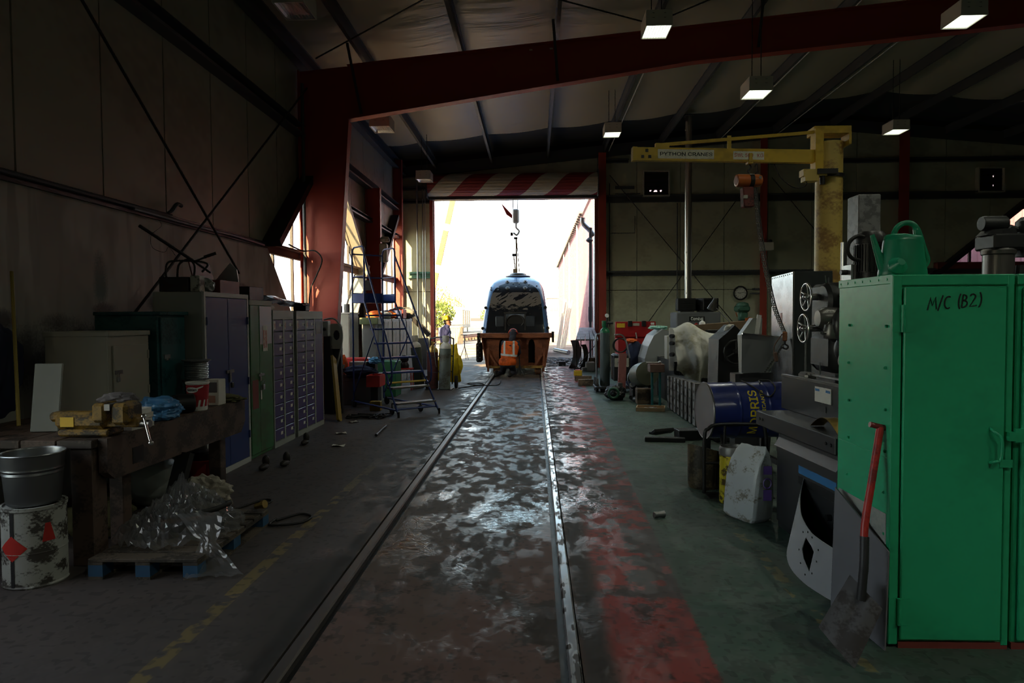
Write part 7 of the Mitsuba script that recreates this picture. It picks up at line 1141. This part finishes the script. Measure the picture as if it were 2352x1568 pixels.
# blocks by the doorway
for i, (x, y, s) in enumerate(((1.27, 17.35, (.38, .16, .16)), (1.30, 18.75, (.46, .2, .13)))): one('timber_block', ('wooden block on the floor, nearest to the welding trolley wheel', 'longer wooden block under the yellow transformer')[i], 'timber block', bx(x, y, 0, *s, .008), 'm_wood')
ty = thing('site_transformer', 'small yellow site transformer standing on the longer wooden block', 'transformer'); add(ty, 'case', bx(1.16, 18.75, .132, .22, .17, .15, .012), 'm_yellow'); add(ty, 'handle', tube(spl([(1.08, 18.75, .28), (1.08, 18.75, .33), (1.24, 18.75, .33), (1.24, 18.75, .28)], 4), .012, 6), 'm_dark', True); add(ty, 'top', bx(1.16, 18.75, .28, .14, .12, .02), 'm_red')
# second machine far right behind the cabinets
tm_ = thing('turret_mill', 'dark vertical milling head with a horizontal motor, behind the right green cabinet', 'machine'); BX, BY = 5.28, 8.0
add(tm_, 'column', box(BX - .2, BY + .1, 0, BX + .6, BY + .9, 2.0, .02), 'm_mach_dark'); add(tm_, 'quill_barrel', lathe([(0, 1.9), (.155, 1.9), (.155, 2.42), (.17, 2.43), (.175, 2.47), (.16, 2.49), (0, 2.49)], 28, (BX, BY, 0)), 'm_iron', 40); add(tm_, 'gear_block', cat(box(BX - .15, BY - .16, 2.48, BX + .24, BY + .2, 2.65, .02), prism_xz([(BX - .2, 2.64), (BX + .15, 2.64), (BX + .12, 2.72), (BX - .14, 2.70)], BY - .1, BY + .1)), 'm_mach_dark')
add(tm_, 'motor', mv(lathe([(0, 0), (.075, 0), (.085, .02), (.085, .26), (.07, .28), (0, .28)], 24), BX - .20, BY, 2.78, 0, 0, 90), 'm_mach_dark', 40); add(tm_, 'vertical_motor', cat(lathe([(0, 2.45), (.17, 2.45), (.17, 2.80), (.12, 2.85), (0, 2.86)], 24, (BX + .38, BY, 0)), box(BX + .2, BY - .1, 2.40, BX + .56, BY + .1, 2.5)), 'm_mach_dark', 40); add(tm_, 'arm', cat(rod((BX + .12, BY, 2.74), (BX + .24, BY, 2.70), .03), rod((BX + .20, BY - .05, 2.0), (BX + .22, BY - .05, 2.3), .05)), 'm_mach_dark'); add(tm_, 'bright_knob', cat(trimesh.creation.icosphere(2, .02).apply_translation((BX + .30, BY - .2, 2.36)), rod((BX + .30, BY - .2, 2.36), (BX + .36, BY - .2, 2.36), .012)), 'm_brass')
one('machine_hood', 'small black rounded hood behind the watering can on the skyline of the cabinets', 'machine cover', mv(lathe([(0, 0), (.17, 0), (.15, .08), (.08, .16), (0, .17)], 20), 4.28, 7.2, 1.98), 'm_black', 40); one('machine', 'dark machine block below the black rounded hood', 'machine', box(4.0, 7.0, 0, 4.6, 7.5, 1.975, .02), 'm_mach_dark')
# ------------------------------------------------------------------ overhead: lamps, heaters, clock
def lamp(x, y, z, lit, label):
    t = thing('high_bay_light', label, 'ceiling light', 'high bay lights under the roof')
    w, l, h = .21, .27, .25
    add(t, 'housing', cat(box(x - w, y - l, z + .06, x + w, y + l, z + h, .008), box(x - w, y - l, z, x + w, y - l + .012, z + .07), box(x - w, y + l - .012, z, x + w, y + l, z + .07), box(x - w, y - l, z, x - w + .012, y + l, z + .07), box(x + w - .012, y - l, z, x + w, y + l, z + .07)), 'm_lamp_box')
    if lit: add(t, 'glass', box(x - w + .014, y - l + .014, z + .02, x + w - .014, y + l - .014, z + .024), 'm_white', emit=(1.5, 1.65, 1.25)); scene[numbered(t + '_light')] = {'type': 'spot', 'to_world': T().look_at(origin=[x, y, z + .01], target=[x, y, 0], up=[0, 1, 0]), 'cutoff_angle': 66.0, 'beam_width': 40.0, 'intensity': {'type': 'rgb', 'value': [lit * c for c in (1.0, 1.03, .82)]}}
    else: add(t, 'reflector', sheet(lambda u, v: np.stack([x + (u - .5) * 1.8 * w, y + (v - .5) * 1.85 * l, z + .055 - .05 * np.maximum(np.abs(u - .5), np.abs(v - .5)) ** 4 * 16], -1), 9, 9), 'm_galv')
    add(t, 'guard_wire', cat(*[rod((x - w + .02 + .045 * i, y - l + .012, z + .012), (x - w + .02 + .045 * i, y + l - .012, z + .012), .0025, 5) for i in range(9)]), 'm_dull_steel', kind='stuff')
    for dx in (-.09, .09):
        for dz in (.12, .19): add(t, 'vent_plug', box(x + dx - .018, y - l - .004, z + dz, x + dx + .018, y - l, z + dz + .008), 'm_mid_grey')
    for dx in (-.08, .08): add(t, 'hanger', rod((x + dx, y, z + h), (x + dx, y, roof(x + dx) - .04), .008, 6), 'm_dark')
    add(t, 'gear_box', box(x - .12, y - .12, z + h, x + .12, y + .12, z + h + .035, .006), 'm_lamp_box')
lamp(-3.2, 9.2, 5.86, False, 'unlit high bay light nearest the camera, at the top left')
lamp(-3.2, 14.4, 5.70, False, 'unlit high bay light just beyond the knee of the red portal frame')
lamp(-3.2, 19.9, 5.72, False, 'unlit white high bay light next to the left end of the striped shutter roll')
lamp(1.98, 11.3, 6.34, 7.0, 'lit high bay light in front of the middle of the red rafter')
lamp(1.98, 17.7, 6.38, 10.0, 'lit high bay light above the left end of the yellow crane arm')
lamp(4.0, 12.6, 5.72, 11.0, 'lit high bay light above the middle of the yellow crane arm')
lamp(6.85, 11.3, 6.40, 14.0, 'big lit high bay light at the upper right, under the rafter')
lamp(9.1, 17.7, 6.34, 12.0, 'lit high bay light on long rods right of the yellow crane pillar')
lamp(3.0, 4.9, 6.32, 7.0, 'lit high bay light above the green floor, before the frame')
lamp(6.85, 4.9, 6.40, 14.0, 'lit high bay light over the machines at the right, before the frame')
lamp(3.0, -1.5, 6.32, 17.0, 'lit high bay light over the floor behind the camera')
lamp(6.85, -1.5, 6.40, 20.0, 'lit high bay light at the right behind the camera')
def unit_heater(x0, x1, z0, z1, label, holes):
    t = thing('wall_ventilator', label, 'ventilator')
    fr = sbox(x0, z0, x1, z1); op = unary_union([Polygon(h) for h in holes])
    add(t, 'frame', prism_xz(fr.buffer(.04, join_style=2).difference(fr), 23.50, 23.69), 'm_cream')
    add(t, 'shutter_plate', prism_xz(fr.difference(op), 23.62, 23.64), 'm_black')
    for i in range(6): z = z0 + (z1 - z0) * (i + .5) / 6; add(t, 'louvre_blade', prism_xz(sbox(x0 + .02, z - .03, x1 - .02, z - .02).difference(op), 23.56, 23.62), 'm_black')
    for h in holes: c = np.mean(h, 0); add(t, 'daylight_gap', flat_xz(Polygon(h), 23.66), 'm_white', emit=(2.2, 1.5, 1.6))
unit_heater(3.72, 4.55, 5.86, 6.66, 'black square ventilator on the end wall under the left end of the crane arm', [[(3.90, 6.05), (3.99, 6.05), (3.96, 6.00), (3.93, 6.00)], [(4.05, 5.99), (4.19, 5.99), (4.16, 6.05), (4.09, 6.05)], [(4.26, 6.05), (4.34, 6.05), (4.32, 5.99), (4.28, 5.99)]])
unit_heater(14.86, 15.66, 5.86, 6.62, 'black square ventilator on the end wall at the far right with two lit gaps', [[(15.36, 6.34), (15.40, 6.34), (15.40, 6.40), (15.36, 6.40)], [(15.36, 6.03), (15.40, 6.03), (15.40, 6.09), (15.36, 6.09)]])
unit_heater(9.6, 10.0, 5.86, 6.62, 'black ventilator on the end wall half hidden behind the yellow crane pillar', [[(9.7, 5.9), (9.71, 5.9), (9.71, 5.91), (9.7, 5.91)]]) if False else one('wall_ventilator', 'black ventilator on the end wall half hidden behind the yellow crane pillar', 'ventilator', cat(box(9.62, 23.5, 5.86, 10.35, 23.68, 6.66), *[box(9.60, 23.46, 5.95 + .12 * i, 10.37, 23.5, 5.97 + .12 * i) for i in range(6)]), 'm_black')
el_ = thing('emergency_light', 'white rectangular emergency light fixed low on the post behind the hoist chain', 'light fitting'); add(el_, 'case', box(7.55, 23.2, 3.93, 7.98, 23.4, 4.2, .01), 'm_label'); [add(el_, 'lamp_head', lathe([(0, 0), (.07, 0), (.08, .05), (.05, .09), (0, .09)], 14, (x, 23.3, 4.2)), 'm_dark', 30) for x in (7.62, 7.88)]
clk = thing('wall_clock', 'round white wall clock with a black rim on the end wall', 'clock')
CX, CZ, CY = 7.0, 2.52, 23.62
add(clk, 'rim', tube([(CX + .22 * math.cos(a), CY - .02, CZ + .22 * math.sin(a)) for a in np.linspace(0, 2 * PI, 36, endpoint=False)], .028, 8, True), 'm_black', True); add(clk, 'dial', cyl((CX, CY + .06, CZ), (CX, CY - .01, CZ), .21, n=36), mat('m_dial', (.88, .87, .80), .5))
add(clk, 'back', cyl((CX, 23.70, CZ), (CX, CY, CZ), .2, n=24), 'm_black')
for i in range(12):
    a = PI / 2 - i * PI / 6; m = text(str(i if i else 12), .042, .003); c = m.bounds.mean(0); v = m.vertices - c
    m.vertices = np.stack([CX + .16 * math.cos(a) + v[:, 0], CY - .013 - v[:, 2], CZ + .16 * math.sin(a) + v[:, 1]], 1); add(clk, 'numeral', m, 'm_black')
for l, w, a in ((.10, .014, 168), (.16, .010, 12)): a = math.radians(a); add(clk, 'hand', bar((CX, CY - .016, CZ), (CX + l * math.cos(a), CY - .016, CZ + l * math.sin(a)), .004, w, (-math.sin(a), 0, math.cos(a))), 'm_black')
one('wall_shelf', 'dark pair of small wall shelves right of the clock', 'shelf', cat(box(7.35, 23.45, 2.48, 7.75, 23.69, 2.53), box(7.42, 23.45, 2.62, 7.80, 23.69, 2.68)), 'm_girt')
